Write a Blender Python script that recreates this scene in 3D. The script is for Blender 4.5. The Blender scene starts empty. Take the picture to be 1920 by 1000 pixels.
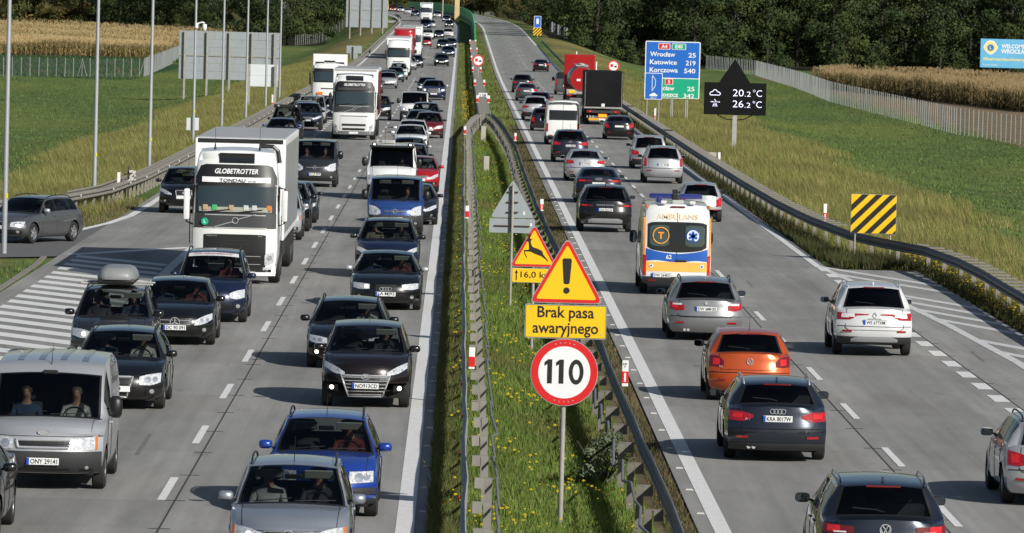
import bpy, bmesh, math, random
import numpy as np
from mathutils import Vector, Matrix
random.seed(7); RNG = np.random.default_rng(11)
SC = bpy.context.scene
COL = SC.collection
PI = math.pi
# ------------------------------------------------------------------ camera
cd = bpy.data.cameras.new('camera'); cam = bpy.data.objects.new('camera', cd); COL.objects.link(cam)
cd.sensor_width = 36.0; cd.lens = 36.0*11200/1920; cd.clip_start = 5; cd.clip_end = 6000
cd.dof.use_dof = True; cd.dof.focus_distance = 135; cd.dof.aperture_fstop = 16
_p, _w, _r = math.radians(2.5284), math.radians(.5468), math.radians(1.5)
_F = Vector((math.sin(_w)*math.cos(_p), math.cos(_w)*math.cos(_p), -math.sin(_p)))
_R0 = Vector((math.cos(_w), -math.sin(_w), 0)); _U0 = _R0.cross(_F)
_R = _R0*math.cos(_r) + _U0*math.sin(_r); _U = _U0*math.cos(_r) - _R0*math.sin(_r)
cam.matrix_world = Matrix(((_R.x, _U.x, -_F.x, 0), (_R.y, _U.y, -_F.y, 0), (_R.z, _U.z, -_F.z, 8.0), (0, 0, 0, 1)))
SC.camera = cam
# ------------------------------------------------------------------ sky and sun
SUN_H = Vector((1.0, -1.25, 0)).normalized(); ELEV = math.radians(30)
SUND = Vector((SUN_H.x*math.cos(ELEV), SUN_H.y*math.cos(ELEV), math.sin(ELEV)))
wd = bpy.data.worlds.new('World'); SC.world = wd; wd.use_nodes = True
nt = wd.node_tree; nt.nodes.clear()
sky = nt.nodes.new('ShaderNodeTexSky'); sky.sky_type = 'NISHITA'; sky.sun_disc = False
sky.sun_elevation = ELEV; sky.sun_rotation = math.atan2(SUN_H.x, SUN_H.y)
sky.dust_density = 1.2; sky.ozone_density = 1.2
bg = nt.nodes.new('ShaderNodeBackground'); bg.inputs[1].default_value = 0.062
wo = nt.nodes.new('ShaderNodeOutputWorld')
nt.links.new(sky.outputs[0], bg.inputs[0]); nt.links.new(bg.outputs[0], wo.inputs[0])
sl = bpy.data.lights.new('sun', 'SUN'); sl.energy = 4.9; sl.angle = math.radians(.5); sl.color = (1.0, .965, .905)
so = bpy.data.objects.new('sun', sl); COL.objects.link(so)
so.rotation_euler = SUND.to_track_quat('Z', 'Y').to_euler(); so.location = (60, -60, 80)
SC.view_settings.view_transform = 'Standard'; SC.view_settings.look = 'None'
SC.view_settings.exposure = 0.0; SC.view_settings.gamma = 1.0; SC.view_settings.use_curve_mapping = False
SC.render.film_transparent = False
SC.cycles.max_bounces = 6; SC.cycles.transparent_max_bounces = 10; SC.cycles.glossy_bounces = 3; SC.cycles.diffuse_bounces = 3
SC.cycles.caustics_reflective = False; SC.cycles.caustics_refractive = False
try: SC.cycles.use_denoising = True
except Exception: pass

# ------------------------------------------------------------------ helpers
def lin(c):
    return tuple(((v/255.0)/12.92 if v/255.0 <= .04045 else ((v/255.0+.055)/1.055)**2.4) for v in c)
MATS = {}
def mat(name, col, rough=.6, metal=0., coat=0., noise=None, emit=None, spec=.5, bump=0., attr=None, objvar=0., back=None, alpha=None):
    """procedural principled material; noise=(scale, strength): value breakup in object space"""
    if name in MATS: return MATS[name]
    m = bpy.data.materials.new(name); m.use_nodes = True; MATS[name] = m
    t = m.node_tree; b = t.nodes['Principled BSDF']
    b.inputs['Roughness'].default_value = rough; b.inputs['Metallic'].default_value = metal
    b.inputs['Coat Weight'].default_value = coat; b.inputs['Coat Roughness'].default_value = .04
    b.inputs['Specular IOR Level'].default_value = spec
    c = col if len(col) == 4 else (*col, 1)
    b.inputs['Base Color'].default_value = c
    src = None
    if attr:
        a = t.nodes.new('ShaderNodeAttribute'); a.attribute_name = attr; src = a.outputs['Color']
    if noise or objvar:
        if src is None:
            rgb = t.nodes.new('ShaderNodeRGB'); rgb.outputs[0].default_value = c; src = rgb.outputs[0]
        val = None
        if noise:
            tc = t.nodes.new('ShaderNodeNewGeometry' if len(noise) > 2 else 'ShaderNodeTexCoord')
            n = t.nodes.new('ShaderNodeTexNoise'); n.inputs['Scale'].default_value = noise[0]; n.inputs['Detail'].default_value = 6
            n.inputs['Roughness'].default_value = .62
            t.links.new(tc.outputs['Position' if len(noise) > 2 else 'Object'], n.inputs['Vector'])
            mr = t.nodes.new('ShaderNodeMapRange'); mr.inputs[1].default_value = .3; mr.inputs[2].default_value = .7
            mr.inputs[3].default_value = 1-noise[1]; mr.inputs[4].default_value = 1+noise[1]
            t.links.new(n.outputs[0], mr.inputs[0]); val = mr.outputs[0]
            if bump:
                bp = t.nodes.new('ShaderNodeBump'); bp.inputs['Strength'].default_value = bump
                t.links.new(n.outputs[0], bp.inputs['Height']); t.links.new(bp.outputs[0], b.inputs['Normal'])
        if objvar:
            oi = t.nodes.new('ShaderNodeObjectInfo'); m2 = t.nodes.new('ShaderNodeMapRange')
            m2.inputs[3].default_value = 1-objvar; m2.inputs[4].default_value = 1+objvar
            t.links.new(oi.outputs['Random'], m2.inputs[0])
            if val is None: val = m2.outputs[0]
            else:
                mu = t.nodes.new('ShaderNodeMath'); mu.operation = 'MULTIPLY'
                t.links.new(val, mu.inputs[0]); t.links.new(m2.outputs[0], mu.inputs[1]); val = mu.outputs[0]
        vm = t.nodes.new('ShaderNodeVectorMath'); vm.operation = 'SCALE'
        t.links.new(src, vm.inputs[0]); t.links.new(val, vm.inputs['Scale']); src = vm.outputs[0]
    if back:
        g = t.nodes.new('ShaderNodeNewGeometry'); mx = t.nodes.new('ShaderNodeMix'); mx.data_type = 'RGBA'
        mx.inputs[6].default_value = c; mx.inputs[7].default_value = (*back, 1)
        if src is not None: t.links.new(src, mx.inputs[6])
        t.links.new(g.outputs['Backfacing'], mx.inputs[0]); src = mx.outputs[2]
    if src is not None: t.links.new(src, b.inputs['Base Color'])
    if emit:
        b.inputs['Emission Color'].default_value = (*emit[:3], 1); b.inputs['Emission Strength'].default_value = emit[3]
    return m
def glass_mat(name, tint, refl=1.0):
    if name in MATS: return MATS[name]
    m = bpy.data.materials.new(name); m.use_nodes = True; MATS[name] = m; t = m.node_tree; t.nodes.clear()
    o = t.nodes.new('ShaderNodeOutputMaterial'); mx = t.nodes.new('ShaderNodeMixShader')
    tr = t.nodes.new('ShaderNodeBsdfTransparent'); tr.inputs[0].default_value = (*tint, 1)
    gl = t.nodes.new('ShaderNodeBsdfGlossy'); gl.inputs['Roughness'].default_value = .015
    fr = t.nodes.new('ShaderNodeFresnel'); fr.inputs[0].default_value = 1.45
    t.links.new(fr.outputs[0], mx.inputs[0]); t.links.new(tr.outputs[0], mx.inputs[1]); t.links.new(gl.outputs[0], mx.inputs[2])
    t.links.new(mx.outputs[0], o.inputs[0]); return m
def mesh(name, v, f, smooth=False, angle=None):
    me = bpy.data.meshes.new(name); me.from_pydata(v, [], f); me.update()
    if smooth:
        me.polygons.foreach_set('use_smooth', [True]*len(me.polygons))
        if angle: me.set_sharp_from_angle(angle=math.radians(angle))
    return me
def link(name, me, m=None, parent=None, loc=None, rot=None):
    o = bpy.data.objects.new(name, me); COL.objects.link(o)
    if m is not None and me is not None:
        if not me.materials: me.materials.append(m)
        elif me.materials[0] != m:
            o.material_slots[0].link = 'OBJECT'; o.material_slots[0].material = m
    if parent is not None: o.parent = parent
    if loc is not None: o.location = loc
    if rot is not None: o.rotation_euler = rot
    return o
def tag(o, label=None, cat=None, group=None, kind=None):
    if label: o['label'] = label
    if cat: o['category'] = cat
    if group: o['group'] = group
    if kind: o['kind'] = kind
    return o
def thing(name, label, cat, loc=(0, 0, 0), rz=0., group=None):
    o = bpy.data.objects.new(name, None); COL.objects.link(o); o.location = loc; o.rotation_euler = (0, 0, rz)
    o.empty_display_size = .3
    return tag(o, label, cat, group)
class MB:
    """collects simple solids into one mesh"""
    def __init__(s): s.v = []; s.f = []
    def add(s, v, f):
        n = len(s.v); s.v += [tuple(p) for p in v]; s.f += [tuple(i+n for i in q) for q in f]; return s
    def box(s, x0, x1, y0, y1, z0, z1):
        return s.add([(x0,y0,z0),(x1,y0,z0),(x1,y1,z0),(x0,y1,z0),(x0,y0,z1),(x1,y0,z1),(x1,y1,z1),(x0,y1,z1)],
                     [(0,3,2,1),(4,5,6,7),(0,1,5,4),(1,2,6,5),(2,3,7,6),(3,0,4,7)])
    def bbox(s, x0, x1, y0, y1, z0, z1, b=.03):
        """box with chamfered edges"""
        bm = bmesh.new(); bmesh.ops.create_cube(bm, size=1)
        for v in bm.verts: v.co = Vector(((x0+x1)/2+v.co.x*(x1-x0), (y0+y1)/2+v.co.y*(y1-y0), (z0+z1)/2+v.co.z*(z1-z0)))
        bmesh.ops.bevel(bm, geom=bm.edges[:], offset=b, segments=2, affect='EDGES', profile=.6)
        bm.verts.index_update(); s.add([v.co for v in bm.verts], [[v.index for v in q.verts] for q in bm.faces]); bm.free(); return s
    def tube(s, pts, r, n=8, cap=True):
        rings = []
        pts = [Vector(p) for p in pts]; rr = r if isinstance(r, (list, tuple)) else [r]*len(pts); base = len(s.v)
        for i, p in enumerate(pts):
            d = (pts[min(i+1, len(pts)-1)]-pts[max(i-1, 0)]).normalized()
            a = d.cross(Vector((0, 0, 1))) if abs(d.z) < .9 else d.cross(Vector((1, 0, 0)))
            a.normalize(); b = d.cross(a)
            for k in range(n):
                t = 2*PI*k/n; s.v.append(tuple(p+a*rr[i]*math.cos(t)+b*rr[i]*math.sin(t)))
        for i in range(len(pts)-1):
            for k in range(n):
                s.f.append((base+i*n+k, base+i*n+(k+1) % n, base+(i+1)*n+(k+1) % n, base+(i+1)*n+k))
        if cap:
            s.f.append(tuple(base+k for k in range(n))); s.f.append(tuple(base+(len(pts)-1)*n+n-1-k for k in range(n)))
        return s
    def lathe(s, prof, n=24, axis='x', c=(0, 0, 0)):
        """prof: (axial, radius)"""
        base = len(s.v)
        for a, r in prof:
            for k in range(n):
                t = 2*PI*k/n; p, q = r*math.cos(t), r*math.sin(t)
                s.v.append((c[0]+a, c[1]+p, c[2]+q) if axis == 'x' else ((c[0]+p, c[1]+a, c[2]+q) if axis == 'y' else (c[0]+p, c[1]+q, c[2]+a)))
        for i in range(len(prof)-1):
            for k in range(n):
                s.f.append((base+i*n+k, base+i*n+(k+1) % n, base+(i+1)*n+(k+1) % n, base+(i+1)*n+k))
        return s
    def prism(s, poly, y0, y1, plane='xz'):
        """extrude polygon lying in xz between y0 and y1 (or 'xy' between z0,z1)"""
        n = len(poly); b = len(s.v)
        for y in (y0, y1):
            for p, q in poly: s.v.append((p, y, q) if plane == 'xz' else ((p, q, y) if plane == 'xy' else (y, p, q)))
        s.f.append(tuple(b+i for i in range(n))); s.f.append(tuple(b+n+n-1-i for i in range(n)))
        for i in range(n): s.f.append((b+i, b+n+i, b+n+(i+1) % n, b+(i+1) % n))
        return s
    def me(s, name='m', smooth=False, angle=None):
        me = mesh(name, s.v, s.f, smooth, angle); bm = bmesh.new(); bm.from_mesh(me)
        bmesh.ops.recalc_face_normals(bm, faces=bm.faces); bm.to_mesh(me); bm.free()
        if smooth and angle: me.set_sharp_from_angle(angle=math.radians(angle))
        return me
    def build(s, name, m, parent=None, loc=None, rot=None, smooth=False, angle=None):
        return link(name, s.me(name, smooth, angle), m, parent, loc, rot)
def fastmesh(name, V, F, col=None):
    """numpy arrays -> mesh; F (n,3) or (n,4); col per vertex"""
    me = bpy.data.meshes.new(name); k = F.shape[1]
    me.vertices.add(len(V)); me.vertices.foreach_set('co', np.ascontiguousarray(V, np.float32).ravel())
    me.loops.add(F.size); me.loops.foreach_set('vertex_index', np.ascontiguousarray(F, np.int32).ravel())
    me.polygons.add(len(F)); me.polygons.foreach_set('loop_start', np.arange(0, F.size, k, dtype=np.int32))
    me.update(calc_edges=True)
    if col is not None:
        a = me.color_attributes.new('Col', 'FLOAT_COLOR', 'POINT')
        c = np.ones((len(V), 4), np.float32); c[:, :3] = col; a.data.foreach_set('color', c.ravel())
    return me
def circ(r, n=28, c=(0, 0), a0=0.):
    return [(c[0]+r*math.cos(a0+2*PI*i/n), c[1]+r*math.sin(a0+2*PI*i/n)) for i in range(n)]
def rpoly(pts, r, n=5):
    """polygon with rounded corners"""
    out = []; N = len(pts)
    for i in range(N):
        p = Vector((*pts[i], 0)); a = (Vector((*pts[i-1], 0))-p); b = (Vector((*pts[(i+1) % N], 0))-p)
        rr = r[i] if isinstance(r, (list, tuple)) else r
        ang = a.angle(b); d = min(rr/math.tan(ang/2), a.length*.49, b.length*.49)
        P0 = p+a.normalized()*d; P1 = p+b.normalized()*d
        for k in range(n+1):
            t = k/n; q = P0*(1-t)**2+p*2*t*(1-t)+P1*t*t; out.append((q.x, q.y))
    return out
def rrect(w, h, r, c=(0, 0), n=4):
    return rpoly([(c[0]-w/2, c[1]-h/2), (c[0]+w/2, c[1]-h/2), (c[0]+w/2, c[1]+h/2), (c[0]-w/2, c[1]+h/2)], r, n)
TXT = {}
def text_mesh(s, size, bold=0., sp=1., ital=0., xs=1., ext=.0015):
    """lettering in the xz plane facing -y, centred on its origin"""
    key = (s, size, bold, sp, ital, xs)
    if key in TXT: return TXT[key]
    cu = bpy.data.curves.new('lettering', 'FONT'); cu.body = s; cu.size = size; cu.align_x = 'CENTER'; cu.align_y = 'CENTER'
    cu.extrude = ext; cu.offset = bold*size; cu.space_character = sp; cu.shear = ital; cu.resolution_u = 3
    o = bpy.data.objects.new('lettering', cu); COL.objects.link(o)
    dg = bpy.context.evaluated_depsgraph_get(); me = bpy.data.meshes.new_from_object(o.evaluated_get(dg))
    bpy.data.objects.remove(o); bpy.data.curves.remove(cu)
    n = len(me.vertices); co = np.empty(n*3, np.float32); me.vertices.foreach_get('co', co); co = co.reshape(-1, 3)
    if n:
        cx = (co[:, 0].min()+co[:, 0].max())/2; cy = (co[:, 1].min()+co[:, 1].max())/2
        co = np.stack([(co[:, 0]-cx)*xs, -co[:, 2], co[:, 1]-cy], 1); me.vertices.foreach_set('co', co.astype(np.float32).ravel())
    me.update(); TXT[key] = me; return me
def text(s, size, m, parent, loc, rz=0., name='lettering', width=None, **k):
    me = text_mesh(s, size, **k); o = link(name, me, m, parent, loc, (0, 0, rz))
    if width:
        xs = [v.co.x for v in me.vertices]; o.scale.x = width/max(1e-6, max(xs)-min(xs))
    return o
def lerp(a, b, t): return a+(b-a)*t
def sstep(a, b, x):
    t = np.clip((x-a)/(b-a), 0, 1); return t*t*(3-2*t)
class Pchip:
    def __init__(s, pts):
        pts = sorted(pts); s.x = [p[0] for p in pts]; s.y = [p[1] for p in pts]; n = len(pts)
        h = [max(1e-6, s.x[i+1]-s.x[i]) for i in range(n-1)]; d = [(s.y[i+1]-s.y[i])/h[i] for i in range(n-1)]
        m = [0.]*n; m[0] = d[0]; m[-1] = d[-1]
        for i in range(1, n-1):
            if d[i-1]*d[i] > 0:
                w1 = 2*h[i]+h[i-1]; w2 = h[i]+2*h[i-1]; m[i] = (w1+w2)/(w1/d[i-1]+w2/d[i])
        s.h, s.m, s.n = h, m, n
    def __call__(s, x):
        if x <= s.x[0]: return s.y[0]
        if x >= s.x[-1]: return s.y[-1]
        i = 0
        while x > s.x[i+1]: i += 1
        t = (x-s.x[i])/s.h[i]; t2 = t*t; t3 = t2*t
        return (2*t3-3*t2+1)*s.y[i]+(t3-2*t2+t)*s.h[i]*s.m[i]+(3*t2-2*t3)*s.y[i+1]+(t3-t2)*s.h[i]*s.m[i+1]
ORD = 'first second third fourth fifth sixth seventh eighth ninth tenth eleventh twelfth thirteenth fourteenth fifteenth sixteenth seventeenth eighteenth nineteenth twentieth twenty-first twenty-second twenty-third twenty-fourth twenty-fifth twenty-sixth twenty-seventh twenty-eighth twenty-ninth thirtieth'.split()
# the lie of the land: flat, then the motorway climbs and bends left far away
def zr(Y):
    Y = np.minimum(np.asarray(Y, float), 1420.); a = Y-650.
    return .0065*(np.sqrt(a*a+3600)+a)/2-.009
def cx(Y):
    Y = np.asarray(Y, float); return -1.86e-7*np.maximum(0, Y-1050)**3
def ztr(X, Y):
    """terrain height"""
    X = np.asarray(X, float)-cx(Y); Y = np.asarray(Y, float); z = zr(Y)-.03
    ed = -12.2-7*sstep(225, 205, Y)
    dl = np.maximum(0, ed-X); dr = np.maximum(0, X-np.where(Y < 190, 14.4, 12.0))
    kl = sstep(1.5, 17, dl); kr = sstep(1.2, 20, dr); k = np.maximum(kl, kr)
    z = z*(1-k)-2.0*k+.10*np.sin(X*.11+Y*.013)*sstep(14, 30, np.abs(X))
    med = (X > -.3) & (X < 3.95)
    return np.where(med, zr(Y)-.02-.10*np.sin(np.clip((X+.3)/4.25, 0, 1)*PI), z)
# ------------------------------------------------------------------ surface materials
def concrete_mat(name, base, lanes, objvar=0.):
    m = bpy.data.materials.new(name); m.use_nodes = True; MATS[name] = m; t = m.node_tree; b = t.nodes['Principled BSDF']
    N = t.nodes.new; L = t.links.new
    g = N('ShaderNodeNewGeometry'); sep = N('ShaderNodeSeparateXYZ'); L(g.outputs['Position'], sep.inputs[0])
    mp = N('ShaderNodeMapping'); mp.inputs['Scale'].default_value = (1.0, .12, 1); L(g.outputs['Position'], mp.inputs[0])
    n1 = N('ShaderNodeTexNoise'); n1.inputs['Scale'].default_value = .8; n1.inputs['Detail'].default_value = 8; n1.inputs['Roughness'].default_value = .65; L(mp.outputs[0], n1.inputs[0])
    n2 = N('ShaderNodeTexNoise'); n2.inputs['Scale'].default_value = 9; n2.inputs['Detail'].default_value = 5; n2.inputs['Roughness'].default_value = .7; L(g.outputs['Position'], n2.inputs[0])
    r1 = N('ShaderNodeMapRange'); r1.inputs[1].default_value = .3; r1.inputs[2].default_value = .7; r1.inputs[3].default_value = .77; r1.inputs[4].default_value = 1.18; L(n1.outputs[0], r1.inputs[0])
    r2 = N('ShaderNodeMapRange'); r2.inputs[1].default_value = .3; r2.inputs[2].default_value = .7; r2.inputs[3].default_value = .95; r2.inputs[4].default_value = 1.05; L(n2.outputs[0], r2.inputs[0])
    mu = N('ShaderNodeMath'); mu.operation = 'MULTIPLY'; L(r1.outputs[0], mu.inputs[0]); L(r2.outputs[0], mu.inputs[1]); val = mu.outputs[0]
    # fine streaks dragged along the lanes and scattered dark spots
    m4 = N('ShaderNodeMapping'); m4.inputs['Scale'].default_value = (5.0, .05, 1); L(g.outputs['Position'], m4.inputs[0]); n4 = N('ShaderNodeTexNoise'); n4.inputs['Scale'].default_value = 1.0; n4.inputs['Detail'].default_value = 4; L(m4.outputs[0], n4.inputs[0])
    r4 = N('ShaderNodeMapRange'); r4.inputs[1].default_value = .3; r4.inputs[2].default_value = .7; r4.inputs[3].default_value = .91; r4.inputs[4].default_value = 1.07; L(n4.outputs[0], r4.inputs[0])
    m5 = N('ShaderNodeMapping'); m5.inputs['Scale'].default_value = (1.2, .25, 1); L(g.outputs['Position'], m5.inputs[0]); n5 = N('ShaderNodeTexNoise'); n5.inputs['Scale'].default_value = 1.6; n5.inputs['Detail'].default_value = 3; L(m5.outputs[0], n5.inputs[0])
    r5 = N('ShaderNodeMapRange'); r5.inputs[1].default_value = .66; r5.inputs[2].default_value = .76; r5.inputs[3].default_value = 1.; r5.inputs[4].default_value = .72; L(n5.outputs[0], r5.inputs[0])
    for r_ in (r4, r5):
        mm = N('ShaderNodeMath'); mm.operation = 'MULTIPLY'; L(val, mm.inputs[0]); L(r_.outputs[0], mm.inputs[1]); val = mm.outputs[0]
    # dark rubber tracks and the oil band worn into each lane
    for (c, w, d) in lanes:
        a = N('ShaderNodeMath'); a.operation = 'SUBTRACT'; L(sep.outputs[0], a.inputs[0]); a.inputs[1].default_value = c
        ab = N('ShaderNodeMath'); ab.operation = 'ABSOLUTE'; L(a.outputs[0], ab.inputs[0])
        rr = N('ShaderNodeMapRange'); rr.interpolation_type = 'SMOOTHSTEP'; rr.inputs[1].default_value = 0; rr.inputs[2].default_value = w; rr.inputs[3].default_value = 1-d; rr.inputs[4].default_value = 1; L(ab.outputs[0], rr.inputs[0])
        m2 = N('ShaderNodeMath'); m2.operation = 'MULTIPLY'; L(val, m2.inputs[0]); L(rr.outputs[0], m2.inputs[1]); val = m2.outputs[0]
    if objvar:
        oi = N('ShaderNodeObjectInfo'); mr = N('ShaderNodeMapRange'); mr.inputs[3].default_value = 1-objvar; mr.inputs[4].default_value = 1+objvar; L(oi.outputs['Random'], mr.inputs[0])
        m3 = N('ShaderNodeMath'); m3.operation = 'MULTIPLY'; L(val, m3.inputs[0]); L(mr.outputs[0], m3.inputs[1]); val = m3.outputs[0]
    rgb = N('ShaderNodeRGB'); rgb.outputs[0].default_value = (*base, 1)
    vm = N('ShaderNodeVectorMath'); vm.operation = 'SCALE'; L(rgb.outputs[0], vm.inputs[0]); L(val, vm.inputs['Scale']); L(vm.outputs[0], b.inputs['Base Color'])
    b.inputs['Roughness'].default_value = .82; b.inputs['Specular IOR Level'].default_value = .3
    bp = N('ShaderNodeBump'); bp.inputs['Strength'].default_value = .15; bp.inputs['Distance'].default_value = .01; L(n2.outputs[0], bp.inputs['Height']); L(bp.outputs[0], b.inputs['Normal'])
    return m
LANES = [(-2.6, 1.1, .10), (-6.4, 1.1, .14), (-10.1, 1.1, .12), (6.0, 1.1, .12), (9.6, 1.1, .13), (-1.8, .4, .10), (-3.4, .4, .10), (-5.6, .4, .09), (-7.2, .4, .09), (5.2, .4, .10), (6.8, .4, .10), (8.8, .4, .08), (10.4, .4, .08)]
CONC = (.268, .262, .247)
M_CONC = concrete_mat('concrete', CONC, LANES)
M_SLAB = concrete_mat('concrete_slab', CONC, LANES, .075)
M_ASPH = mat('asphalt', (.115, .113, .11), .9, noise=(14, .35, 1), bump=.3)
M_BASE = mat('joint_dark', (.03, .03, .03), .9)
M_LINE = mat('road_paint', (.70, .70, .68), .7, noise=(6, .14, 1))
M_LINE2 = mat('road_paint_worn', (.58, .58, .57), .75, noise=(5, .22, 1))
M_GALV = mat('galvanised', (.40, .40, .385), .5, .35, noise=(3, .14))
M_GALVD = mat('galvanised_dull', (.34, .325, .295), .65, .15, noise=(4, .16))
M_POLE = mat('lamp_pole_steel', (.42, .44, .46), .45, .4, noise=(1.5, .06))
M_SIGNBACK = mat('sign_back_grey', (.30, .335, .355), .55, .1, noise=(2.0, .07))
M_WHITE = mat('sign_white', (.78, .79, .79), .35, noise=(3, .03))
M_RED = mat('sign_red', (.62, .018, .02), .35, noise=(3, .05))
M_YEL = mat('sign_yellow', (.86, .52, .008), .4, noise=(3, .04))
M_BLK = mat('sign_black', (.012, .012, .012), .5)
M_BLUE = mat('sign_blue', (.012, .13, .52), .4, noise=(1.2, .06))
M_GREEN = mat('sign_green', (.004, .36, .20), .4, noise=(1.2, .06))
M_RUST = mat('clamp_rust', (.10, .06, .04), .8, noise=(20, .3))
M_BARE = mat('bare_soil', (.17, .13, .09), .95, noise=(6, .3, 1))

# ------------------------------------------------------------------ terrain
def terrain():
    xs = np.concatenate([np.linspace(-400, -60, 24), np.linspace(-58, -20, 40), np.linspace(-19.5, -12.4, 22), np.linspace(-12.0, -.9, 6),
                         np.linspace(-.8, 4.4, 20), np.linspace(5, 11.4, 6), np.linspace(11.8, 22, 32), np.linspace(23, 62, 40), np.linspace(64, 420, 24)])
    ys = np.concatenate([np.linspace(-60, 70, 6), np.arange(74, 700, 4.), np.arange(700, 1500, 12.), np.linspace(1500, 5000, 12)])
    X, Y = np.meshgrid(xs, ys); XX = X+cx(Y)*(np.abs(X) < 500)
    Z = ztr(XX, Y); rd = (X > -12.0) & (X < -.3) | (X > 3.95) & (X < 11.6); Z = np.where(rd, zr(Y)-.12, Z)
    rd2 = (X > 11.5) & (X < 14.5) & (Y < 188); Z = np.where(rd2, -.12, Z)
    rd3 = (X < -11.9) & (X > -19) & (Y > 176) & (Y < 212); Z = np.where(rd3, np.minimum(Z, -.05), Z)
    # colour zones: mown green meadow, dry tall grass on the banks, bare verge by the pavement
    n = (np.sin(X*.9+Y*.05)+np.sin(X*.37-Y*.11)+np.sin(Y*.043+X*.2))*.8
    green = np.array([.102, .144, .040]); dry = np.array([.180, .160, .056]); med = np.array([.085, .125, .024]); soil = np.array([.15, .115, .07]); crop = np.array([.028, .07, .022])
    dl = -12.2-X; dr = X-12.0
    kl = sstep(.4, 2.5, dl)*(1-sstep(7, 10, dl+n*1.3)); kr = sstep(.5, 2.5, dr)*(1-sstep(8, 12, dr+n*1.3))
    k = np.clip(kl+kr, 0, 1)[..., None]
    C = green*(1-k)+dry*k
    rg = np.random.default_rng(3); pt = 0*X
    for i_ in range(14):
        fx, fy, ph = rg.uniform(.02, .28), rg.uniform(.006, .09), rg.uniform(0, 6.28); pt = pt+np.sin(X*fx*rg.choice([-1, 1])+Y*fy+ph)
    pt = (pt/4.2)[..., None]; C = C*(1+.10*pt)+np.clip(pt, 0, 1)*np.array([.03, .014, .0])*.9+np.clip(-pt, 0, 1)*np.array([-.012, -.004, 0.])
    km = ((X > -.4) & (X < 3.1))[..., None]; C = np.where(km, med, C)
    ks = ((X >= 3.1) & (X < 4.2))[..., None]; C = np.where(ks, soil, C)
    kc = ((X < -38-.0*Y) & (Y > 690) & (Y < 850))[..., None]; C = np.where(kc, crop, C)
    ksl = ((X > 43) & (Y < 900) & (Y > 300))[..., None]; C = np.where(ksl, np.array([.20, .15, .09]), C)
    kv = ((X < -11.8) & (X > -19) & (Y > 178) & (Y < 226))[..., None]; C = np.where(kv, np.array([.15, .128, .072]), C)
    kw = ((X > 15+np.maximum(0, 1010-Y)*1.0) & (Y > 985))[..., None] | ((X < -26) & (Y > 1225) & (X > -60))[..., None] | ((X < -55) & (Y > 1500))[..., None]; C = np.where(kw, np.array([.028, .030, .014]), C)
    ny, nx = X.shape; idx = np.arange(nx*ny).reshape(ny, nx)
    F = np.stack([idx[:-1, :-1], idx[:-1, 1:], idx[1:, 1:], idx[1:, :-1]], -1).reshape(-1, 4)
    V = np.stack([XX, Y, Z], -1).reshape(-1, 3)
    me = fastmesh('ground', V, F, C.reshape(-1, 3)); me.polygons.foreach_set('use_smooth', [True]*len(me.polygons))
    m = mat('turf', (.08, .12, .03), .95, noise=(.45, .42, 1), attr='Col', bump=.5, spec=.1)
    return tag(link('ground', me, m), kind='structure')
ground = terrain()

def sheet(name, xl, xr, ys, dz, m, parent=None):
    V = []; F = []
    for i, y in enumerate(ys):
        a = xl(y) if callable(xl) else xl; b = xr(y) if callable(xr) else xr
        c = float(cx(y)); z = float(zr(y))+dz; V += [(a+c, y, z), (b+c, y, z)]
        if i: F.append((2*i-2, 2*i-1, 2*i+1, 2*i))
    return link(name, mesh(name, V, F), m, parent)
YN = [40, 60, 80, 120, 160, 200, 250, 300]; YF = list(np.arange(300, 700, 50))+list(np.arange(700, 1500, 20))+[1560, 1700]
road_l = tag(sheet('road_left', -12.0, -.30, YN+YF[1:], -.016, M_BASE), kind='structure')
road_r = tag(sheet('road_right', 3.82, 11.62, YN+YF[1:], -.016, M_BASE), kind='structure')
sheet('carriageway_surface', -12.0, -.30, YF, 0, M_CONC, road_l)
sheet('carriageway_surface', 3.82, 11.62, YF, 0, M_CONC, road_r)
SLAB = {}
def slab(x0, x1, y0, y1, parent, m=M_SLAB):
    k = (round(x1-x0, 2), round(y1-y0, 2))
    if k not in SLAB: SLAB[k] = MB().box(.006, k[0]-.006, .007, k[1]-.007, -.15, 0).me('slab')
    link('slab', SLAB[k], m, parent, (x0, y0, 0))
y = 74.0
while y < 298.9:
    y1 = min(300, y+5.05)
    for a, b in ((-12.0, -8.15), (-8.15, -4.33), (-4.33, -.30)): slab(a, b, y, y1, road_l)
    for a, b in ((3.82, 7.75), (7.75, 11.62)): slab(a, b, y, y1, road_r)
    if y1 < 188: slab(11.62, 14.35, y, y1, road_r)
    y = y1
sheet('apron', -12.0, -.30, [-60, 40, 74], 0, M_CONC, road_l); sheet('apron', 3.82, 14.35, [-60, 40, 74], 0, M_CONC, road_r)
# joint sealing with short saw-cut ticks
def seals(parent, xs_, Y0=78, Y1=330):
    mb = MB()
    for xj in xs_:
        mb.box(xj-.014, xj+.014, Y0, Y1, 0, .004); yy = 79.05
        while yy < Y1: mb.box(xj-.16, xj+.16, yy-.035, yy+.035, 0, .0055); yy += 5.05
    mb.build('joint_seal', M_BASE, parent)
seals(road_l, [-4.33]); seals(road_r, [7.75, 11.62], 78, 330)
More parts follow.
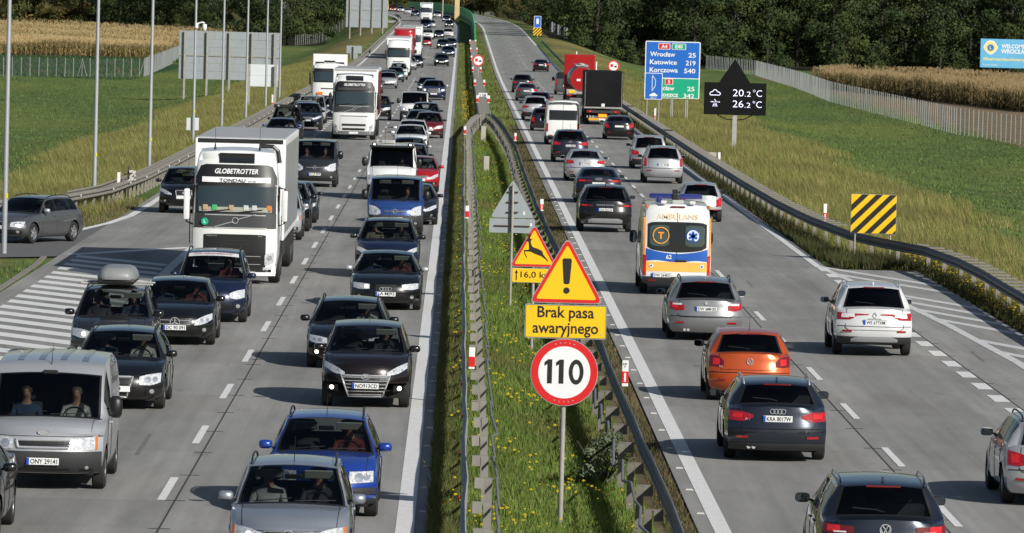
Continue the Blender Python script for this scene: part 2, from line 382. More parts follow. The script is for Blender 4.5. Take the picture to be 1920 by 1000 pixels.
# lane markings: every dash a part of its own
DASH = MB().box(-.065, .065, -2.2, 2.2, 0, .004).me('lane_dash'); WDASH = MB().box(-.16, .16, -1.0, 1.0, 0, .004).me('wide_dash')
def mark(me, x, y, parent, m=M_LINE, name='lane_dash'):
    o = link(name, me, m, parent, (x+float(cx(y)), y, float(zr(y))+.002)); return o
y = 84.4
while y < 1300:
    mark(DASH, -4.55, y, road_l); mark(DASH, 7.98 if y < 200 else 7.82, y-1.2, road_r); y += 12.08
y = 192.0
while y < 520: mark(WDASH, -8.3, y, road_l, name='wide_dash'); y += 6.0
y = 100.5
while y < 186: mark(WDASH, 11.42, y, road_r, name='wide_dash'); y += 4.0
YL = [40, 80, 150, 250, 400]+YF[3:]
sheet('edge_line', -.80, -.52, YL, .004, M_LINE, road_l)
sheet('edge_line', 4.07, 4.33, YL, .004, M_LINE, road_r)
sheet('edge_line', 11.24, 11.46, [186, 250, 400]+YF[3:], .004, M_LINE, road_r)
sheet('edge_line', -11.75, -11.5, [228, 300, 500, 700]+YF[9:], .004, M_LINE, road_l)
sheet('gore_line', -8.46, -8.16, [40, 120, 188.6], .004, M_LINE, road_l)
def stripe(pts, w, m, parent, name, z=.004):
    V = []; F = []
    P = [Vector((p[0], p[1], 0)) for p in pts]
    for i, p in enumerate(P):
        d = (P[min(i+1, len(P)-1)]-P[max(0, i-1)]).normalized(); n = Vector((-d.y, d.x, 0))*w/2
        V += [tuple(p-n+Vector((0, 0, z))), tuple(p+n+Vector((0, 0, z)))]
        if i: F.append((2*i-2, 2*i, 2*i+1, 2*i-1))
    return link(name, mesh(name, V, F), m, parent)
for i in range(26):   # hatched gore on the left
    yy = 177.5-i*2.7
    xa = -11.45; xb = -8.5
    if yy+1.2 > 186: continue
    V = [(xa, yy+2.4, .005), (xb, yy-2.2, .005), (xb, yy-.78, .005), (xa, yy+3.82, .005)]
    link('hatch_stripe', mesh('hatch_stripe', V, [(0, 1, 2, 3)]), M_LINE, road_l)
stripe([(-8.35, 188.8), (-9.84, 185.7), (-11.7, 181.6)], .5, M_LINE, road_l, 'gore_line', .0065)
# exit ramp curling off to the left
def ramp():
    ob = [(-11.4, 230), (-11.45, 214), (-12.1, 204.5), (-12.9, 198.8), (-14.3, 194), (-17, 189), (-24, 184), (-40, 178)]
    ib = [(-11.4, 181), (-11.6, 180.8), (-12.5, 179.6), (-14, 178.2), (-16, 176), (-20, 173), (-27, 169), (-42, 162)]
    V = []; F = []
    for i, (a, b) in enumerate(zip(ob, ib)):
        V += [(a[0], a[1], -.003), (b[0], b[1], -.003)]
        if i: F.append((2*i-2, 2*i-1, 2*i+1, 2*i))
    r = tag(link('ramp_road', mesh('ramp_road', V, F), M_ASPH), kind='structure')
    stripe([(-11.62, 228), (-11.7, 214.4), (-12.05, 207), (-12.75, 199.3), (-14.2, 194.6), (-17, 189.8), (-24, 184.8), (-40, 179)], .28, M_LINE, r, 'edge_line', .004)
    return r
ramp_road = ramp()
kerb = MB()
kp = [(-12.10, 90), (-12.10, 120), (-12.12, 150), (-12.14, 165), (-12.2, 174), (-12.32, 179)]
for i in range(len(kp)-1):
    a, b = Vector((*kp[i], 0)), Vector((*kp[i+1], 0)); n = (b-a).normalized(); n = Vector((n.y, -n.x, 0))*.08
    kerb.add([a-n, a+n, b+n, b-n, a-n+Vector((0, 0, .05)), a+n+Vector((0, 0, .05)), b+n+Vector((0, 0, .05)), b-n+Vector((0, 0, .05))],
             [(0, 1, 2, 3), (4, 7, 6, 5), (0, 4, 5, 1), (1, 5, 6, 2), (2, 6, 7, 3), (3, 7, 4, 0)])
tag(kerb.build('kerb', mat('kerb_stone', (.22, .20, .175), .9, noise=(3, .2, 1))), kind='structure')
# right-hand gore
stripe([(11.36, 187), (11.75, 178), (12.37, 164.4), (12.74, 153.2), (13.05, 138), (13.1, 120), (13.1, 90)], .24, M_LINE2, road_r, 'gore_line', .0065)
for yy in (185.5, 180.5, 170.5, 165.5, 160.5, 155.5, 146, 141):
    xb = float(np.interp(yy, [120, 138, 153, 164, 178, 187], [13.1, 13.05, 12.74, 12.37, 11.75, 11.4]))
    ex = 14.3; V = [(xb, yy, .005), (ex, yy-(ex-xb)*3.9, .005), (ex, yy-(ex-xb)*3.9+1.5, .005), (xb, yy+1.5, .005)]
    link('hatch_stripe', mesh('hatch_stripe', V, [(0, 1, 2, 3)]), M_LINE2, road_r)
M_STUD = mat('road_stud', (.55, .55, .52), .5)
ST = MB().prism([(-.07, 0), (.07, 0), (.05, .022), (-.05, .022)], -.05, .05).me('road_stud')
y = 84.0
while y < 250:
    link('road_stud', ST, M_STUD, road_l, (-.40, y, .002)); link('road_stud', ST, M_STUD, road_r, (3.98, y+1, .002)); y += 4.6
# long skid and crack marks
M_SKID = mat('tyre_skid', (.16, .15, .14), .8, noise=(9, .3, 1))
rs = random.Random(5)
for i in range(26):
    left = rs.random() < .55; x = rs.uniform(-7.6, -1.2) if left else rs.uniform(4.6, 13.4); y = rs.uniform(88, 260)
    stripe([(x, y), (x+rs.uniform(-.05, .05), y+rs.uniform(1.5, 6))], rs.uniform(.03, .09), M_SKID, road_l if left else road_r, 'skid_mark', .0028)

# ------------------------------------------------------------------ crash barriers
WPROF = [(.02, .31), (.0, .285), (.0, .25), (.075, .215), (.075, .175), (.0, .14), (.0, .11), (.075, .075), (.075, .035), (.0, .0)]
def beam(name, path, parent, m, side=1, ztop=.76):
    """W-beam rail along path; the corrugations face side*left-normal"""
    V = []; F = []; n = len(WPROF)
    P = [Vector((p[0], p[1], 0)) for p in path]
    for i, p in enumerate(P):
        d = (P[min(i+1, len(P)-1)]-P[max(0, i-1)]).normalized(); nn = Vector((-d.y, d.x, 0))*side
        zb = float(zr(p.y))+ztop-.31 if len(path[i]) < 3 else path[i][2]-.31
        for o, h in WPROF: q = p+nn*(o-.0); V.append((q.x, q.y, zb+h))
        if i:
            for k in range(n-1): F.append(((i-1)*n+k, (i-1)*n+k+1, i*n+k+1, i*n+k))
    me = mesh(name, V, F); o = link(name, me, m, parent)
    mo = o.modifiers.new('thickness', 'SOLIDIFY'); mo.thickness = .006; mo.offset = 0
    return o
def resample(path, step):
    P = [np.array(p[:2], float) for p in path]; out = [tuple(P[0])]; carry = 0.
    for a, b in zip(P[:-1], P[1:]):
        L = np.linalg.norm(b-a); t = step-carry
        while t <= L: out.append(tuple(a+(b-a)*t/L)); t += step
        carry = L-(t-step)
    return out
def jig(path, amp=.03, seed=1):
    r = random.Random(seed); return [(p[0]+r.uniform(-amp, amp), p[1]) for p in path]
POSTM = {}
def posts(parent, pts, h, w, d, m, name='post', zoff=0):
    k = (h, w, d)
    if k not in POSTM: POSTM[k] = MB().box(-w/2, w/2, -d/2, d/2, -.3, h).me('post')
    for p in pts: link(name, POSTM[k], m, parent, (p[0], p[1], float(zr(p[1]))+zoff))
M_RAILG = mat('rail_zinc', (.31, .31, .305), .55, .2, noise=(1.6, .16))
M_RAILB = mat('rail_zinc_weathered', (.235, .222, .196), .75, .05, noise=(2.5, .16))
M_RAILDK = mat('rail_zinc_shaded', (.13, .14, .15), .6, .2, noise=(2, .12))  # darker copy of the rail zinc, shaded beam face put into the colour
M_REFL = mat('red_reflector', (.55, .01, .015), .25)
RFM = MB().lathe([(0, .0), (.0, .045), (-.012, .045), (-.03, .025), (-.03, 0)], 12, 'x').me('reflector', True)
# median, near left carriageway: beam, spacer plates, rear box rail, cable
def median_rail(name, label, front, sgn, seed):
    t = thing(name, label, 'crash barrier', (0, 0, 0))
    fr = jig(resample(front, 4.4), .025, seed)
    beam('beam', fr, t, M_RAILG if sgn > 0 else M_RAILDK, sgn, .76 if sgn > 0 else .84); M_RB = M_RAILB if sgn > 0 else mat('rail_bracket_shaded', (.17, .16, .135), .8, noise=(2.5, .16))  # outbound side: shade put into darker colours, beam raised for more shadow
    bk = [(p[0]+sgn*.40, p[1]) for p in fr]
    V = MB()
    PL = MB().box(-.07, .07, -.012, .012, -.16, 0).me('spacer_plate'); PO = MB().prism([(-.055, -.06), (.055, -.06), (.055, .06), (.035, .06), (.035, -.045), (-.055, -.045)], -.4, .745, 'xy').me('post'); SP = MB().box(-.13, .13, -.05, .05, -.012, 0).me('cross_strap')
    r = random.Random(seed)
    for i, p in enumerate(fr):
        z = float(zr(p[1]))-(0 if sgn > 0 else .05)
        link('spacer_plate', PL, M_RB, t, (p[0]+sgn*.165, p[1]-.03, z+.745+r.uniform(-.012, .012)), (r.uniform(-.05, .05), r.uniform(-.03, .03), r.uniform(-.12, .12)))
        link('post', PO, M_RB, t, (p[0]+sgn*.305, p[1], z+r.uniform(-.012, .012)), (0, r.uniform(-.02, .02), r.uniform(-.08, .08))); link('cross_strap', SP, M_RB, t, (p[0]+sgn*.22, p[1]+.02, z+.758))
        if i % 2 == 0: link('reflector', RFM, M_REFL, t, (p[0]-sgn*.09, p[1]+1.6, z+.66), (0, 0, 0 if sgn > 0 else PI))
    cb = MB(); pts = []
    for i, p in enumerate(bk[:70]):
        for f in (0, .5):
            if i+1 < len(bk):
                q = bk[i+1]; yy = lerp(p[1], q[1], f); xx = lerp(p[0], q[0], f)+sgn*(.03+(.09*r.random() if f else 0))
                pts.append((xx, yy, float(zr(yy))+(.74 if f == 0 else r.uniform(.45, .66))))
    cb.tube(pts, .022, 6); cb.build('cable', mat('cable_grey', (.16, .16, .16), .6), t)
    return t
median_rail('median_guard_rail', 'galvanised double crash barrier with spacer plates along oncoming traffic side of median', [(.27, 60), (.27, 165), (.30, 270), (.31, 345), (.75, 372), (1.3, 388)], 1, 3)
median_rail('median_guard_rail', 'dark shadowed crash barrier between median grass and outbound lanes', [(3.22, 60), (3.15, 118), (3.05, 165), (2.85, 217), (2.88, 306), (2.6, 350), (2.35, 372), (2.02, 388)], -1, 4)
# where both run together: a narrow double-sided barrier with cross pieces
nb = thing('narrow_median_barrier', 'narrow double-sided barrier with slatted top running into the distance', 'crash barrier')
pathn = [(1.66+.00012*(y-388), float(y)) for y in np.arange(388, 900, 8.)]
beam('beam', [(p[0]-.36, p[1]) for p in pathn], nb, M_RAILG, 1); beam('beam', [(p[0]+.36, p[1]) for p in pathn], nb, M_RAILG, -1)
CP = MB().box(-.36, .36, -.7, .7, -.03, .0).me('slat')
for yy in np.arange(390, 640, 2.0): link('slat', CP, M_RAILB, nb, (1.66+.00012*(yy-388), yy, float(zr(yy))+.75))
cps = MB()
for yy in np.arange(640, 900, 2.0):
    x = 1.66+.00012*(yy-388); z = float(zr(yy))+.75; cps.box(x-.36, x+.36, yy-.7, yy+.7, z-.03, z)
tag(cps.build('far_slats', M_RAILB, nb), kind='stuff')
posts(nb, [(1.66+.00012*(yy-388), yy) for yy in np.arange(389, 700, 4)], .7, .1, .1, M_RAILB)
# left outer barrier with close-set posts
lo = thing('roadside_guard_rail', 'long galvanised crash barrier on many posts beside the exit lane on the bank', 'crash barrier')
lp = [(-40, 190.5), (-24, 196.2), (-17.2, 201.3), (-15.2, 205.6), (-14.0, 211.5), (-12.95, 222), (-12.5, 240), (-12.35, 265), (-12.1, 350), (-11.95, 436), (-11.7, 600), (-11.5, 700)]
lps = resample(lp, 4.0); lps += [(-11.5+float(cx(y)), float(y)) for y in np.arange(712, 1300, 14)]
beam('beam', lps, lo, M_RAILB, -1, .80); beam('beam', [(p[0]-.40, p[1]) for p in lps[10:]], lo, M_RAILB, 1, .80)
posts(lo, [(p[0]-.08, p[1]+.01) for p in resample(lp, 2.0) if 195 < p[1] < 420], .74, .09, .12, M_RAILB)
posts(lo, [(p[0]-.2, p[1]) for p in resample(lp, 4.0) if p[1] >= 420], .7, .09, .12, M_RAILB)
CPL = MB().box(-.42, .02, -.5, .5, -.03, 0).me('spacer_plate')
for p in [q for q in resample(lp, 2.4) if 231 < q[1] < 640]: link('spacer_plate', CPL, M_RAILB, lo, (p[0], p[1], float(zr(p[1]))+.79))
for p in resample(lp, 8.0)[2:40]: link('reflector', RFM, mat('white_reflector', (.8, .8, .8), .3), lo, (p[0]+.10, p[1]-.3, float(zr(p[1]))+.66), (0, 0, PI))
# right outer barrier: curls outwards in front of the striped board
ro = thing('roadside_guard_rail', 'dark crash barrier along outbound side bending outward by striped board', 'crash barrier')
rp = [(14.75, 60), (14.75, 120), (14.72, 150), (14.8, 160), (14.9, 168), (14.85, 176), (14.5, 184), (13.6, 189.5), (12.95, 194.5), (12.35, 209), (12.08, 225), (11.95, 250), (11.9, 300), (11.95, 400), (12.0, 600), (12.2, 900)]
rps = resample(rp, 4.0)
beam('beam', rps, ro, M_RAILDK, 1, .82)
posts(ro, [(p[0]+.09, p[1]+.01) for p in resample(rp, 4.0) if 80 < p[1] < 520], .74, .12, .09, M_RAILB)
for p in [q for q in resample(rp, 2.0) if 200 < q[1] < 560 or q[1] < 186]:
    if p[1] < 130: continue
    link('spacer_plate', MB().box(.0, .55, -.32, .32, -.03, 0).me('spacer_plate') if 'SPR' not in SLAB else SLAB['SPR'], M_RAILB, ro, (p[0]+.02, p[1], float(zr(p[1]))+.80))
    if 'SPR' not in SLAB: SLAB['SPR'] = ro.children[-1].data
for p in resample(rp, 6.0)[14:26]: link('reflector', RFM, M_REFL, ro, (p[0]-.10, p[1], .66))
# far outer rails
for o_, lab in ((-12.6, None),):
    pass
# concrete marker stones standing in the median
M_STONE = mat('marker_stone', (.42, .40, .35), .9, noise=(5, .12))
for i, (x, y, w, h, lab) in enumerate([(1.45, 348, .28, .85, 'pale concrete post standing where the two median barriers meet'), (1.38, 287, .26, .68, 'pale concrete post alone in median grass'), ]):
    t = MB().bbox(-w/2, w/2, -.07, .07, -.2, h, .02).build('concrete_post', M_STONE, None, (x, y, -.08)); tag(t, lab, 'post')
tag(MB().bbox(-.22, .22, -.08, .08, -.2, .75, .02).build('concrete_post', M_STONE, None, (12.75, 300, 0)), 'pale concrete stub behind the right barrier beside a red-banded delineator', 'post')
# ------------------------------------------------------------------ delineators (red and white reflector posts)
def delineator(x, y, z, h, lab, style=0, txt=None):
    t = thing('delineator_post', lab, 'delineator', (x, y, z), random.uniform(-.1, .1), 'red and white delineators along the barriers')
    w = .12
    if style == 0:     # clipped on the barrier: white, red band, white
        MB().bbox(-w/2, w/2, -.03, .03, 0, h, .012).build('body', M_WHITE, t)
        MB().bbox(-w/2-.003, w/2+.003, -.034, .034, h*.10, h*.58, .012).build('red_band', M_RED, t)
    else:
        MB().bbox(-w/2, w/2, -.03, .03, 0, h, .012).build('body', M_WHITE, t)
        MB().bbox(-w/2-.003, w/2+.003, -.034, .034, h*.12, h*.58, .012).build('red_band', M_RED, t)
        MB().box(-.018, .018, -.039, -.036, h*.18, h*.52).build('reflector', M_WHITE, t)
    if txt: text(txt, .055, M_BLK, t, (0, -.036, h*.80), bold=.01)
    return t
DL = [(.38, 118.3, .72, .43, 0, 'clipped on oncoming-side barrier, largest, level with 110 sign', None), (.36, 200.5, .72, .43, 0, 'on oncoming-side barrier beside sign seen from behind', None),
      (.36, 327, .72, .45, 0, 'on oncoming-side barrier where it starts to bend', None), (3.30, 113.8, .74, .50, 1, 'on outbound-side barrier just beyond 110 sign', '137\n7'),
      (2.98, 209, .74, .42, 1, 'on outbound-side barrier beside luxury crossover', None), (3.0, 314, .74, .42, 1, 'on outbound-side barrier near white high-roof van', None)]
for x, y, z, h, s, lab, tx in DL: delineator(x, y, z, h, 'red and white delineator '+lab, s, tx)
for i, y in enumerate((430, 515, 610, 700, 770, 850)):
    for k, x in enumerate((1.3, 2.1)):
        d = delineator(x, y, float(zr(y))+.72, .55, 'small red-white delineator on %s side of narrow median barrier, %s up the road' % ('near' if k == 0 else 'off', ['first', 'second', 'third', 'fourth', 'fifth', 'sixth'][i]), 0)
        d.scale = (1.5, 1.5, 1)
for i, (x, y, z, h) in enumerate([(12.6, 288, .2, .85), (13.0, 396, .1, 1.15), (13.0, 210.5, .45, .75), (13.6, 700, .3, 2.2), (13.9, 610, 0, 2.2)]):
    delineator(x, y, z, h, 'red and white delineator '+['behind right barrier near concrete stub', 'behind right barrier before the blue sign posts', 'behind right barrier before striped board', 'on right verge past red tanker, farther one', 'on right verge past red tanker, nearer one'][i], 1)
for i, (x, y, z, h) in enumerate([(-13.0, 229.5, .1, 1.0), (-12.75, 408, 0, 1.3), (-12.5, 566, 0, 1.5)]):
    delineator(x, y, z, h, 'red and white delineator behind left barrier '+['at a lamp post foot beside wooden cross', 'by the white back of a sign', 'beside twin grey sign backs'][i], 1)
# small wooden roadside cross with flowers
t = thing('roadside_cross', 'small dark wooden roadside cross with pale flowers behind left barrier', 'cross', (-12.72, 231, 0))
MB().box(-.035, .035, -.02, .02, -.1, 1.3).build('upright', mat('dark_wood', (.06, .04, .03), .8), t); MB().box(-.16, .16, -.025, .025, .95, 1.02).build('crossbar', MATS['dark_wood'], t)
fl = MB(); rr_ = random.Random(2)
for i in range(26):
    a, b = rr_.uniform(-.05, .28), rr_.uniform(.72, 1.12); fl.bbox(a-.03, a+.03, -.1, -.04, b-.03, b+.03, .012)
fl.build('flowers', mat('pale_flowers', (.6, .58, .55), .8), t)
# ------------------------------------------------------------------ traffic signs
def post(t, h, r=.038, x=0., y=0., z0=-.5, m=None, name='pole'):
    return MB().tube([(x, y, z0), (x, y, h)], r, 10).build(name, m or M_GALVD, t, smooth=True, angle=50)
def plate(t, poly, y0, th, m, name, z=0., x=0.):
    return MB().prism([(p+x, q+z) for p, q in poly], y0, y0+th).build(name, m, t)
def tri(w, h): return [(-w/2, 0), (w/2, 0), (0, h)]
def off_tri(w, h, d):
    # inner offset of an isosceles triangle
    L = math.hypot(w/2, h); k = 1-(d/(w*h/(w+2*L)))
    cz = w*h/(w+2*L); return [(p*k, cz+(q-cz)*k) for p, q in tri(w, h)]
def warn_tri(t, z, w=1.15, h=1.02, y=-.05):
    plate(t, [(p, q) for p, q in rpoly(tri(w, h), .07)], y, .02, M_SIGNBACK, 'backing_plate', z)
    plate(t, rpoly(off_tri(w, h, .012), .065), y-.004, .004, M_RED, 'red_border', z)
    return plate(t, rpoly(off_tri(w, h, .062), .03), y-.008, .004, M_YEL, 'yellow_face', z)
zt = lambda x, y: float(ztr(x, y))
# foreground assembly
t = thing('road_sign', 'large foreground sign stack: exclamation triangle, yellow text plate and 110 speed limit disc', 'road sign', (1.74, 92.74, zt(1.74, 92.74)))
post(t, 4.35, .040)
plate(t, circ(.525, 48), -.07, .02, M_SIGNBACK, 'backing_plate', 2.40)
plate(t, circ(.515, 48), -.074, .004, M_RED, 'red_ring', 2.40); d = plate(t, circ(.405, 48), -.078, .004, M_WHITE, 'white_disc', 2.40)
for x_ in (-.235, -.055): MB().prism([(x_-.075, 2.555), (x_-.02, 2.60), (x_+.045, 2.60), (x_+.045, 2.225), (x_-.03, 2.225), (x_-.03, 2.525), (x_-.075, 2.495)], -.0825, -.079).build('digit', M_BLK, d)
o0, i0 = [(p*.115+.185, q*.195+2.41) for p, q in circ(1, 32)], [(p*.055+.185, q*.125+2.41) for p, q in circ(1, 32)]
zb_ = MB(); zb_.v = [(p, -.0825, q) for p, q in o0+i0]+[(p, -.079, q) for p, q in o0+i0]; zb_.f = [(k, (k+1) % 32, 32+(k+1) % 32, 32+k) for k in range(32)]; zb_.build('digit', M_BLK, d)
plate(t, rrect(1.27, .53, .04), -.07, .02, M_SIGNBACK, 'backing_plate', 3.19)
plate(t, rrect(1.245, .505, .035), -.074, .004, M_BLK, 'black_edge', 3.19); p_ = plate(t, rrect(1.235, .495, .03), -.078, .004, M_YEL, 'text_plate', 3.19)
text('Brak pasa', .245, M_BLK, p_, (-.0, -.081, 3.31), bold=.016, width=.88); text('awaryjnego', .245, M_BLK, p_, (.0, -.081, 3.06), bold=.016, width=1.02)
RV = MB().lathe([(0, 0), (0, .011), (-.004, .009), (-.005, 0)], 8, 'y').me('rivet')
for k in range(10):
    a = PI/2+(k-2)*.16 if k < 5 else -PI/2+(k-7)*.16; link('rivet', RV, M_GALV, t, (.46*math.cos(a), -.0745, 2.40+.46*math.sin(a)))
for x_ in (-.55, .55):
    for z_ in (3.0, 3.38): link('rivet', RV, M_GALV, t, (x_, -.0785, z_))
yf = warn_tri(t, 3.475, 1.16, 1.04, -.07)
ex = MB().prism(rpoly([(-.045, .30), (.045, .30), (.075, .70), (-.075, .70)], .035), -.083, -.079); ex.prism([(p, q+.20) for p, q in circ(.05, 20)], -.083, -.079)
ex.build('exclamation_mark', M_BLK, yf, (0, 0, 3.475))
# deer sign behind it
t = thing('road_sign', 'yellow deer warning triangle with distance plate partly behind foreground sign stack', 'road sign', (1.83, 139.08, zt(1.8, 139)))
post(t, 2.85, .038); yf = warn_tri(t, 1.98, 1.12, 1.0)
deer = [(-.20, .62), (-.14, .665), (-.13, .72), (-.17, .76), (-.16, .765), (-.12, .735), (-.11, .79), (-.10, .79), (-.105, .725), (-.07, .76), (-.06, .75), (-.10, .69), (-.09, .655), (-.03, .655), (-.07, .635), (-.08, .58), (-.06, .50), (-.02, .46), (.08, .43), (.17, .39),
        (.20, .36), (.215, .30), (.30, .20), (.34, .14), (.32, .14), (.26, .20), (.17, .26), (.08, .29), (.0, .32), (-.05, .345), (-.10, .36), (-.20, .365), (-.21, .33), (-.17, .25), (-.15, .215), (-.165, .215), (-.22, .30), (-.235, .39), (-.12, .40), (-.115, .45), (-.13, .58), (-.16, .61)]
MB().prism(deer, -.064, -.060).build('deer_symbol', M_BLK, yf, (0, 0, 1.98))
plate(t, rrect(1.0, .34, .03), -.05, .02, M_SIGNBACK, 'backing_plate', 1.78); p_ = plate(t, rrect(.98, .32, .03), -.058, .008, M_YEL, 'distance_plate', 1.78)
MB().prism([(-.41, 1.66), (-.385, 1.66), (-.385, 1.83), (-.36, 1.83), (-.397, 1.91), (-.435, 1.83), (-.41, 1.83)], -.064, -.0595).build('arrow', M_BLK, p_)
text('16,0 km', .2, M_BLK, p_, (.06, -.061, 1.79), bold=.012, width=.72)
# triangle seen from behind
t = thing('road_sign', 'grey back of a triangular sign and plate on a pole in median', 'road sign', (1.50, 160, zt(1.5, 160)))
post(t, 3.25, .036, y=-.09); plate(t, rpoly(tri(1.17, 1.02), .08), 0, .025, M_SIGNBACK, 'triangle_back', 2.36)
plate(t, [(p*1.0, q) for p, q in rpoly(tri(1.19, 1.04), .08)], .004, .018, M_GALV, 'rim', 2.352)
plate(t, rrect(1.22, .38, .04), 0, .025, M_SIGNBACK, 'plate_back', 2.14)
for zz, hw in ((3.05, .15), (2.78, .16), (2.51, .16)): MB().bbox(-hw, hw, -.06, -.002, zz-.012, zz+.012, .008).build('clamp', M_RUST, t)
MB().bbox(-.48, .48, -.05, -.002, 2.13, 2.155, .006).build('clamp_bar', M_RUST, t)
MB().box(.29, .335, -.004, -.001, 2.44, 2.53).build('sticker', M_WHITE, t); MB().box(.48, .53, -.004, -.001, 2.14, 2.22).build('sticker', M_WHITE, t)
# no-overtaking-by-trucks discs
def no_overtake(x, y, zc, lab):
    z0 = zt(x, y); t = thing('road_sign', lab, 'road sign', (x, y, z0)); zc -= z0
    post(t, zc+.4, .05); plate(t, circ(.56, 32), -.08, .02, M_SIGNBACK, 'backing_plate', zc); plate(t, circ(.55, 32), -.085, .005, M_RED, 'red_ring', zc)
    d = plate(t, circ(.43, 32), -.090, .005, M_WHITE, 'white_disc', zc)
    MB().prism([(-.30, zc-.10), (-.05, zc-.10), (-.05, zc+.19), (-.30, zc+.19)], -.096, -.092).build('truck_symbol', M_RED, d)
    MB().prism([(.07, zc-.12), (.32, zc-.12), (.32, zc-.02), (.26, zc+.04), (.13, zc+.04), (.07, zc-.02)], -.096, -.092).build('car_symbol', M_BLK, d)
no_overtake(1.72, 575, 2.35, 'round red-rimmed no-overtaking-by-lorries sign standing in the narrow median barrier')
no_overtake(14.75, 575, 2.16, 'round red-rimmed no-overtaking-by-lorries sign on the verge right of black tarpaulin truck')
t = thing('kilometre_plate', 'small white kilometre plate reading 138 on the narrow median barrier', 'sign', (1.80, 456, .0)); post(t, 1.0, .03, y=.02)
p_ = plate(t, rrect(.66, .40, .03), -.02, .02, M_WHITE, 'plate', .86); text('138', .36, M_BLK, p_, (0, -.024, .86), bold=.015)
# striped hazard board
t = thing('hazard_board', 'black and yellow diagonally striped board behind the right barrier', 'sign', (13.38, 191.4, zt(13.4, 191.4)), math.radians(-2))
post(t, 2.2, .03, -.58, .03); post(t, 2.2, .03, .55, .03)
def striped(t, w, h, zc, n, y=-.03):
    plate(t, rrect(w+.02, h+.02, .01), y, .02, M_SIGNBACK, 'backing_plate', zc); f = plate(t, rrect(w, h, .005), y-.004, .004, M_YEL, 'yellow_face', zc)
    mb = MB(); per = (w+h)/n
    for i in range(n):
        c = -(w+h)/2+per*(i+.5)+.5*per; P = [(c-per*.25-h/2, -h/2), (c+per*.25-h/2, -h/2), (c+per*.25+h/2, h/2), (c-per*.25+h/2, h/2)]
        # clip to the board
        def clip(P, ins, cut):
            out = []
            for k in range(len(P)):
                a, b = P[k-1], P[k]
                if ins(a) != ins(b): out.append(cut(a, b))
                if ins(b): out.append(b)
            return out
        for s_ in (-1, 1):
            P = clip(P, lambda p: p[0]*s_ <= w/2, lambda a, b: (s_*w/2, a[1]+(b[1]-a[1])*((s_*w/2-a[0])/(b[0]-a[0]))))
            if len(P) < 3: break
        if len(P) >= 3: MB().prism([(p, q+zc) for p, q in P], y-.008, y-.0045).build('black_stripe', M_BLK, f)
striped(t, 1.44, 1.24, 1.56, 6)
# motorway distance sign
t = thing('direction_sign', 'large blue and green distance sign listing Wrocław, Katowice and Korczowa', 'road sign', (15.1, 425, zt(15.1, 425)))
z0 = -zt(15.1, 425)
for x in (-.05, .06, 1.0, 1.12): post(t, z0+5.2, .05, x, .12)
plate(t, rrect(3.92, 4.05, .12), 0, .05, M_WHITE, 'white_panel', z0+3.52); fb = plate(t, rrect(3.78, 2.52, .06), -.01, .006, M_BLUE, 'blue_panel', z0+4.22)
fg = plate(t, rrect(3.78, 1.36, .06), -.01, .006, M_GREEN, 'green_panel', z0+2.22)
for (x, z, w, s_, m, par) in ((-.62, 5.18, .78, 'A4', M_RED, fb), (.42, 5.18, .95, 'E40', M_GREEN, fb), (-.22, 2.68, .52, '5', M_RED, fg)):
    plate(par, rrect(w+.06, .44, .05), -.018, .006, M_WHITE, 'route_frame', z0+z, x); q = plate(par, rrect(w-.02, .37, .04), -.026, .006, m, 'route_shield', z0+z, x); text(s_, .36, M_WHITE, q, (x, -.030, z0+z), bold=.02)
for i, (a, b) in enumerate((('Wrocław', '25'), ('Katowice', '219'), ('Korczowa', '540'))):
    z = z0+4.62-i*.56; w = (1.78, 1.92, 2.0)[i]
    text(a, .46, M_WHITE, fb, (-1.62+w/2, -.018, z), bold=.018, width=w); text(b, .46, M_WHITE, fb, (1.63-(.52, .70, .80)[i]/2, -.018, z-.03), bold=.018, width=(.52, .70, .80)[i])
for i, (a, b) in enumerate((('Wrocław', '25'), ('Bydgoszcz', '342'))):
    z = z0+2.22-i*.5; w = (1.75, 2.1)[i]; text(a, .44, M_WHITE, fg, (.18+(.0 if i == 0 else .28)-w/2, -.018, z), bold=.018, width=w); text(b, .44, M_WHITE, fg, (1.60-(.52, .78)[i]/2, -.018, z-.03), bold=.016, width=(.52, .78)[i])
t = thing('layby_sign', 'small blue lay-by sign with breakdown symbol standing before the big distance sign', 'road sign', (12.98, 400, zt(12.98, 400))); z0 = -zt(12.98, 400)
post(t, z0+3.4, .04, -.42, .04); post(t, z0+3.4, .04, .38, .04); plate(t, rrect(1.18, 1.78, .06), 0, .03, M_WHITE, 'white_panel', z0+2.66); fb = plate(t, rrect(1.10, 1.70, .05), -.008, .005, M_BLUE, 'blue_panel', z0+2.66)
sy = MB()
for a, b in (((-.10, 3.42), (-.10, 2.32)), ((-.10, 3.40), (.12, 3.08)), ((.12, 3.08), (.12, 2.70)), ((.12, 2.70), (-.10, 2.36))):
    A, B = Vector((a[0], 0, a[1])), Vector((b[0], 0, b[1])); n = (B-A).normalized(); n = Vector((-n.z, 0, n.x))*.018
    sy.prism([((A-n).x, (A-n).z+z0), ((B-n).x, (B-n).z+z0), ((B+n).x, (B+n).z+z0), ((A+n).x, (A+n).z+z0)], -.016, -.010)
sy.build('layby_symbol', M_WHITE, fb)
MB().prism([(p, q+z0) for p, q in [(-.27, 2.03), (-.24, 2.12), (-.16, 2.13), (-.05, 2.21), (.10, 2.21), (.18, 2.12), (.27, 2.09), (.27, 2.01), (.20, 1.99), (-.20, 1.99)]], -.016, -.010).build('car_symbol', M_WHITE, fb); text('500 m', .15, M_WHITE, fb, (0, -.014, z0+1.88), bold=.01)
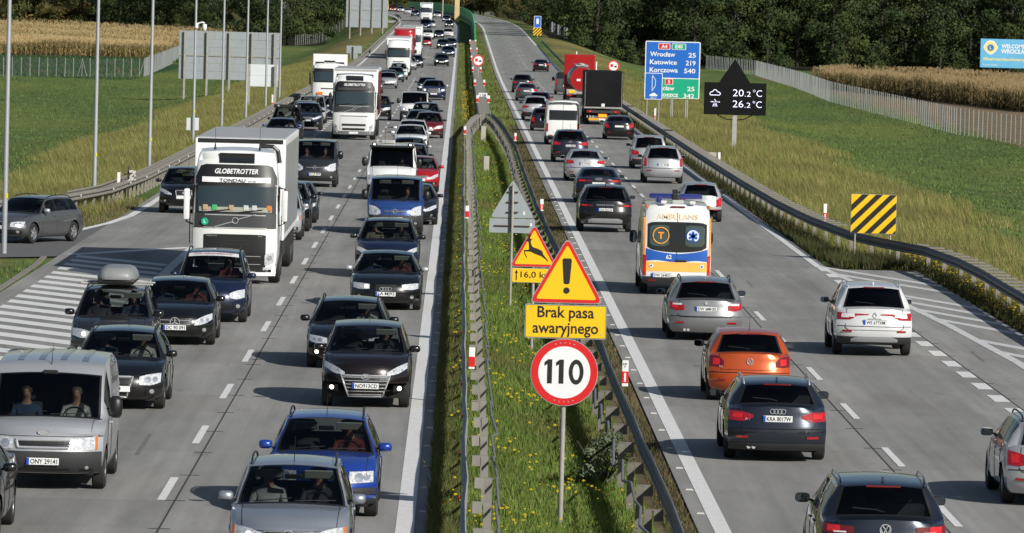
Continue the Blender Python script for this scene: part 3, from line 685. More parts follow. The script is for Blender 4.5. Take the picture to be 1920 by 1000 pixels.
# weather board
t = thing('weather_board', 'black electronic weather board showing 20.2 and 26.2 degrees on a single pole', 'sign', (15.92, 345, zt(15.92, 345))); z0 = -zt(15.92, 345)
M_LED = mat('led_white', (.6, .6, .75), .5, emit=(.72, .72, 1.0, 1.0)); M_WB = mat('board_black', (.006, .0065, .007), .6, noise=(4, .2), spec=.12)
MB().bbox(-.13, .13, -.1, .1, -.5, z0+1.9, .02).build('pole', M_GALV, t); bd = MB().bbox(-1.79, 1.79, -.16, .16, z0+1.86, z0+3.72, .03).build('board', M_WB, t)
MB().prism([(-.95, z0+3.72), (.85, z0+3.72), (-.05, z0+5.08)], -.12, .12).build('triangle_top', M_WB, t)
br = MB()
for s_ in (-1, 1): br.tube([(0, 0, z0+1.55), (s_*.55, 0, z0+1.62), (s_*1.0, 0, z0+1.86)], .035, 6)
br.build('bracket', M_WB, t)
for s1, s2, s3, zz in (('20', '.2', '°C', 3.14), ('26', '.2', '°C', 2.50)):
    text(s1, .58, M_LED, bd, (.17, -.165, z0+zz), width=.62, bold=-.010); text(s2, .42, M_LED, bd, (.72, -.165, z0+zz-.06), width=.34, bold=-.010); text(s3, .55, M_LED, bd, (1.28, -.165, z0+zz), width=.52, bold=-.010)
cl = [(-.28, 0), (.22, 0), (.30, .08), (.22, .18), (.12, .18), (.05, .30), (-.08, .31), (-.16, .20), (-.28, .16), (-.33, .07)]
ic = MB()
for i in range(len(cl)):
    a, b = cl[i-1], cl[i]; A, B = Vector((a[0]-1.15, 0, a[1]+z0+2.98)), Vector((b[0]-1.15, 0, b[1]+z0+2.98)); ic.tube([A+Vector((0, -.165, 0)), B+Vector((0, -.165, 0))], .022, 5)
for k in range(7): ic.tube([(-1.4+k*.08, -.165, z0+2.62), (-1.38+k*.08, -.165, z0+2.56)], .02, 5)
for k in (-1, 0, 1): ic.tube([(-1.16+k*.06, -.165, z0+2.50), (-1.16+k*.12, -.165, z0+2.32)], .02, 5)
ic.tube([(-1.2, -.165, z0+2.74), (-1.12, -.165, z0+2.66)], .02, 5); ic.build('weather_icons', M_LED, bd)
# billboard beyond the maize
t = thing('billboard', 'pale blue roadside billboard reading WELCOME WROCŁAW beyond the right maize field', 'billboard', (76.9, 815, -2.0)); z0 = 2.0
M_SKYB = mat('billboard_blue', (.12, .42, .66), .5, noise=(.3, .08)); M_PY = mat('billboard_yellow', (.75, .68, .22), .5)
MB().bbox(-.25, .25, .1, .5, -.5, z0+.9, .04).build('pole', M_BLK, t); MB().bbox(-.25, .25, .1, .5, -.5, z0+.9, .04).build('pole', M_BLK, t, (3.6, 0, 0))
bd = MB().bbox(-6.0, 6.0, -.1, .1, z0+.85, z0+4.78, .03).build('panel', M_SKYB, t)
lg = rpoly([(-1.02, 0), (-.8, .45), (-.45, .9), (0, 1.0), (.45, .9), (.8, .45), (1.02, 0), (.8, -.35), (.45, -.75), (0, -.98), (-.45, -.75), (-.8, -.35)], .12, 3)
lo_ = MB().prism([(p-4.62, q+z0+3.58) for p, q in lg], -.118, -.104).build('emblem', M_WHITE, bd)
MB().prism([(p*.85-4.62, q*.85+z0+3.58) for p, q in lg], -.13, -.119).build('emblem_field', M_PY, lo_); MB().prism([(p-4.62, q+z0+3.58) for p, q in circ(.46)], -.140, -.131).build('emblem_disc', mat('emblem_blue', (.05, .16, .42), .5), lo_)
text('L', .6, M_PY, lo_, (-4.62, -.145, z0+3.58), bold=.02)
text('WELCOME', .72, M_WHITE, bd, (-1.55, -.11, z0+3.82), bold=.03, width=3.2); text('WROCŁAW', .82, M_WHITE, bd, (-1.2, -.11, z0+3.12), bold=.03, width=4.0)
text('filharmoniauniwersytecka', .6, M_PY, bd, (-1.9, -.11, z0+1.98), bold=.02, width=7.4); text('Lions Club', .3, M_WHITE, bd, (-4.6, -.11, z0+1.25), width=1.9)
# grey backs of big gantry-less boards on the left bank
def board_back(x, y, w, zb, zt_, posts_, lab, rows, m=M_SIGNBACK, name='sign_board'):
    z0 = zt(x, y); t = thing(name, lab, 'sign', (x, y, z0)); a, b = zb-z0, zt_-z0
    nz = len(rows); h = (b-a)/nz
    for i in range(nz):
        xs_ = [-w/2]+[-w/2+w*f for f in rows[i]]+[w/2]
        for k in range(len(xs_)-1): MB().box(xs_[k]+.008, xs_[k+1]-.008, -.02, .02, a+i*h+.008, a+(i+1)*h-.008).build('panel', m, t)
    for px in posts_:
        MB().box(px-.09, px+.09, -.34, -.22, -1, b).build('post', M_GALVD, t)
        for k in range(int((b-a)/1.1)+1): MB().box(px-.04, px+.04, -.22, -.02, a+.2+k*1.05, a+.28+k*1.05).build('bracket', M_RUST, t)
    if name == 'sign_board': MB().box(-w/2, w/2, -.10, -.025, a+(b-a)*.48, a+(b-a)*.48+.09).build('cross_rail', M_GALVD, t)
    return t
board_back(-21.6, 560, 9.5, .08, 4.6, (-4.2, -2.1, 0, 2.1, 4.2), 'huge grey back of a motorway sign board on the left bank behind lamp posts', ((.22, .66), (.4, .8), (.2, .55, .85), (.3, .7), (.24, .62), (.35, .78)))
board_back(-14.2, 430, 2.2, 1.5, 3.1, (-.95, .95), 'plain white back of a mid-size sign beside lamp posts on left bank', ((), ()), mat('board_white', (.62, .66, .68), .5, noise=(1, .05)), 'traffic_sign')
board_back(-15.8, 1000, 7.0, 3.2, 9.2, (-2.8, -1.0, .9, 2.7), 'tall grey back of a distant sign board before the left trees', ((.3,), (.6,), (.3,), (.6,), (.4,)))
t = board_back(-13.0, 731, 1.9, 1.3, 2.25, (0,), 'T-shaped grey sign back beside the left barrier', ((.5,),), name='traffic_sign'); MB().box(-.46, .46, -.02, .02, 1.28-zt(-13, 731)-1.75, 1.27-zt(-13, 731)).build('lower_panel', M_SIGNBACK, t)
board_back(-13.0, 877, 1.0, -.3, 1.5, (0,), 'narrow grey sign back beside the left barrier, beyond T-shaped one', ((.5,),), name='traffic_sign')
t = thing('layby_sign', 'tiny distant blue lay-by sign above a striped board on the right verge', 'road sign', (12.75, 1000, 2.2)); post(t, 3.7, .06)
plate(t, rrect(1.2, 1.95, .05), -.1, .05, M_WHITE, 'white_panel', 2.7); plate(t, rrect(1.08, 1.83, .05), -.11, .008, M_BLUE, 'blue_panel', 2.7); plate(t, rrect(.4, .9, .05), -.12, .008, M_WHITE, 'symbol', 2.8); striped(t, 1.4, 1.2, 1.05, 5, -.1)
# ------------------------------------------------------------------ lamp posts
LAMPY = [(-13.7, 181.3, 'tallest and leftmost, before the grey estate car'), (-13.95, 229.8, 'second from the left edge, beside wooden cross'), (-13.2, 255.8, 'third from the left edge, behind dark crossover'), (-14.2, 320, 'carrying a white camera and control box'),
         (-14.0, 353, 'right of the camera post before big grey sign back'), (-13.55, 380, 'before right half of big grey sign back'), (-13.7, 423, 'left edge of the white sign back'), (-13.75, 456.5, 'right edge of the white sign back')]
for i, (x, y, lab) in enumerate(LAMPY):
    z0 = zt(x, y); t = thing('lamp_post', 'grey steel lamp post '+lab, 'lamp post', (x, y, z0), 0, 'lamp posts along the left bank')
    MB().tube([(0, 0, -.3), (0, 0, 1.5), (0, 0, 11.8)], [.085, .082, .05], 14).build('pole', M_POLE, t, smooth=True, angle=50)
    MB().tube([(0, 0, 11.7), (.5, 0, 12.1), (1.6, 0, 12.2)], .04, 8).build('arm', M_POLE, t); MB().bbox(1.4, 2.2, -.15, .15, 12.12, 12.28, .05).build('lamp_head', M_POLE, t)
    MB().box(.03, .09, -.085, -.075, 1.7, 1.85).build('sticker', mat('yellow_tag', (.7, .65, .05), .6), t)
    if i == 3:
        c = MB().tube([(.05, -.05, 6.45), (.35, -.1, 6.55), (.48, -.1, 6.5)], .045, 8).bbox(-.02, .14, -.18, -.02, 6.22, 6.48, .03).build('camera_arm', M_WHITE, t)
        MB().lathe([(0, .0), (0, .11), (-.2, .12), (-.30, .10), (-.37, .05), (-.39, 0)], 16, 'z', (.48, -.1, 6.45)).build('camera_dome', M_WHITE, c, smooth=True)
        MB().bbox(-.38, .28, .06, .32, .75, 1.42, .02).build('control_box', mat('box_white', (.6, .62, .62), .5), t)
# ------------------------------------------------------------------ wildlife fences: every post a part
FP = MB().box(-.038, .038, -.038, .038, -.2, 2.25).me('post'); M_FP = mat('fence_post', (.25, .27, .265), .6, .2, objvar=.12)
def wire_mat():
    m = bpy.data.materials.new('wire_mesh'); m.use_nodes = True; tt = m.node_tree; tt.nodes.clear(); N = tt.nodes.new
    o = N('ShaderNodeOutputMaterial'); mx = N('ShaderNodeMixShader'); mx.inputs[0].default_value = .05; tr = N('ShaderNodeBsdfTransparent'); d = N('ShaderNodeBsdfDiffuse'); d.inputs[0].default_value = (.35, .37, .37, 1)
    tt.links.new(tr.outputs[0], mx.inputs[1]); tt.links.new(d.outputs[0], mx.inputs[2]); tt.links.new(mx.outputs[0], o.inputs[0]); return m
M_WIRE = wire_mat()
def fence(lab, path, step):
    t = thing('wildlife_fence', lab, 'fence'); P = resample(path, step); V = []; F = []
    for i, p in enumerate(P):
        z = zt(p[0], p[1]); link('post', FP, M_FP, t, (p[0], p[1], z), (random.uniform(-.02, .02), random.uniform(-.02, .02), 0)); V += [(p[0], p[1]+.06, z+.02), (p[0], p[1]+.06, z+2.15)]
        if i: F.append((2*i-2, 2*i, 2*i+1, 2*i-1))
    link('wire_netting', mesh('wire_netting', V, F), M_WIRE, t); return t
fl_ = fence('wire fence with pale posts across left meadow before the maize', [(-80, 650), (-53.4, 690), (-45.3, 705), (-38.0, 719), (-41.9, 889), (-44, 960)], 1.9)
for x, y in ((-44.6, 706.2), (-38.0, 719.2)):
    for dx in (-.55, .55): MB().tube([(dx, -.1, 0), (0, -.05, 1.9)], .04, 5).build('brace', M_FP, fl_, (x, y, -2))
fence('long wire fence with close pale posts winding along the right meadow', [(47.5, 430), (44.2, 470), (41.9, 502), (41.6, 559), (40.6, 655), (42.6, 753), (45.1, 912), (40.5, 988)], 2.35)
fence('short distant fence at the foot of the left trees', [(-34, 1230), (-31, 1300), (-22, 1390), (-17, 1420)], 6)
t = thing('pale_fence', 'pale close-boarded fence far along right verge under dark trees', 'fence', (0, 0, 0)); V = MB()
for k in range(9): MB().box(-.16, .16, -.05, .05, 0, 2.0).build('board', M_FP, t, (17.8+k*.26, 1195-k*9.0, float(ztr(17.8+k*.26, 1195-k*9))))
# ------------------------------------------------------------------ noise barrier and pylon far away
t = thing('noise_barrier', 'bright green noise barrier wall curving left along the far median', 'barrier')
M_NB = mat('barrier_green', (.07, .48, .16), .6, noise=(.8, .12)); ys_ = list(np.arange(880, 1500, 8.))
for i in range(len(ys_)-1):
    a, b = ys_[i], ys_[i+1]; xa, xb = 2.1+float(cx(a))*.93, 2.1+float(cx(b))*.93; za, zb = float(zr(a)), float(zr(b)); h1 = 2.6*min(1, .25+(a-880)/40); h2 = 2.6*min(1, .25+(b-880)/40)
    MB().add([(xa-.08, a, za), (xa+.08, a, za), (xb+.08, b-.05, zb), (xb-.08, b-.05, zb), (xa-.08, a, za+h1), (xa+.08, a, za+h1), (xb+.08, b-.05, zb+h2), (xb-.08, b-.05, zb+h2)],
             [(0, 3, 2, 1), (4, 5, 6, 7), (0, 1, 5, 4), (1, 2, 6, 5), (2, 3, 7, 6), (3, 0, 4, 7)]).build('panel', M_NB, t)
beam('skirting_beam', [(2.1-.3+float(cx(y))*.93, float(y)) for y in np.arange(880, 1500, 12)], t, M_RAILDK, 1)
tag(MB().bbox(-.5, .5, -.5, .5, -1, 9, .05).build('bridge_pillar', mat('pillar_yellow', (.62, .46, .22), .7, noise=(.5, .08)), None, (-.95, 1235, 3.7)), 'pale yellow pillar rising behind the green noise barrier', 'pillar')
tag(MB().tube([(0, 0, -2), (0, 0, 9)], .17, 10).build('mast', M_GALVD, None, (-4.1, 1290, 4.1)), 'thin grey mast behind the green noise barrier', 'mast')
tag(MB().box(-1.2, 1.2, -12, 12, -3, 1.4).build('abutment_wall', mat('abutment', (.30, .28, .26), .9, noise=(.6, .15)), None, (-13.9, 1195, 2.4), (0, 0, .03)), 'pale concrete abutment wall beside the far left carriageway', 'wall')
# ------------------------------------------------------------------ trees
M_LEAF = mat('leaves', (.03, .05, .015), .75, attr='Col', spec=.25); M_BARK = mat('bark', (.04, .034, .027), .95, noise=(4, .3))
def crown_mesh(seed, H, R, n_l, leaves, cols, lowz, sz=.42):
    r = np.random.default_rng(seed); V = []; C = []
    for i in range(n_l):
        # lobes spread through an uneven egg-shaped volume
        a = r.uniform(0, 2*PI); h = r.uniform(0, 1); rad = R*(math.sin(PI*(.12+.80*h))**.8)*r.uniform(.25, .98)
        c = np.array([rad*math.cos(a), rad*math.sin(a), lowz+h*(H-lowz)*.96]); lr = r.uniform(.9, 1.9)*R/4.0
        n = leaves//n_l; d = r.normal(size=(n, 3)); d /= np.linalg.norm(d, axis=1)[:, None]; d[:, 2] *= .72
        p = c+d*lr*(r.uniform(.45, 1.0, (n, 1))**.5); s = sz*r.uniform(.55, 1.35, (n, 1))
        dn = d/np.linalg.norm(d, axis=1)[:, None]+r.normal(size=(n, 3))*.38; dn /= np.linalg.norm(dn, axis=1)[:, None]; u = r.normal(size=(n, 3)); u -= (u*dn).sum(1)[:, None]*dn; u /= np.linalg.norm(u, axis=1)[:, None]; w = np.cross(u, dn); w /= np.linalg.norm(w, axis=1)[:, None]+1e-6
        V.append(np.stack([p-u*s*.5, p+w*s*.35, p+u*s*.5, p-w*s*.35], 1).reshape(-1, 3))
        base = np.array(cols[r.integers(len(cols))])*r.uniform(.75, 1.25); cc = base*r.uniform(.85, 1.18, (n, 1)); C.append(np.repeat(cc, 4, 0))
    V = np.concatenate(V); C = np.concatenate(C); F = np.arange(len(V)).reshape(-1, 4)
    return fastmesh('crown', V, F, C)
def trunk_mesh(seed, H, r0):
    r = random.Random(seed); mb = MB(); pts = [(r.uniform(-.15, .15)*k, r.uniform(-.15, .15)*k, H*.85*k/5) for k in range(6)]; pts[0] = (0, 0, -1)
    mb.tube(pts, [r0, r0*.85, r0*.7, r0*.55, r0*.4, r0*.2], 8)
    for k in range(7):
        b = pts[r.choice((2, 3, 3, 4))]; a = r.uniform(0, 2*PI); L = H*r.uniform(.16, .28); mb.tube([b, (b[0]+L*.6*math.cos(a), b[1]+L*.6*math.sin(a), b[2]+L*.5), (b[0]+L*math.cos(a), b[1]+L*math.sin(a), b[2]+L*1.0)], [r0*.35, r0*.22, r0*.08], 6)
    return mb.me('trunk', True)
DKG = [(.034, .054, .015), (.046, .066, .018), (.026, .043, .013), (.056, .074, .020)]; OLV = [(.060, .066, .020), (.085, .072, .022), (.046, .060, .018), (.11, .080, .024)]
TREES = [(crown_mesh(1, 19, 5.4, 34, 6400, DKG, 1.6), trunk_mesh(1, 19, .30)), (crown_mesh(2, 17, 5.0, 30, 6000, DKG, 1.0), trunk_mesh(2, 17, .26)), (crown_mesh(3, 21, 5.8, 38, 7000, DKG, 2.4), trunk_mesh(3, 21, .34)),
         (crown_mesh(4, 14, 4.6, 30, 5000, OLV, .8), trunk_mesh(4, 14, .22)), (crown_mesh(5, 11, 4.6, 28, 4600, OLV, .4), trunk_mesh(5, 11, .2)), (crown_mesh(6, 16, 5.0, 32, 5400, DKG[:2]+OLV[:2], 1.0), trunk_mesh(6, 16, .26))]
BUSH = crown_mesh(9, 3.4, 2.6, 16, 1500, DKG, .1, .34)
def tree(x, y, k, s, lab, grp, z=None, name='tree'):
    t = thing(name, lab, 'tree', (x, y, zt(x, y) if z is None else z), random.uniform(0, 6.28), grp); t.scale = (s, s, s*random.uniform(.92, 1.1))
    link('crown', TREES[k][0], M_LEAF, t); link('trunk', TREES[k][1], M_BARK, t); return t
rt = random.Random(21)
# right-hand wood
fr = [(19.5, 1420), (20.5, 1360), (21.5, 1310), (22.3, 1260), (23, 1215), (23.8, 1170), (24.6, 1130), (25.5, 1095), (27, 1060), (21.5, 1032), (23.5, 1003), (30, 1040), (34.5, 1030), (39.5, 1030), (44, 1035), (48, 1040), (53, 1045), (59, 1055), (66, 1045), (73, 1040), (80, 1035), (87, 1030), (94, 1030), (101, 1025), (109, 1020)]
for i, (x, y) in enumerate(fr):
    tree(x+rt.uniform(-1, 1), y+rt.uniform(-6, 6), rt.choice((0, 1, 2, 2, 0)), rt.uniform(.95, 1.2), '%s dark tree from the road along front edge of right-hand wood' % ORD[i], 'front trees of the right-hand wood')
    for k in range(2): tree(x+7+rt.uniform(-2, 3)+6*k, y+26+22*k+rt.uniform(-6, 6), rt.choice((0, 1, 2)), rt.uniform(1.0, 1.3), 'dark tree filling the depth of right-hand wood', 'inner trees of the right-hand wood')
for i in range(30): tree(26+i*6.5+rt.uniform(-2, 2), 1190+rt.uniform(-20, 40)-min(i*4, 60), 2, rt.uniform(1.2, 1.5), 'tall dark tree at the back of right-hand wood', 'rear trees of the right-hand wood')
tree(62.2, 1000, 1, 1.0, 'forked-stem tree with pale trunk showing above right maize field', None); tree(64.2, 1004, 2, .95, 'tree beside the forked-stem one above right maize field', None); tree(80.5, 1002, 0, 1.0, 'tree with short pale trunk left of the blue billboard', None)
for i in range(70):
    f = i/69*(len(fr)-1); a = fr[int(f)]; b = fr[min(int(f)+1, len(fr)-1)]; u = f-int(f); x = lerp(a[0], b[0], u)+rt.uniform(-3.5, 4); y = lerp(a[1], b[1], u)+rt.uniform(-9, 30)
    o = link('bush', BUSH, M_LEAF, None, (x, y, zt(x, y)-.2), (0, 0, rt.uniform(0, 6))); s = rt.uniform(.8, 1.5); o.scale = (s, s, s); tag(o, 'dark bush in the undergrowth below right-hand wood', 'bush', 'bushes below the right-hand wood')
# left trees
for i, (x, y, k, s) in enumerate([(-36, 1240, 0, 1.0), (-33, 1275, 2, 1.05), (-30.5, 1310, 1, 1.05), (-28, 1350, 0, 1.1), (-26, 1395, 2, 1.05), (-24.5, 1440, 0, 1.05), (-41, 1265, 2, 1.0), (-38, 1310, 0, 1.1), (-35, 1350, 1, 1.15), (-32, 1400, 2, 1.1), (-46, 1290, 1, 1.1), (-44, 1340, 0, 1.1), (-51, 1320, 2, 1.0), (-30, 1450, 2, 1.2), (-37, 1420, 0, 1.2)]):
    tree(x, y, k, s, 'dark broad tree, %s in the clump left of the far carriageway' % ORD[i], 'tree clump left of the far carriageway')
for i in range(14): tree(-57-i*2.6+rt.uniform(-1, 1), 1385+i*11+rt.uniform(-12, 12), rt.choice((0, 2, 1)), rt.uniform(.9, 1.2), '%s dark tree leftward behind the big grey sign back' % ORD[i], 'dark trees behind the left maize field')
for i in range(22): tree(-88-i*6+rt.uniform(-2, 2), 1535+rt.uniform(-14, 14), rt.choice((3, 4, 5, 3)), rt.uniform(1.0, 1.35), '%s olive tree leftward along far edge of left maize field' % ORD[i], 'autumn trees behind the left maize field')
for i in range(20): tree(-90-i*6.5+rt.uniform(-2, 2), 1570+rt.uniform(-10, 10), rt.choice((5, 1, 3)), rt.uniform(1.2, 1.6), 'tall tree behind the olive row past left maize field', 'rear trees behind the left maize field')
for i in range(34):
    x = -22+i*1.5+rt.uniform(-1, 1); tree(x-8+(i % 3)*3, 1620+(i % 3)*35+rt.uniform(-8, 8), rt.choice((3, 4, 5)), rt.uniform(.8, 1.2), 'small olive tree closing the view where the motorway bends away', 'trees closing the motorway bend', 4.6)
for i in range(16): tree(10.5+i*1.1+rt.uniform(-.5, .5), 1590-i*8, rt.choice((4, 3, 5)), rt.uniform(.5, .8), 'low autumn tree on the embankment beyond outbound bend', 'low trees beyond the outbound bend')
# ------------------------------------------------------------------ maize, grass, flowers (uncountable)
def blades(name, lab, cat, P, h, w, cols, lean=(0, 0), jit=.35, wind=.3, quad=False, m=None):
    n = len(P); r = RNG; a = r.uniform(0, PI, n); H = h*r.uniform(.55, 1.25, n); W = w*r.uniform(.7, 1.3, n)
    d = np.stack([np.cos(a), np.sin(a), 0*a], 1)*W[:, None]/2; tip = P+np.stack([lean[0]*H+r.normal(0, wind, n)*H, lean[1]*H+r.normal(0, wind, n)*H, H], 1)
    c = np.array(cols)[r.integers(0, len(cols), n)]*r.uniform(1-jit, 1+jit, (n, 1))
    pn = np.sin(P[:, 0]*1.9+P[:, 1]*.37)+np.sin(P[:, 0]*.8-P[:, 1]*.19+2)+np.sin(P[:, 1]*.11+P[:, 0]*.3)+r.normal(0, .5, n); k = np.clip(pn-1.1, 0, 1)[:, None]*.55; c = c*(1-k)+np.array([.17, .14, .06])*k; c = c*(1+.12*np.clip(-pn, -1, 1))[:, None]
    V = np.stack([P-d, P+d, tip], 1).reshape(-1, 3); F = np.arange(3*n).reshape(-1, 3); cc = np.repeat(c, 3, 0); cc = cc.reshape(-1, 3, 3); cc = cc.reshape(-1, 3)
    o = link(name, fastmesh(name, V, F, cc), m or MATS['blade']); return tag(o, lab, cat, kind='stuff')
mat('blade', (.1, .12, .03), .8, attr='Col', spec=.15)
def scatter(n, x0, x1, y0, y1, pw=1.0, far=None):
    X = RNG.uniform(x0, x1, n); Y = y0+(y1-y0)*RNG.uniform(0, 1, n)**pw; X = X+cx(Y); return np.stack([X, Y, ztr(X, Y)], 1)
GM = [(.105, .165, .030), (.085, .145, .024), (.13, .18, .038), (.15, .16, .05)]
DR = [(.24, .195, .075), (.20, .175, .06), (.28, .235, .11), (.14, .16, .042), (.18, .18, .052), (.11, .15, .034), (.10, .14, .03)]
GD = [(.10, .148, .036), (.12, .162, .044), (.082, .128, .03)]
VG = [(.045, .062, .018), (.07, .062, .025), (.05, .045, .022), (.035, .052, .015), (.08, .08, .028)]
blades('median_grass', 'short green grass filling the median between barriers', 'grass', scatter(170000, -.28, 3.15, 84, 400, 1.9), .13, .02, GM)
pm = scatter(40000, -.3, .2, 84, 400, 1.9); blades('verge_grass', 'rough grass strip between oncoming carriageway and median barrier', 'grass', pm, .20, .024, [(.06, .10, .02), (.09, .11, .03), (.13, .11, .05)])
blades('far_median_grass', 'grass and weeds of the far median beside narrow barrier', 'grass', np.concatenate([scatter(16000, -.25, 1.2, 390, 900, 1.5), scatter(6000, 2.2, 3.7, 390, 900, 1.5)]), .24, .06, GM+[(.16, .13, .07)])
blades('verge_weeds', 'low brown weeds along the edge of the outbound carriageway', 'weeds', np.concatenate([scatter(16000, 3.32, 3.78, 84, 400, 1.8)[RNG.uniform(size=16000) < .75]]), .10, .022, VG+[(.16, .12, .06)])
blades('roadside_weeds', 'dark weeds between the right barrier and the pavement', 'weeds', np.concatenate([scatter(26000, 11.66, 12.4, 192, 560, 1.5), scatter(26000, 14.36, 15.2, 84, 188, 1.0), scatter(5000, 11.9, 14.6, 186.5, 192)]), .38, .03, VG)
q = scatter(260000, 12.3, 25, 150, 640, 1.5); q = q[(q[:, 0] > 12.3+np.where(q[:, 1] < 192, 2.6, 0)) & (RNG.uniform(size=len(q)) < 1-sstep(8.5, 12.5, q[:, 0]-12+1.6*np.sin(q[:, 1]*.06)+1.0*np.sin(q[:, 1]*.21)))]
blades('tall_dry_grass', 'tall dry golden grass on the right bank', 'grass', q, .45, .022, DR, (-.3, .1), wind=.28)
q = scatter(260000, -24, -12.7, 196, 720, 1.4); q = q[(RNG.uniform(size=len(q)) < 1-sstep(7.5, 10.5, -12.2-q[:, 0]+1.5*np.sin(q[:, 1]*.05)+.8*np.sin(q[:, 1]*.17))) & ((q[:, 1] > 212) | (q[:, 0] < -17.6))]
blades('tall_dry_grass', 'tall dry golden grass on left bank', 'grass', q, .45, .022, DR, (-.3, .1), wind=.28)
q = np.concatenate([scatter(70000, 18, 45, 170, 800, 1.4), scatter(70000, -60, -18, 170, 760, 1.3)]); blades('meadow_grass', 'mown green meadow grass on both sides', 'grass', q, .15, .05, GD, (-.2, 0), jit=.28)
q = scatter(9000, -27, -12.15, 118, 178); q = q[q[:, 1] < 177-(-12.2-q[:, 0])*.4]; blades('kerb_grass', 'green grass behind the kerb of the gore', 'grass', q, .16, .03, GM)
q = scatter(16000, -17.5, -11.95, 196, 232); q = q[q[:, 0] < np.interp(q[:, 1], [196, 204, 214, 232], [-13.2, -12.4, -11.95, -11.9])]; blades('rough_verge_grass', 'thin rough grass under the left barrier beside exit ramp', 'grass', q, .16, .022, [(.11, .13, .035), (.16, .14, .06), (.08, .11, .025), (.2, .17, .09)])
q = scatter(40000, -78, -39.5, 700, 900); q = q[q[:, 0] < -41-np.maximum(0, 760-q[:, 1])*.12]; blades('leafy_crop', 'low dark green crop between left fence and maize', 'crop', q, .5, .16, [(.025, .065, .022), (.035, .08, .028), (.02, .05, .018)])
def maize(name, lab, P, s=1.0, tone=1.0):
    n = len(P); r = RNG; out = []; col = []; H = (r.uniform(1.9, 2.55, n)+.22*np.sin(P[:, 0]*.21+P[:, 1]*.05)+.15*np.sin(P[:, 1]*.17-P[:, 0]*.4))*s
    a = r.uniform(0, 2*PI, n)
    w = .035
    d = np.stack([np.ones(n)*w, np.zeros(n), np.zeros(n)], 1); top = P+np.stack([r.normal(0, .05, n), r.normal(0, .05, n), H], 1)
    out.append(np.stack([P-d, P+d, top+d*.4, top-d*.4], 1)); col.append(np.array([.22, .16, .08])*r.uniform(.7, 1.2, (n, 1)))
    for k in range(6):
        f = (.22+.13*k); b = P+(top-P)*f; aa = a+k*2.4+r.normal(0, .5, n); L = r.uniform(.45, .8, n)*s; dv = np.stack([np.cos(aa), np.sin(aa), 0*aa], 1)*L[:, None]
        mid = b+dv*.55+np.array([0, 0, .18]); tip = b+dv+np.array([0, 0, -.10-.06*k if k < 4 else .05]); ww = np.stack([-np.sin(aa), np.cos(aa), 0*aa], 1)*.055
        out.append(np.stack([b, mid-ww, tip, mid+ww], 1)); base = np.where(r.uniform(size=(n, 1)) < (.75 if k < 3 else .45), np.array([.42, .30, .12]), np.array([.17, .17, .045])); col.append(base*r.uniform(.7, 1.25, (n, 1)))
    for k in range(2):   # tassel
        dv = np.stack([r.normal(0, .10, n), r.normal(0, .10, n), np.ones(n)*.30], 1); ww = np.array([.03, 0, 0]); out.append(np.stack([top-ww, top+ww, top+dv+ww*.5, top+dv-ww*.5], 1)); col.append(np.array([.40, .29, .15])*r.uniform(.8, 1.2, (n, 1)))
    V = np.concatenate([o.reshape(-1, 3) for o in out]); C = np.concatenate([np.repeat(c, 4, 0) for c in col])*np.array([tone, tone*1.02, tone]); F = np.arange(len(V)).reshape(-1, 4)
    return tag(link(name, fastmesh(name, V, F, C), MATS['blade']), lab, 'maize field', kind='stuff')
def field(n, poly_x, y0, y1, pw=1.0):
    Y = y0+(y1-y0)*RNG.uniform(0, 1, n)**pw; u = RNG.uniform(0, 1, n); xa, xb = poly_x(Y); X = xa+(xb-xa)*u+RNG.normal(0, .45, n)
    X = np.round(X/.75)*.75+RNG.normal(0, .06, n); return np.stack([X, Y, np.full(n, -2.0)], 1)
maize('maize_field', 'ripe golden brown maize field beyond left fence', np.concatenate([field(9000, lambda Y: (-100+0*Y, -44.5-(Y-896)*.012), 897, 935), field(17000, lambda Y: (-205+(1500-Y)*.17, -44.5-(Y-896)*.012), 935, 1490, .85)]), 1.02)
maize('maize_field', 'ripe brown and green maize field below the right-hand wood', np.concatenate([field(9000, lambda Y: (np.interp(Y, [600, 615, 698, 776, 800], [66, 58.5, 52.5, 47.5, 48]), np.interp(Y, [600, 800], [72, 92])), 606, 800, 1.0), field(5000, lambda Y: (np.interp(Y, [600, 615, 698, 776, 800], [66, 58.5, 52.5, 47.5, 48]), np.interp(Y, [600, 615, 698, 776, 800], [66, 58.5, 52.5, 47.5, 48])+4), 612, 800)]), 1.0, .66)
fp = scatter(2600, -.1, 3.0, 85, 380, 1.7); fp[:, 2] += RNG.uniform(.16, .34, len(fp)); k_ = np.sin(fp[:, 0]*2.3+fp[:, 1]*.35)+np.sin(fp[:, 1]*.9+fp[:, 0])+RNG.normal(0, .5, len(fp)); fp = fp[k_ > .6]
fp = np.concatenate([fp, scatter(500, .2, 1.1, 390, 520)+np.array([0, 0, .3]), scatter(300, 14.3, 15.1, 150, 196)+np.array([0, 0, .35])])
n = len(fp); s_ = RNG.uniform(.014, .036, n)[:, None]; u = np.array([1, 0, 0]); v_ = np.array([0, .35, .94]); w_ = np.array([.2, -.9, .3])
V = np.concatenate([np.stack([fp-u*s_, fp-v_*s_*.6, fp+u*s_, fp+v_*s_*.6], 1).reshape(-1, 3), np.stack([fp-u*s_*.7, fp-w_*s_, fp+u*s_*.7, fp+w_*s_], 1).reshape(-1, 3)])
tag(link('yellow_flowers', fastmesh('yellow_flowers', V, np.arange(len(V)).reshape(-1, 4), np.tile(np.array([[.70, .50, .02]]), (len(V), 1))), MATS['blade']), 'yellow wildflowers scattered through the median grass', 'flowers', kind='stuff')
t = thing('shrub', 'grey-green leafy shrub against the outbound median barrier near the frame bottom', 'shrub', (2.62, 100.5, -.1))
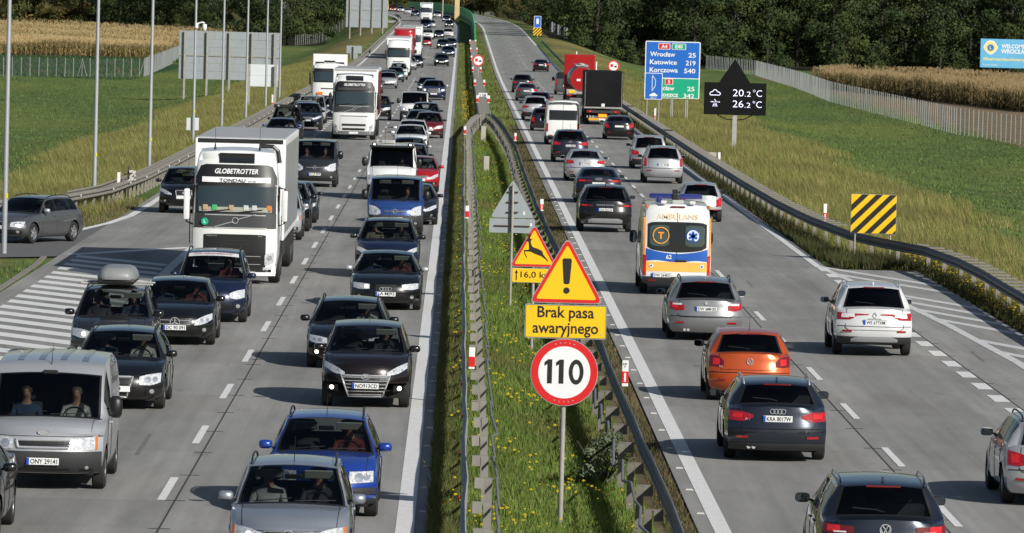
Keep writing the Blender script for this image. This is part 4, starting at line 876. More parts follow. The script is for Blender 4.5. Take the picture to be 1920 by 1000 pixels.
link('foliage', crown_mesh(31, .85, .55, 22, 2600, [(.09, .115, .06), (.12, .145, .085), (.07, .09, .045)], .05, .055), M_LEAF, t); sh = MB(); rs2 = random.Random(8)
for i in range(12): a = rs2.uniform(0, 6.28); sh.tube([(0, 0, 0), (.25*math.cos(a), .25*math.sin(a), .4), (.5*math.cos(a), .5*math.sin(a), .75)], [.012, .009, .004], 5)
sh.build('stems', M_BARK, t)
# ------------------------------------------------------------------ vehicles: materials
M_GLASS = glass_mat('auto_glass', (.48, .51, .50)); M_GLASSD = glass_mat('privacy_glass', (.16, .17, .17))
M_OPG = mat('dark_glass', (.012, .014, .016), .03, spec=.6)
M_TRIM = mat('black_trim', (.012, .012, .013), .42); M_PLAS = mat('grey_plastic', (.032, .033, .035), .6, noise=(6, .12)); M_UNDER = mat('underbody', (.008, .008, .008), .9)
M_TYRE = mat('tyre_rubber', (.018, .018, .018), .85, noise=(8, .2)); M_RIM = mat('alloy_rim', (.42, .43, .44), .35, .7); M_CHROME = mat('chrome', (.66, .67, .68), .22, .55)
M_LENS = mat('headlight_lens', (.62, .64, .66), .06, .25, 1.0, noise=(26, .5)); M_HLIN = mat('headlight_bezel', (.10, .10, .105), .1, .3, 1.0); M_BULB = mat('headlight_bulb', (.95, .93, .88), .1, emit=(1, .93, .80, 3.0)); M_BOWL = mat('reflector_bowl', (.85, .86, .88), .12, .8)
M_IND = mat('amber_lens', (.55, .16, .03), .15, 0, .6); M_TAIL = mat('tail_lens', (.34, .006, .010), .10, 0, 1.0, noise=(22, .4)); M_TAILB = mat('tail_lamp_lit', (.52, .012, .014), .12, 0, .8, noise=(30, .5), emit=(1, .03, .02, .10)); M_TAILD = mat('tail_lens_dark', (.14, .004, .006), .08, 0, 1.0); M_CLR = mat('clear_lens', (.75, .72, .72), .1, 0, 1.)
M_PLATE = mat('plate_white', (.74, .75, .74), .35); M_EU = mat('plate_blue', (.01, .06, .40), .4); M_SEAT = mat('seat_fabric', (.035, .035, .038), .9); M_SEATL = mat('seat_beige', (.30, .27, .22), .85); M_DASH = mat('dashboard', (.025, .025, .027), .7); M_VISOR = mat('sun_visor', (.42, .44, .40), .8); M_MIRG = mat('mirror_glass', (.14, .17, .20), .03, 1.0)
PAINTS = {}
def paint(key, col, metal=.45, rough=.28):
    if key in PAINTS: return PAINTS[key]
    PAINTS[key] = mat('paint_'+key, col, rough, metal, 1.0, back=(.16, .16, .15), noise=(1.2, .05)); return PAINTS[key]
BLACK = paint('black', (.006, .006, .007), .2); DBLUE = paint('dark_blue', (.010, .018, .050), .4); NAVY = paint('navy', (.012, .022, .07), .4); ROYAL = paint('royal_blue', (.015, .055, .33), .3)
TBLUE = paint('trafic_blue', (.030, .075, .26), .3); SILVER = paint('silver', (.46, .475, .49), .45, .42); GREYM = paint('grey', (.13, .135, .14), .6); DGREY = paint('dark_grey', (.035, .038, .045), .4); WHITE = paint('white', (.74, .75, .74), 0., .3)
BROWN = paint('brown_black', (.016, .010, .009), .4); ORANGE = paint('orange', (.55, .085, .012), .35); REDP = paint('red', (.42, .010, .014), .2); DRED = paint('dark_red', (.17, .008, .012), .3); GREENP = paint('teal_green', (.01, .10, .08), .4); SGREY = paint('slate', (.020, .026, .040), .5); YELP = paint('yellow', (.75, .45, .03), 0); SILVB = paint('silver_blue', (.30, .33, .37), .5, .4); PEARL = paint('pearl', (.64, .65, .65), .1, .3); LBROWN = paint('bronze', (.16, .085, .045), .5)
FW = Pchip([(0, .90), (.10, .958), (.35, .998), (.62, 1.0), (.86, .978), (1, .952)])
KINDS = dict(
 hatch=dict(L=4.05, W=1.72, H=1.47, h1=.76, hc=1.0, sc=1.02, sw=1.78, sr=3.45, sb=3.93, zb=1.02, zt=.99, roof=.70, r=.31, s1=.80, wb=2.50, sill=.22, doors=(1.12, 2.15, 3.05), wins=((1.28, 2.12), (2.20, 3.02), (3.08, 3.36))),
 wagon=dict(L=4.65, W=1.80, H=1.46, h1=.72, hc=.98, sc=1.22, sw=2.02, sr=4.05, sb=4.50, zb=1.03, zt=.99, roof=.70, r=.32, s1=.88, wb=2.72, sill=.21, doors=(1.30, 2.42, 3.36), wins=((1.48, 2.38), (2.47, 3.32), (3.40, 4.05))),
 sedan=dict(L=4.75, W=1.82, H=1.44, h1=.72, hc=.97, sc=1.28, sw=2.05, sr=3.30, sb=4.08, zb=1.06, zt=1.06, roof=.68, r=.32, s1=.86, wb=2.78, sill=.20, doors=(1.36, 2.42, 3.36), wins=((1.52, 2.38), (2.46, 3.30))),
 suv=dict(L=4.60, W=1.86, H=1.67, h1=.90, hc=1.12, sc=1.15, sw=1.88, sr=3.95, sb=4.42, zb=1.16, zt=1.12, roof=.71, r=.36, s1=.88, wb=2.70, sill=.30, doors=(1.25, 2.30, 3.25), wins=((1.40, 2.26), (2.34, 3.20), (3.28, 3.85))),
 mpv=dict(L=4.40, W=1.80, H=1.66, h1=.82, hc=1.08, sc=.90, sw=1.80, sr=3.95, sb=4.28, zb=1.06, zt=1.02, roof=.74, r=.32, s1=.84, wb=2.66, sill=.24, doors=(1.10, 2.15, 3.10), wins=((1.20, 2.10), (2.18, 3.05), (3.12, 3.80))),
 van=dict(L=4.85, W=1.92, H=1.97, h1=.98, hc=1.22, sc=.66, sw=1.42, sr=4.70, sb=4.80, zb=1.9, zt=1.86, roof=.86, r=.34, s1=.85, wb=3.05, sill=.28, doors=(.85, 1.85), wins=((.98, 1.80), (1.98, 2.95), (3.05, 4.35)), tall=2.0),
 bigvan=dict(L=5.9, W=2.00, H=2.62, h1=1.0, hc=1.30, sc=.70, sw=1.62, sr=5.76, sb=5.86, zb=2.5, zt=2.42, roof=.84, r=.35, s1=.95, wb=3.6, sill=.32, doors=(.95, 2.0), wins=((1.05, 1.92),), tall=2.1),
 cab=dict(L=2.3, W=2.44, H=3.75, h1=3.45, hc=3.66, sc=.25, sw=.8, sr=2.1, sb=2.25, zb=3.70, zt=3.66, roof=.82, r=.50, s1=1.38, wb=0, sill=.42, doors=(.5, 1.5), wins=(), cab=True),
)
class Body:
    def __init__(s, kind, **ov):
        p = dict(KINDS[kind]); p.update(ov); s.p = p; s.kind = kind
        for k, v in p.items(): setattr(s, k, v)
        s.tall = p.get('tall'); s.cab = p.get('cab', False); L, H = s.L, s.H
        top = [(0, s.h1), (s.sc*.22, lerp(s.h1, s.hc, .45)), (s.sc*.6, lerp(s.h1, s.hc, .80)), (s.sc, s.hc), (lerp(s.sc, s.sw, .5), lerp(s.hc, H-p.get('wd', .05), .54)), (s.sw, H-p.get('wd', .055)), (s.sw+.35, H-p.get('wd', .055)*.3), ((s.sw+s.sr)/2, H), (s.sr-.3, H-.03 if not s.tall else H-.01), (s.sr, H-.075 if not s.tall else H-.03), (s.sb, s.zb)]
        if kind == 'sedan': top += [(s.sb+.25, s.zt+.015), (L-.1, s.zt-.005), (L, s.zt-.05)]
        else: top += [(L, s.zt)]
        s.top = Pchip(top)
        b1 = s.h1-.05
        if s.cab: bl = [(0, s.h1-.06), (L, s.zt-.06)]
        elif s.tall: bl = [(0, b1), (s.sc, s.hc-.05), (s.wins[-1][1]+.02, s.hc+.02), (s.wins[-1][1]+.12, H-.16), (L, s.zt-.06)] if len(s.wins) < 2 else [(0, b1), (s.sc, s.hc-.05), (4.4, s.hc+.02), (4.55, H-.16), (L, s.zt-.06)]
        else: bl = [(0, b1), (s.sc, s.hc-.055), (s.sr, lerp(s.hc, s.zb, .5)-.01), (L, s.zt-.03)]
        s.beltc = Pchip(bl)
        s.Rf = p.get('Rf', .42 if not (s.tall or s.cab) else (.34 if s.tall else .20)); s.Rr = p.get('Rr', .26 if not s.tall else .08); s.pf = 3.0 if not s.cab else 4.5; s.pr = 3.2 if not s.tall else 6
        fz = p.get('fz') or [(s.sill, .16), (s.sill+.10, .05), (lerp(s.sill, s.h1, .45), 0), (lerp(s.sill, s.h1, .66), .02), (lerp(s.sill, s.h1, .86), .06), (s.h1, .13)]
        if s.cab: fz = [(s.sill, .06), (.9, 0), (1.9, .03), (2.7, .16), (3.45, .42)]
        rzp = p.get('rz') or [(s.sill, .14), (s.sill+.12, .04), (lerp(s.sill, s.zt, .45), 0), (lerp(s.sill, s.zt, .56), .02), (lerp(s.sill, s.zt, .62), .05), (s.zt, .10)]
        if s.tall: rzp = [(s.sill, .10), (.5, 0), (.7, .03), (1.2, .04), (s.zt, .12)]
        s.fz, s.rz = Pchip(fz), Pchip(rzp)
        s.bow = Pchip([(0, 0), (s.sc*.8, .06), (s.sc, .11), (s.sw, .06), (s.sw+.5, 0), (s.sr-.4, 0), (s.sr, -.02), (s.sb, -.07 if not s.tall else 0), (L, 0)]) if not s.cab else (lambda x: 0.)
        s.wt = Pchip([(0, .90 if not s.cab else .83), (s.sc, .90 if not s.cab else .83), (s.sw, s.roof+.01), ((s.sw+s.sr)/2, s.roof+.01), (s.sr, s.roof-.01), (s.sb, .86 if not s.tall else s.roof), (L, .88 if not s.tall else s.roof)])
        s.fwp = Pchip([(s.sill, .95), (.9, 1.), (2.2, .985), (2.9, .955), (3.4, .90), (s.H, .85)]) if s.cab else Pchip([(s.sill, .93), (s.sill+.2, .99), (.9, 1.), (1.5, .985), (s.H, .90)])
        s.arch = [s.s1, s.s1+s.wb] if s.wb else [s.s1]
    def w(s, x):
        t = (x-s.L/2)/(s.L/2); return s.W/2*(1-.045*t**4)
    def edge(s, x): return s.top(x)-s.crown(x)
    def crown(s, x): return .045 if not s.cab else .07
    def belt(s, x): return min(s.beltc(x), s.edge(x)-.006)
    def ymap(s, x, u, z):
        u = min(1., abs(u)); fo = s.fz(z)*max(0, 1-x/.75); ro = s.rz(z)*max(0, 1-(s.L-x)/.75)
        S = 1.9 if not s.cab else 1.0; pull = s.Rf*u**s.pf*max(0, 1-x/S)**2-s.Rr*u**s.pr*max(0, 1-(s.L-x)/1.5)**2
        return -s.L/2+x+fo-ro+pull+s.bow(x)*u*u
    def zbot(s, y):
        """sill line lifted over the wheel arches (y is body-local)"""
        x = y+s.L/2; z = s.sill; R = s.r+.055
        for a in s.arch:
            d = abs(x-a)
            if d < R: z = max(z, s.r+math.sqrt(R*R-d*d)*1.0)
        return z
    def fw(s, z, x): return FW((z-s.sill)/max(.1, s.belt(x)-s.sill)) if not (s.tall or s.cab) else s.fwp(z)
    def front(s, x, z, end='front'):
        st = 0. if end == 'front' else s.L; wd = s.w(st)*s.fw(z, st); u = abs(x)/wd
        return Vector((x, s.ymap(st, u, z), z))
    def side(s, st, z, sg=1): return Vector((sg*s.w(st)*s.fw(z, st), s.ymap(st, 1, z), z))
    def build(s, lod=0):
        L = s.L; keys = {0., .03, .12, .3, s.sc-.06, s.sc, s.sc+.03, s.sw-.03, s.sw, s.sw+.03, s.sr, s.sr+.04, s.sb-.04, s.sb, L-.25, L-.1, L-.03, L}
        for a, b in s.wins: keys |= {a, b}
        for d in s.doors: keys |= {d, d+.001}
        keys |= {lerp(s.sc, s.sw, .33), lerp(s.sc, s.sw, .66)}
        R = s.r+.055
        def inv(yt):   # station whose side point sits at body station yt
            x = yt
            for _ in range(8): x -= (s.ymap(x, 1, .6)+L/2-yt)*.9
            return min(max(x, 0), L)
        for a in s.arch:
            for t in (-1.0, -.96, -.8, -.5, -.18, .18, .5, .8, .96, 1.0): keys.add(inv(a+R*t))
        S = sorted(keys); out = [S[0]]
        for k in S[1:]:
            if k-out[-1] < .012: continue
            n = int((k-out[-1])/.22)
            base = out[-1]
            for i in range(n): out.append(lerp(base, k, (i+1)/(n+1)))
            out.append(k)
        S = out
        lowf = [0, .10, .24, .42, .60, .76, .90, 1.0]; upf = [0, .06, .5, .90, 1.0]; U = [0, .22, .44, .62, .76, .87, .93, .97, 1.0]; U = [-u for u in U[:0:-1]]+U
        cls = {}
        def face(c, q): cls.setdefault(c, []).append(q)
        def lowpt(st, j, sg):
            z1 = s.belt(st); y0 = s.ymap(st, 1, .45); z0 = min(s.zbot(y0), z1-.12); z = lerp(z0, z1, lowf[j]); return (sg*s.w(st)*s.fw(z, st), s.ymap(st, 1, z), z)
        def uppt(st, j, sg):
            z0 = s.belt(st); z1 = s.edge(st); f = upf[j]; w0 = s.w(st)*s.fw(z0, st); w1 = s.w(st)*s.wt(st); z = lerp(z0, z1, f); return (sg*(lerp(w0, w1, f)+.018*math.sin(PI*f)*min(1, (z1-z0)/.3)), s.ymap(st, 1, z), z)
        def toppt(st, u):
            e = s.edge(st); z = e+s.crown(st)*(1-u*u); return (u*s.w(st)*s.wt(st), s.ymap(st, u, e if abs(u) > .9 else z), z)
        nb = [i for i in range(len(S)-1)]
        for sg in (-1, 1):
            LP = [[lowpt(st, j, sg) for j in range(len(lowf))] for st in S]; UP = [[uppt(st, j, sg) for j in range(len(upf))] for st in S]
            for i in nb:
                sm = (S[i]+S[i+1])/2
                for j in range(len(lowf)-1):
                    c = 'body'
                    if j >= 1 and lod == 0:
                        for k in range(len(s.doors)-1):
                            if s.doors[k] < sm < s.doors[k+1]: c = 'door%d%d' % (sg, k)
                    if j == 0 and s.kind in ('suv',) and s.p.get('clad', True): c = 'cladding'
                    face(c, (LP[i][j], LP[i+1][j], LP[i+1][j+1], LP[i][j+1]))
                for j in range(len(upf)-1):
                    c = 'body'
                    for k, (a, b) in enumerate(s.wins):
                        if a < sm < b and 1 <= j <= 2: c = 'win%d%d' % (sg, k)
                    if c == 'body' and s.wins and s.wins[0][0]-.1 < sm < s.wins[-1][1]+.05 and 1 <= j <= 2 and not s.tall: c = 'pillar'
                    face(c, (UP[i][j], UP[i+1][j], UP[i+1][j+1], UP[i][j+1]))
        T = [[toppt(st, u) for u in U] for st in S]
        for i in nb:
            sm = (S[i]+S[i+1])/2
            for j in range(len(U)-1):
                um = abs(U[j]+U[j+1])/2; c = 'body'
                if s.cab: c = 'body'
                elif sm < s.sc-.03 and um < .89: c = 'hood' if sm > .06 else 'body'
                elif s.sc-.06 < sm < s.sc: c = 'cowl'
                elif s.sc < sm < s.sw:
                    c = 'windshield' if um < .93 and s.sc+.03 < sm < s.sw-.03 else ('frit' if um < .97 else 'body')
                elif s.sr+.03 < sm < s.sb and not s.tall:
                    c = 'rearwin' if um < .865 and sm < s.sb-.04 else ('rfrit' if um < .93 and s.kind != 'sedan' else 'body')
                face(c, (T[i][j], T[i+1][j], T[i+1][j+1], T[i][j+1]))
        for end, st in (('f', 0.), ('r', L)):
            zs = [lowpt(st, j, 1)[2] for j in range(len(lowf))]; rows = []
            if s.tall or s.cab:
                z0, z1 = zs[0], zs[-1]; zs = [lerp(z0, z1, k/14) for k in range(15)]
            for z in zs: rows.append([(u*s.w(st)*s.fw(z, st), s.ymap(st, u, z), z) for u in U])
            rows.append([toppt(st, u) for u in U])
            for j in range(len(rows)-1):
                for k in range(len(U)-1):
                    c = 'body'
                    face(c, (rows[j][k], rows[j][k+1], rows[j+1][k+1], rows[j+1][k]))
        out = {}
        cz = .62 if not (s.tall or s.cab) else s.H*.5
        for c, fs in cls.items():
            idx = {}; V = []; F = []
            for q in fs:
                ids = []
                for p in q:
                    k = (round(p[0], 4), round(p[1], 4), round(p[2], 4))
                    if k not in idx: idx[k] = len(V); V.append(p)
                    ids.append(idx[k])
                u = []
                for i in ids:
                    if i not in u: u.append(i)
                if len(u) < 3: continue
                a, b, d = Vector(V[u[0]]), Vector(V[u[1]]), Vector(V[u[2]]); n = (b-a).cross(d-a); m = (a+d)/2
                ref = Vector((m.x, (m.y-max(-L*.42, min(L*.42, m.y)))*2.0, (m.z-cz)*.8))
                if n.dot(ref) < 0: u.reverse()
                F.append(tuple(u))
            out[c] = mesh(c, V, F, True, 38)
        return out
    # a raised panel following the front or rear skin; strip of (x, zlo, zhi) in metres
    def patch(s, pts, eps=.008, end='front', nx=12, nz=3, mb=None, sg=1):
        mb = mb or MB(); xs_ = [p[0] for p in pts]; x0, x1 = xs_[0], xs_[-1]; lo = Pchip([(p[0], p[1]) for p in pts]) if len(pts) > 2 else (lambda x: lerp(pts[0][1], pts[1][1], (x-x0)/(x1-x0))); hi = Pchip([(p[0], p[2]) for p in pts]) if len(pts) > 2 else (lambda x: lerp(pts[0][2], pts[1][2], (x-x0)/(x1-x0)))
        G = []; o = -1 if end == 'front' else 1
        for i in range(nx+1):
            x = lerp(x0, x1, i/nx); a, b = lo(x), hi(x); col = []
            for j in range(nz+1):
                z = lerp(a, b, j/nz); p = s.front(x, z, end); h = .01
                t1 = s.front(x+h, z, end)-s.front(x-h, z, end); t2 = s.front(x, z+h, end)-s.front(x, z-h, end); n = t1.cross(t2).normalized()
                if n.y*o < 0: n = -n
                q = p+n*eps; col.append((sg*q.x, q.y, q.z, sg*(p-n*.01).x, (p-n*.01).y, p.z))
            G.append(col)
        b = len(mb.v); k = nz+1
        for col in G:
            for q in col: mb.v.append(q[:3])
        for i in range(nx):
            for j in range(nz): mb.f.append((b+i*k+j, b+(i+1)*k+j, b+(i+1)*k+j+1, b+i*k+j+1))
        rim = [(0, j) for j in range(nz+1)]+[(i, nz) for i in range(1, nx+1)]+[(nx, j) for j in range(nz-1, -1, -1)]+[(i, 0) for i in range(nx-1, 0, -1)]
        r0 = len(mb.v)
        for i, j in rim: mb.v.append(G[i][j][3:])
        for m in range(len(rim)):
            i, j = rim[m]; i2, j2 = rim[(m+1) % len(rim)]; mb.f.append((b+i*k+j, b+i2*k+j2, r0+(m+1) % len(rim), r0+m))
        return mb
    def disc(s, x, z, r, eps=.012, end='front', n=14, sg=1, mb=None, rz=None):
        mb = mb or MB(); o = -1 if end == 'front' else 1; rz = rz or r
        c = s.front(x, z, end); b = len(mb.v); mb.v.append((sg*c.x, c.y+o*eps*1.3, c.z))
        for k in range(n):
            a = 2*PI*k/n; p = s.front(x+r*math.cos(a), z+rz*math.sin(a), end); mb.v.append((sg*p.x, p.y+o*eps, p.z))
        for k in range(n): mb.f.append((b, b+1+k, b+1+(k+1) % n))
        return mb
# ------------------------------------------------------------------ wheels
WH = {}
def wheel_meshes(r, w, spokes=5):
    k = (r, w, spokes)
    if k in WH: return WH[k]
    ty = MB().lathe([(-w/2, r*.66), (-w/2, r*.9), (-w*.38, r*.985), (-w*.1, r), (w*.1, r), (w*.38, r*.985), (w/2, r*.9), (w/2, r*.66), (w*.3, r*.64)], 26, 'x').me('wheel', True, 40)
    rm = MB().lathe([(w/2-.005, r*.68), (w/2-.03, r*.62), (w*.1, r*.60)], 22, 'x'); rm.lathe([(w/2-.03, r*.16), (w/2-.012, r*.12), (w/2-.012, 0)], 12, 'x')
    for i in range(spokes):
        a = 2*PI*i/spokes; d = Vector((0, math.cos(a), math.sin(a))); n = Vector((0, -math.sin(a), math.cos(a)))
        A = d*r*.10; B = d*r*.64; x0 = w/2-.05; x1 = w/2-.018
        rm.add([A-n*.05+Vector((x1, 0, 0)), A+n*.05+Vector((x1, 0, 0)), B+n*.035+Vector((x1, 0, 0)), B-n*.035+Vector((x1, 0, 0)), A-n*.05+Vector((x0, 0, 0)), A+n*.05+Vector((x0, 0, 0)), B+n*.035+Vector((x0, 0, 0)), B-n*.035+Vector((x0, 0, 0))], [(0, 1, 2, 3), (0, 4, 5, 1), (2, 6, 7, 3), (1, 5, 6, 2), (3, 7, 4, 0)])
    dk = MB().lathe([(w*.12, r*.62), (w*.12, 0)], 16, 'x').me('wheel_well')
    WH[k] = (ty, rm.me('rim', True, 40), dk); return WH[k]
def wheels(t, b, lod=0, rim=None, track=None, w=.21):
    ty, rm, dk = wheel_meshes(b.r, w)
    for a in b.arch:
        for sg in (-1, 1):
            x = (track or b.W/2-.125)*sg; o = link('wheel', ty, M_TYRE, t, (x, -b.L/2+a, b.r), (0, 0, 0 if sg > 0 else PI))
            if lod < 2: link('rim', rm, rim or M_RIM, o); link('brake_disc', dk, M_UNDER, o)
# ------------------------------------------------------------------ small shared car pieces
def seat_mesh():
    mb = MB().bbox(-.25, .25, -.26, .26, .10, .28, .06); mb.bbox(-.25, .25, .20, .36, .20, .80, .06); mb.bbox(-.13, .13, .24, .34, .82, 1.02, .05); return mb.me('seat', True, 40)
SEAT = seat_mesh(); BENCH = MB().bbox(-.64, .64, .0, .16, .0, .55, .06).bbox(-.45, -.2, .02, .13, .56, .74, .04).bbox(.2, .45, .02, .13, .56, .74, .04).me('rear_bench', True, 40)
SWHEEL = MB().tube([(.18*math.cos(a), 0, .18*math.sin(a)) for a in np.linspace(0, 2*PI, 20)], .016, 6, False).tube([(-.17, 0, 0), (.17, 0, 0)], .018, 6).me('steering_wheel')
def mirror_mesh(w, h, d):
    bm = bmesh.new(); bmesh.ops.create_uvsphere(bm, u_segments=12, v_segments=8, radius=1)
    for v in bm.verts:
        c = v.co; sx = abs(c.x)**.6*(1 if c.x > 0 else -1); sz = abs(c.z)**.6*(1 if c.z > 0 else -1); v.co = Vector((sx*w/2, min(c.y, .35)*d, sz*h/2))
    me = bpy.data.meshes.new('mirror'); bm.to_mesh(me); bm.free(); me.polygons.foreach_set('use_smooth', [True]*len(me.polygons)); return me
MIRM = mirror_mesh(.215, .14, .10); MIRV = mirror_mesh(.22, .36, .11); MGL = MB().prism(rrect(.19, .11, .03), 0, .004).me('mirror_glass'); MGLV = MB().prism(rrect(.18, .31, .04), 0, .004).me('mirror_glass'); ARM = MB().tube([(0, 0, 0), (.13, .02, .03)], .02, 6).me('arm')
ANT = MB().tube([(0, 0, 0), (0, .28, .34)], [.007, .003], 5).me('antenna'); FIN = MB().prism([(-.09, 0), (.09, 0), (.07, .06), (.05, .065)], -.015, .015, 'yz').me('antenna')
def emblem(t, kind, loc, sc=1.0, face=-1):
    """badge built facing -y; face=+1 turns it to the rear"""
    mb = MB(); ring = lambda r, c=(0, 0), w=.008, xs=1.: mb.tube([(c[0]+r*math.cos(a)*xs, 0, c[1]+r*math.sin(a)) for a in np.linspace(0, 2*PI, 22)], w, 5, False)
    def bar(a, b, w=.008): mb.tube([(a[0], 0, a[1]), (b[0], 0, b[1])], w, 5)
    if kind == 'star':
        ring(.085)
        for k in range(3): a = PI/2+2*PI*k/3; bar((0, 0), (.08*math.cos(a), .08*math.sin(a)), .009)
    elif kind == 'vw':
        ring(.062, w=.007); bar((-.036, .05), (-.002, .005), .006); bar((.036, .05), (.002, .005), .006); bar((-.056, .02), (-.028, -.052), .006); bar((-.028, -.052), (0, 0), .006); bar((0, 0), (.028, -.052), .006); bar((.028, -.052), (.056, .02), .006)
    elif kind == 'rings':
        for k in range(4): ring(.042, (-.096+.064*k, 0), .0065)
    elif kind == 'bolt': ring(.072); bar((-.085, -.012), (.01, .0), .008); bar((-.01, 0), (.085, .012), .008)
    elif kind == 'oval': ring(.045, w=.007, xs=2.0); mb.prism([(p*1.9, q*.9) for p, q in circ(.045, 20)], .002, .005)
    elif kind == 'slantH': ring(.05, w=.007, xs=1.75); bar((-.035, -.03), (-.015, .03), .007); bar((.015, -.03), (.035, .03), .007); bar((-.025, -.006), (.025, .006), .006)
    elif kind == 'roundel': ring(.04, w=.006); mb.prism(circ(.036, 18), .0, .004)
    elif kind == 'diamond': bar((0, .07), (.045, 0)); bar((.045, 0), (0, -.07)); bar((0, -.07), (-.045, 0)); bar((-.045, 0), (0, .07))
    elif kind == 'iron': ring(.07, w=.012); bar((-.5, -.16), (-.07, -.03), .012); bar((.07, .03), (.5, .16), .012)
    elif kind == 'ellipse': ring(.04, w=.007, xs=1.5)
    o = mb.build('emblem', M_CHROME, t, loc, (0, 0, 0 if face < 0 else PI)); o.scale = (sc, sc, sc); return o
def numplate(t, b, z, txt, end='front', x=0., w=.52, h=.112, yel=False, eu=True, col=None, back=.02):
    o = -1 if end == 'front' else 1; y = min(b.front(x-w/2, z, end).y*o, b.front(x, z, end).y*o) if False else b.front(x, z, end).y*o
    p = MB().bbox(-w/2, w/2, -.008, .008, -h/2, h/2, .006).build('number_plate', col or M_PLATE, t, (x, o*(y+back), z), (0, 0, 0 if o < 0 else PI))
    if txt is None: return p
    MB().bbox(-w/2-.008, w/2+.008, -.004, .010, -h/2-.008, h/2+.008, .004).build('plate_frame', M_TRIM, p)
    if eu: MB().box(-w/2+.003, -w/2+.045, -.0105, -.0085, -h/2+.003, h/2-.003).build('country_band', M_EU, p)
    text(txt, .105, M_BLK, p, (.02, -.0105, 0), bold=.012, width=min(w-.09, .062*len(txt)), name='plate_text'); return p
BCACHE = {}
def car(name, label, kind, col, X, Y, dirn='o', lod=0, front=None, rear=None, cat='car', rz=0., rails=None, ov=None, mirror=None, dark=False, driver=True, passenger=False, group=None, antenna='rod', extra=None, visor=True, seatm=None, rim=None):
    """Y = world y of the end nearest the camera; dirn 'o' oncoming, 'r' receding"""
    b = Body(kind, **(ov or {})); off = b.L/2; zc = float(zr(Y))
    t = thing(name, label, cat, (X, Y+off, zc), (0 if dirn == 'o' else PI)+rz, group or ('oncoming traffic' if dirn == 'o' else 'outbound traffic')); sl_ = math.atan(float(zr(Y+5)-zr(Y))/5); t.rotation_euler.x = sl_ if dirn == 'o' else -sl_
    bk_ = (kind, str(sorted((ov or {}).items())), lod > 0)
    if bk_ not in BCACHE: BCACHE[bk_] = b.build(lod)
    ms = BCACHE[bk_]; rearg = M_GLASSD if dark else M_GLASS
    for c, me in ms.items():
        if c == 'body': link('body', me, col, t)
        elif c == 'hood': link('hood', me, col, t)
        elif c.startswith('door'): link('door', me, col, t)
        elif c == 'cladding': link('sill_cladding', me, M_PLAS, t)
        elif c == 'cowl': link('cowl', me, M_TRIM, t)
        elif c in ('frit', 'rfrit'): link('window_seal', me, M_TRIM, t)
        elif c == 'pillar': link('window_pillars', me, M_TRIM, t)
        elif c == 'windshield': link('windshield', me, M_GLASS, t)
        elif c == 'rearwin': link('rear_window', me, rearg, t)
        elif c.startswith('win'): link('side_window', me, M_GLASS if c.endswith('0') else rearg, t)
    wheels(t, b, lod, rim)
    MB().box(-b.W*.40, b.W*.40, -b.L/2+.35, b.L/2-.35, b.sill-.03, b.sill+.12).build('underbody', M_UNDER, t)
    # cabin
    zf = b.sill+.14; fl = MB().box(-b.W*.36, b.W*.36, -b.L/2+b.sc+.15, b.L/2-.35, zf, zf+.02)
    fl.build('cabin_floor', M_DASH, t)
    zd = b.hc-.05; dash = MB().prism([(-b.L/2+b.sc-.05, zd-.28), (-b.L/2+b.sc+.55, zd-.28), (-b.L/2+b.sc+.50, zd-.02), (-b.L/2+b.sc+.15, zd-.01)], -b.W*.38, b.W*.38, 'yz'); dash.build('dashboard', M_DASH, t)
    if lod < 2 and not b.tall or lod == 0:
        sy = -b.L/2+b.sw+.25; ss = seatm or M_SEAT
        for sx in (-.36, .36): link('seat', SEAT, ss, t, (sx*b.W/1.75, sy, zf+(.08 if kind in ('suv', 'mpv', 'van', 'bigvan') else 0)))
        if not b.tall: link('rear_bench', BENCH, ss, t, (0, sy+1.0, zf+.22))
        if dirn == 'o' and lod == 0:
            link('steering_wheel', SWHEEL, M_TRIM, t, (.36*b.W/1.75, -b.L/2+b.sc+.62, zd-.01), (math.radians(-25), 0, 0))
            link('rear_view_mirror', MB().bbox(-.12, .12, -.02, .02, -.035, .035, .015).me('rear_view_mirror'), M_TRIM, t, (0, -b.L/2+b.sw-.02, b.H-.22))
            if visor:
                for sx in (-.34, .36): link('sun_visor', MB().bbox(-.2, .2, -.01, .01, -.07, .07, .01).me('sun_visor'), M_VISOR, t, (sx*b.W/1.75, -b.L/2+b.sw+.02, b.H-.185), (math.radians(35), 0, 0))
            wp = MB()
            for x0, x1 in ((.05, .62), (-.55, .0)):
                P = []
                for f in np.linspace(0, 1, 5):
                    st = lerp(b.sc+.035, b.sc+.10, f); x = lerp(x0, x1, f)*b.W/1.75; u = x/(b.w(st)*b.wt(st)); P.append((x, b.ymap(st, u, b.edge(st))-.012, b.edge(st)+b.crown(st)*(1-u*u)+.015))
                wp.tube(P, .008, 5)
            wp.build('wiper', M_TRIM, t)
    if lod < 2:
        mm, mg = (MIRV, MGLV) if b.tall else (MIRM, MGL); mst = b.wins[0][0]-.05
        for sg in (-1, 1):
            pz = b.belt(mst)+.09+(.08 if b.tall else 0); px = b.w(mst)*b.fw(b.belt(mst), mst)+.105; py = b.ymap(mst, 1, 1.)+.02
            m_ = link('mirror', mm, (mirror or col), t, (sg*px, py, pz)); link('mirror_glass', mg, M_MIRG, m_, (0, .036, 0)); link('mirror_arm', ARM, M_TRIM, m_, (sg*-.2, .0, -.05), (0, 0, 0 if sg > 0 else PI))
    if rails:
        for sg in (-1, 1):
            P = []
            for f in np.linspace(0, 1, 9):
                st = lerp(b.sw+.12, b.sr-.02, f); u = .93; P.append((sg*u*b.w(st)*b.wt(st), b.ymap(st, u, b.edge(st)), b.edge(st)+.02+.05*min(1, min(f, 1-f)*6)))
            MB().tube(P, .016, 6).build('roof_rail', rails, t, smooth=True)
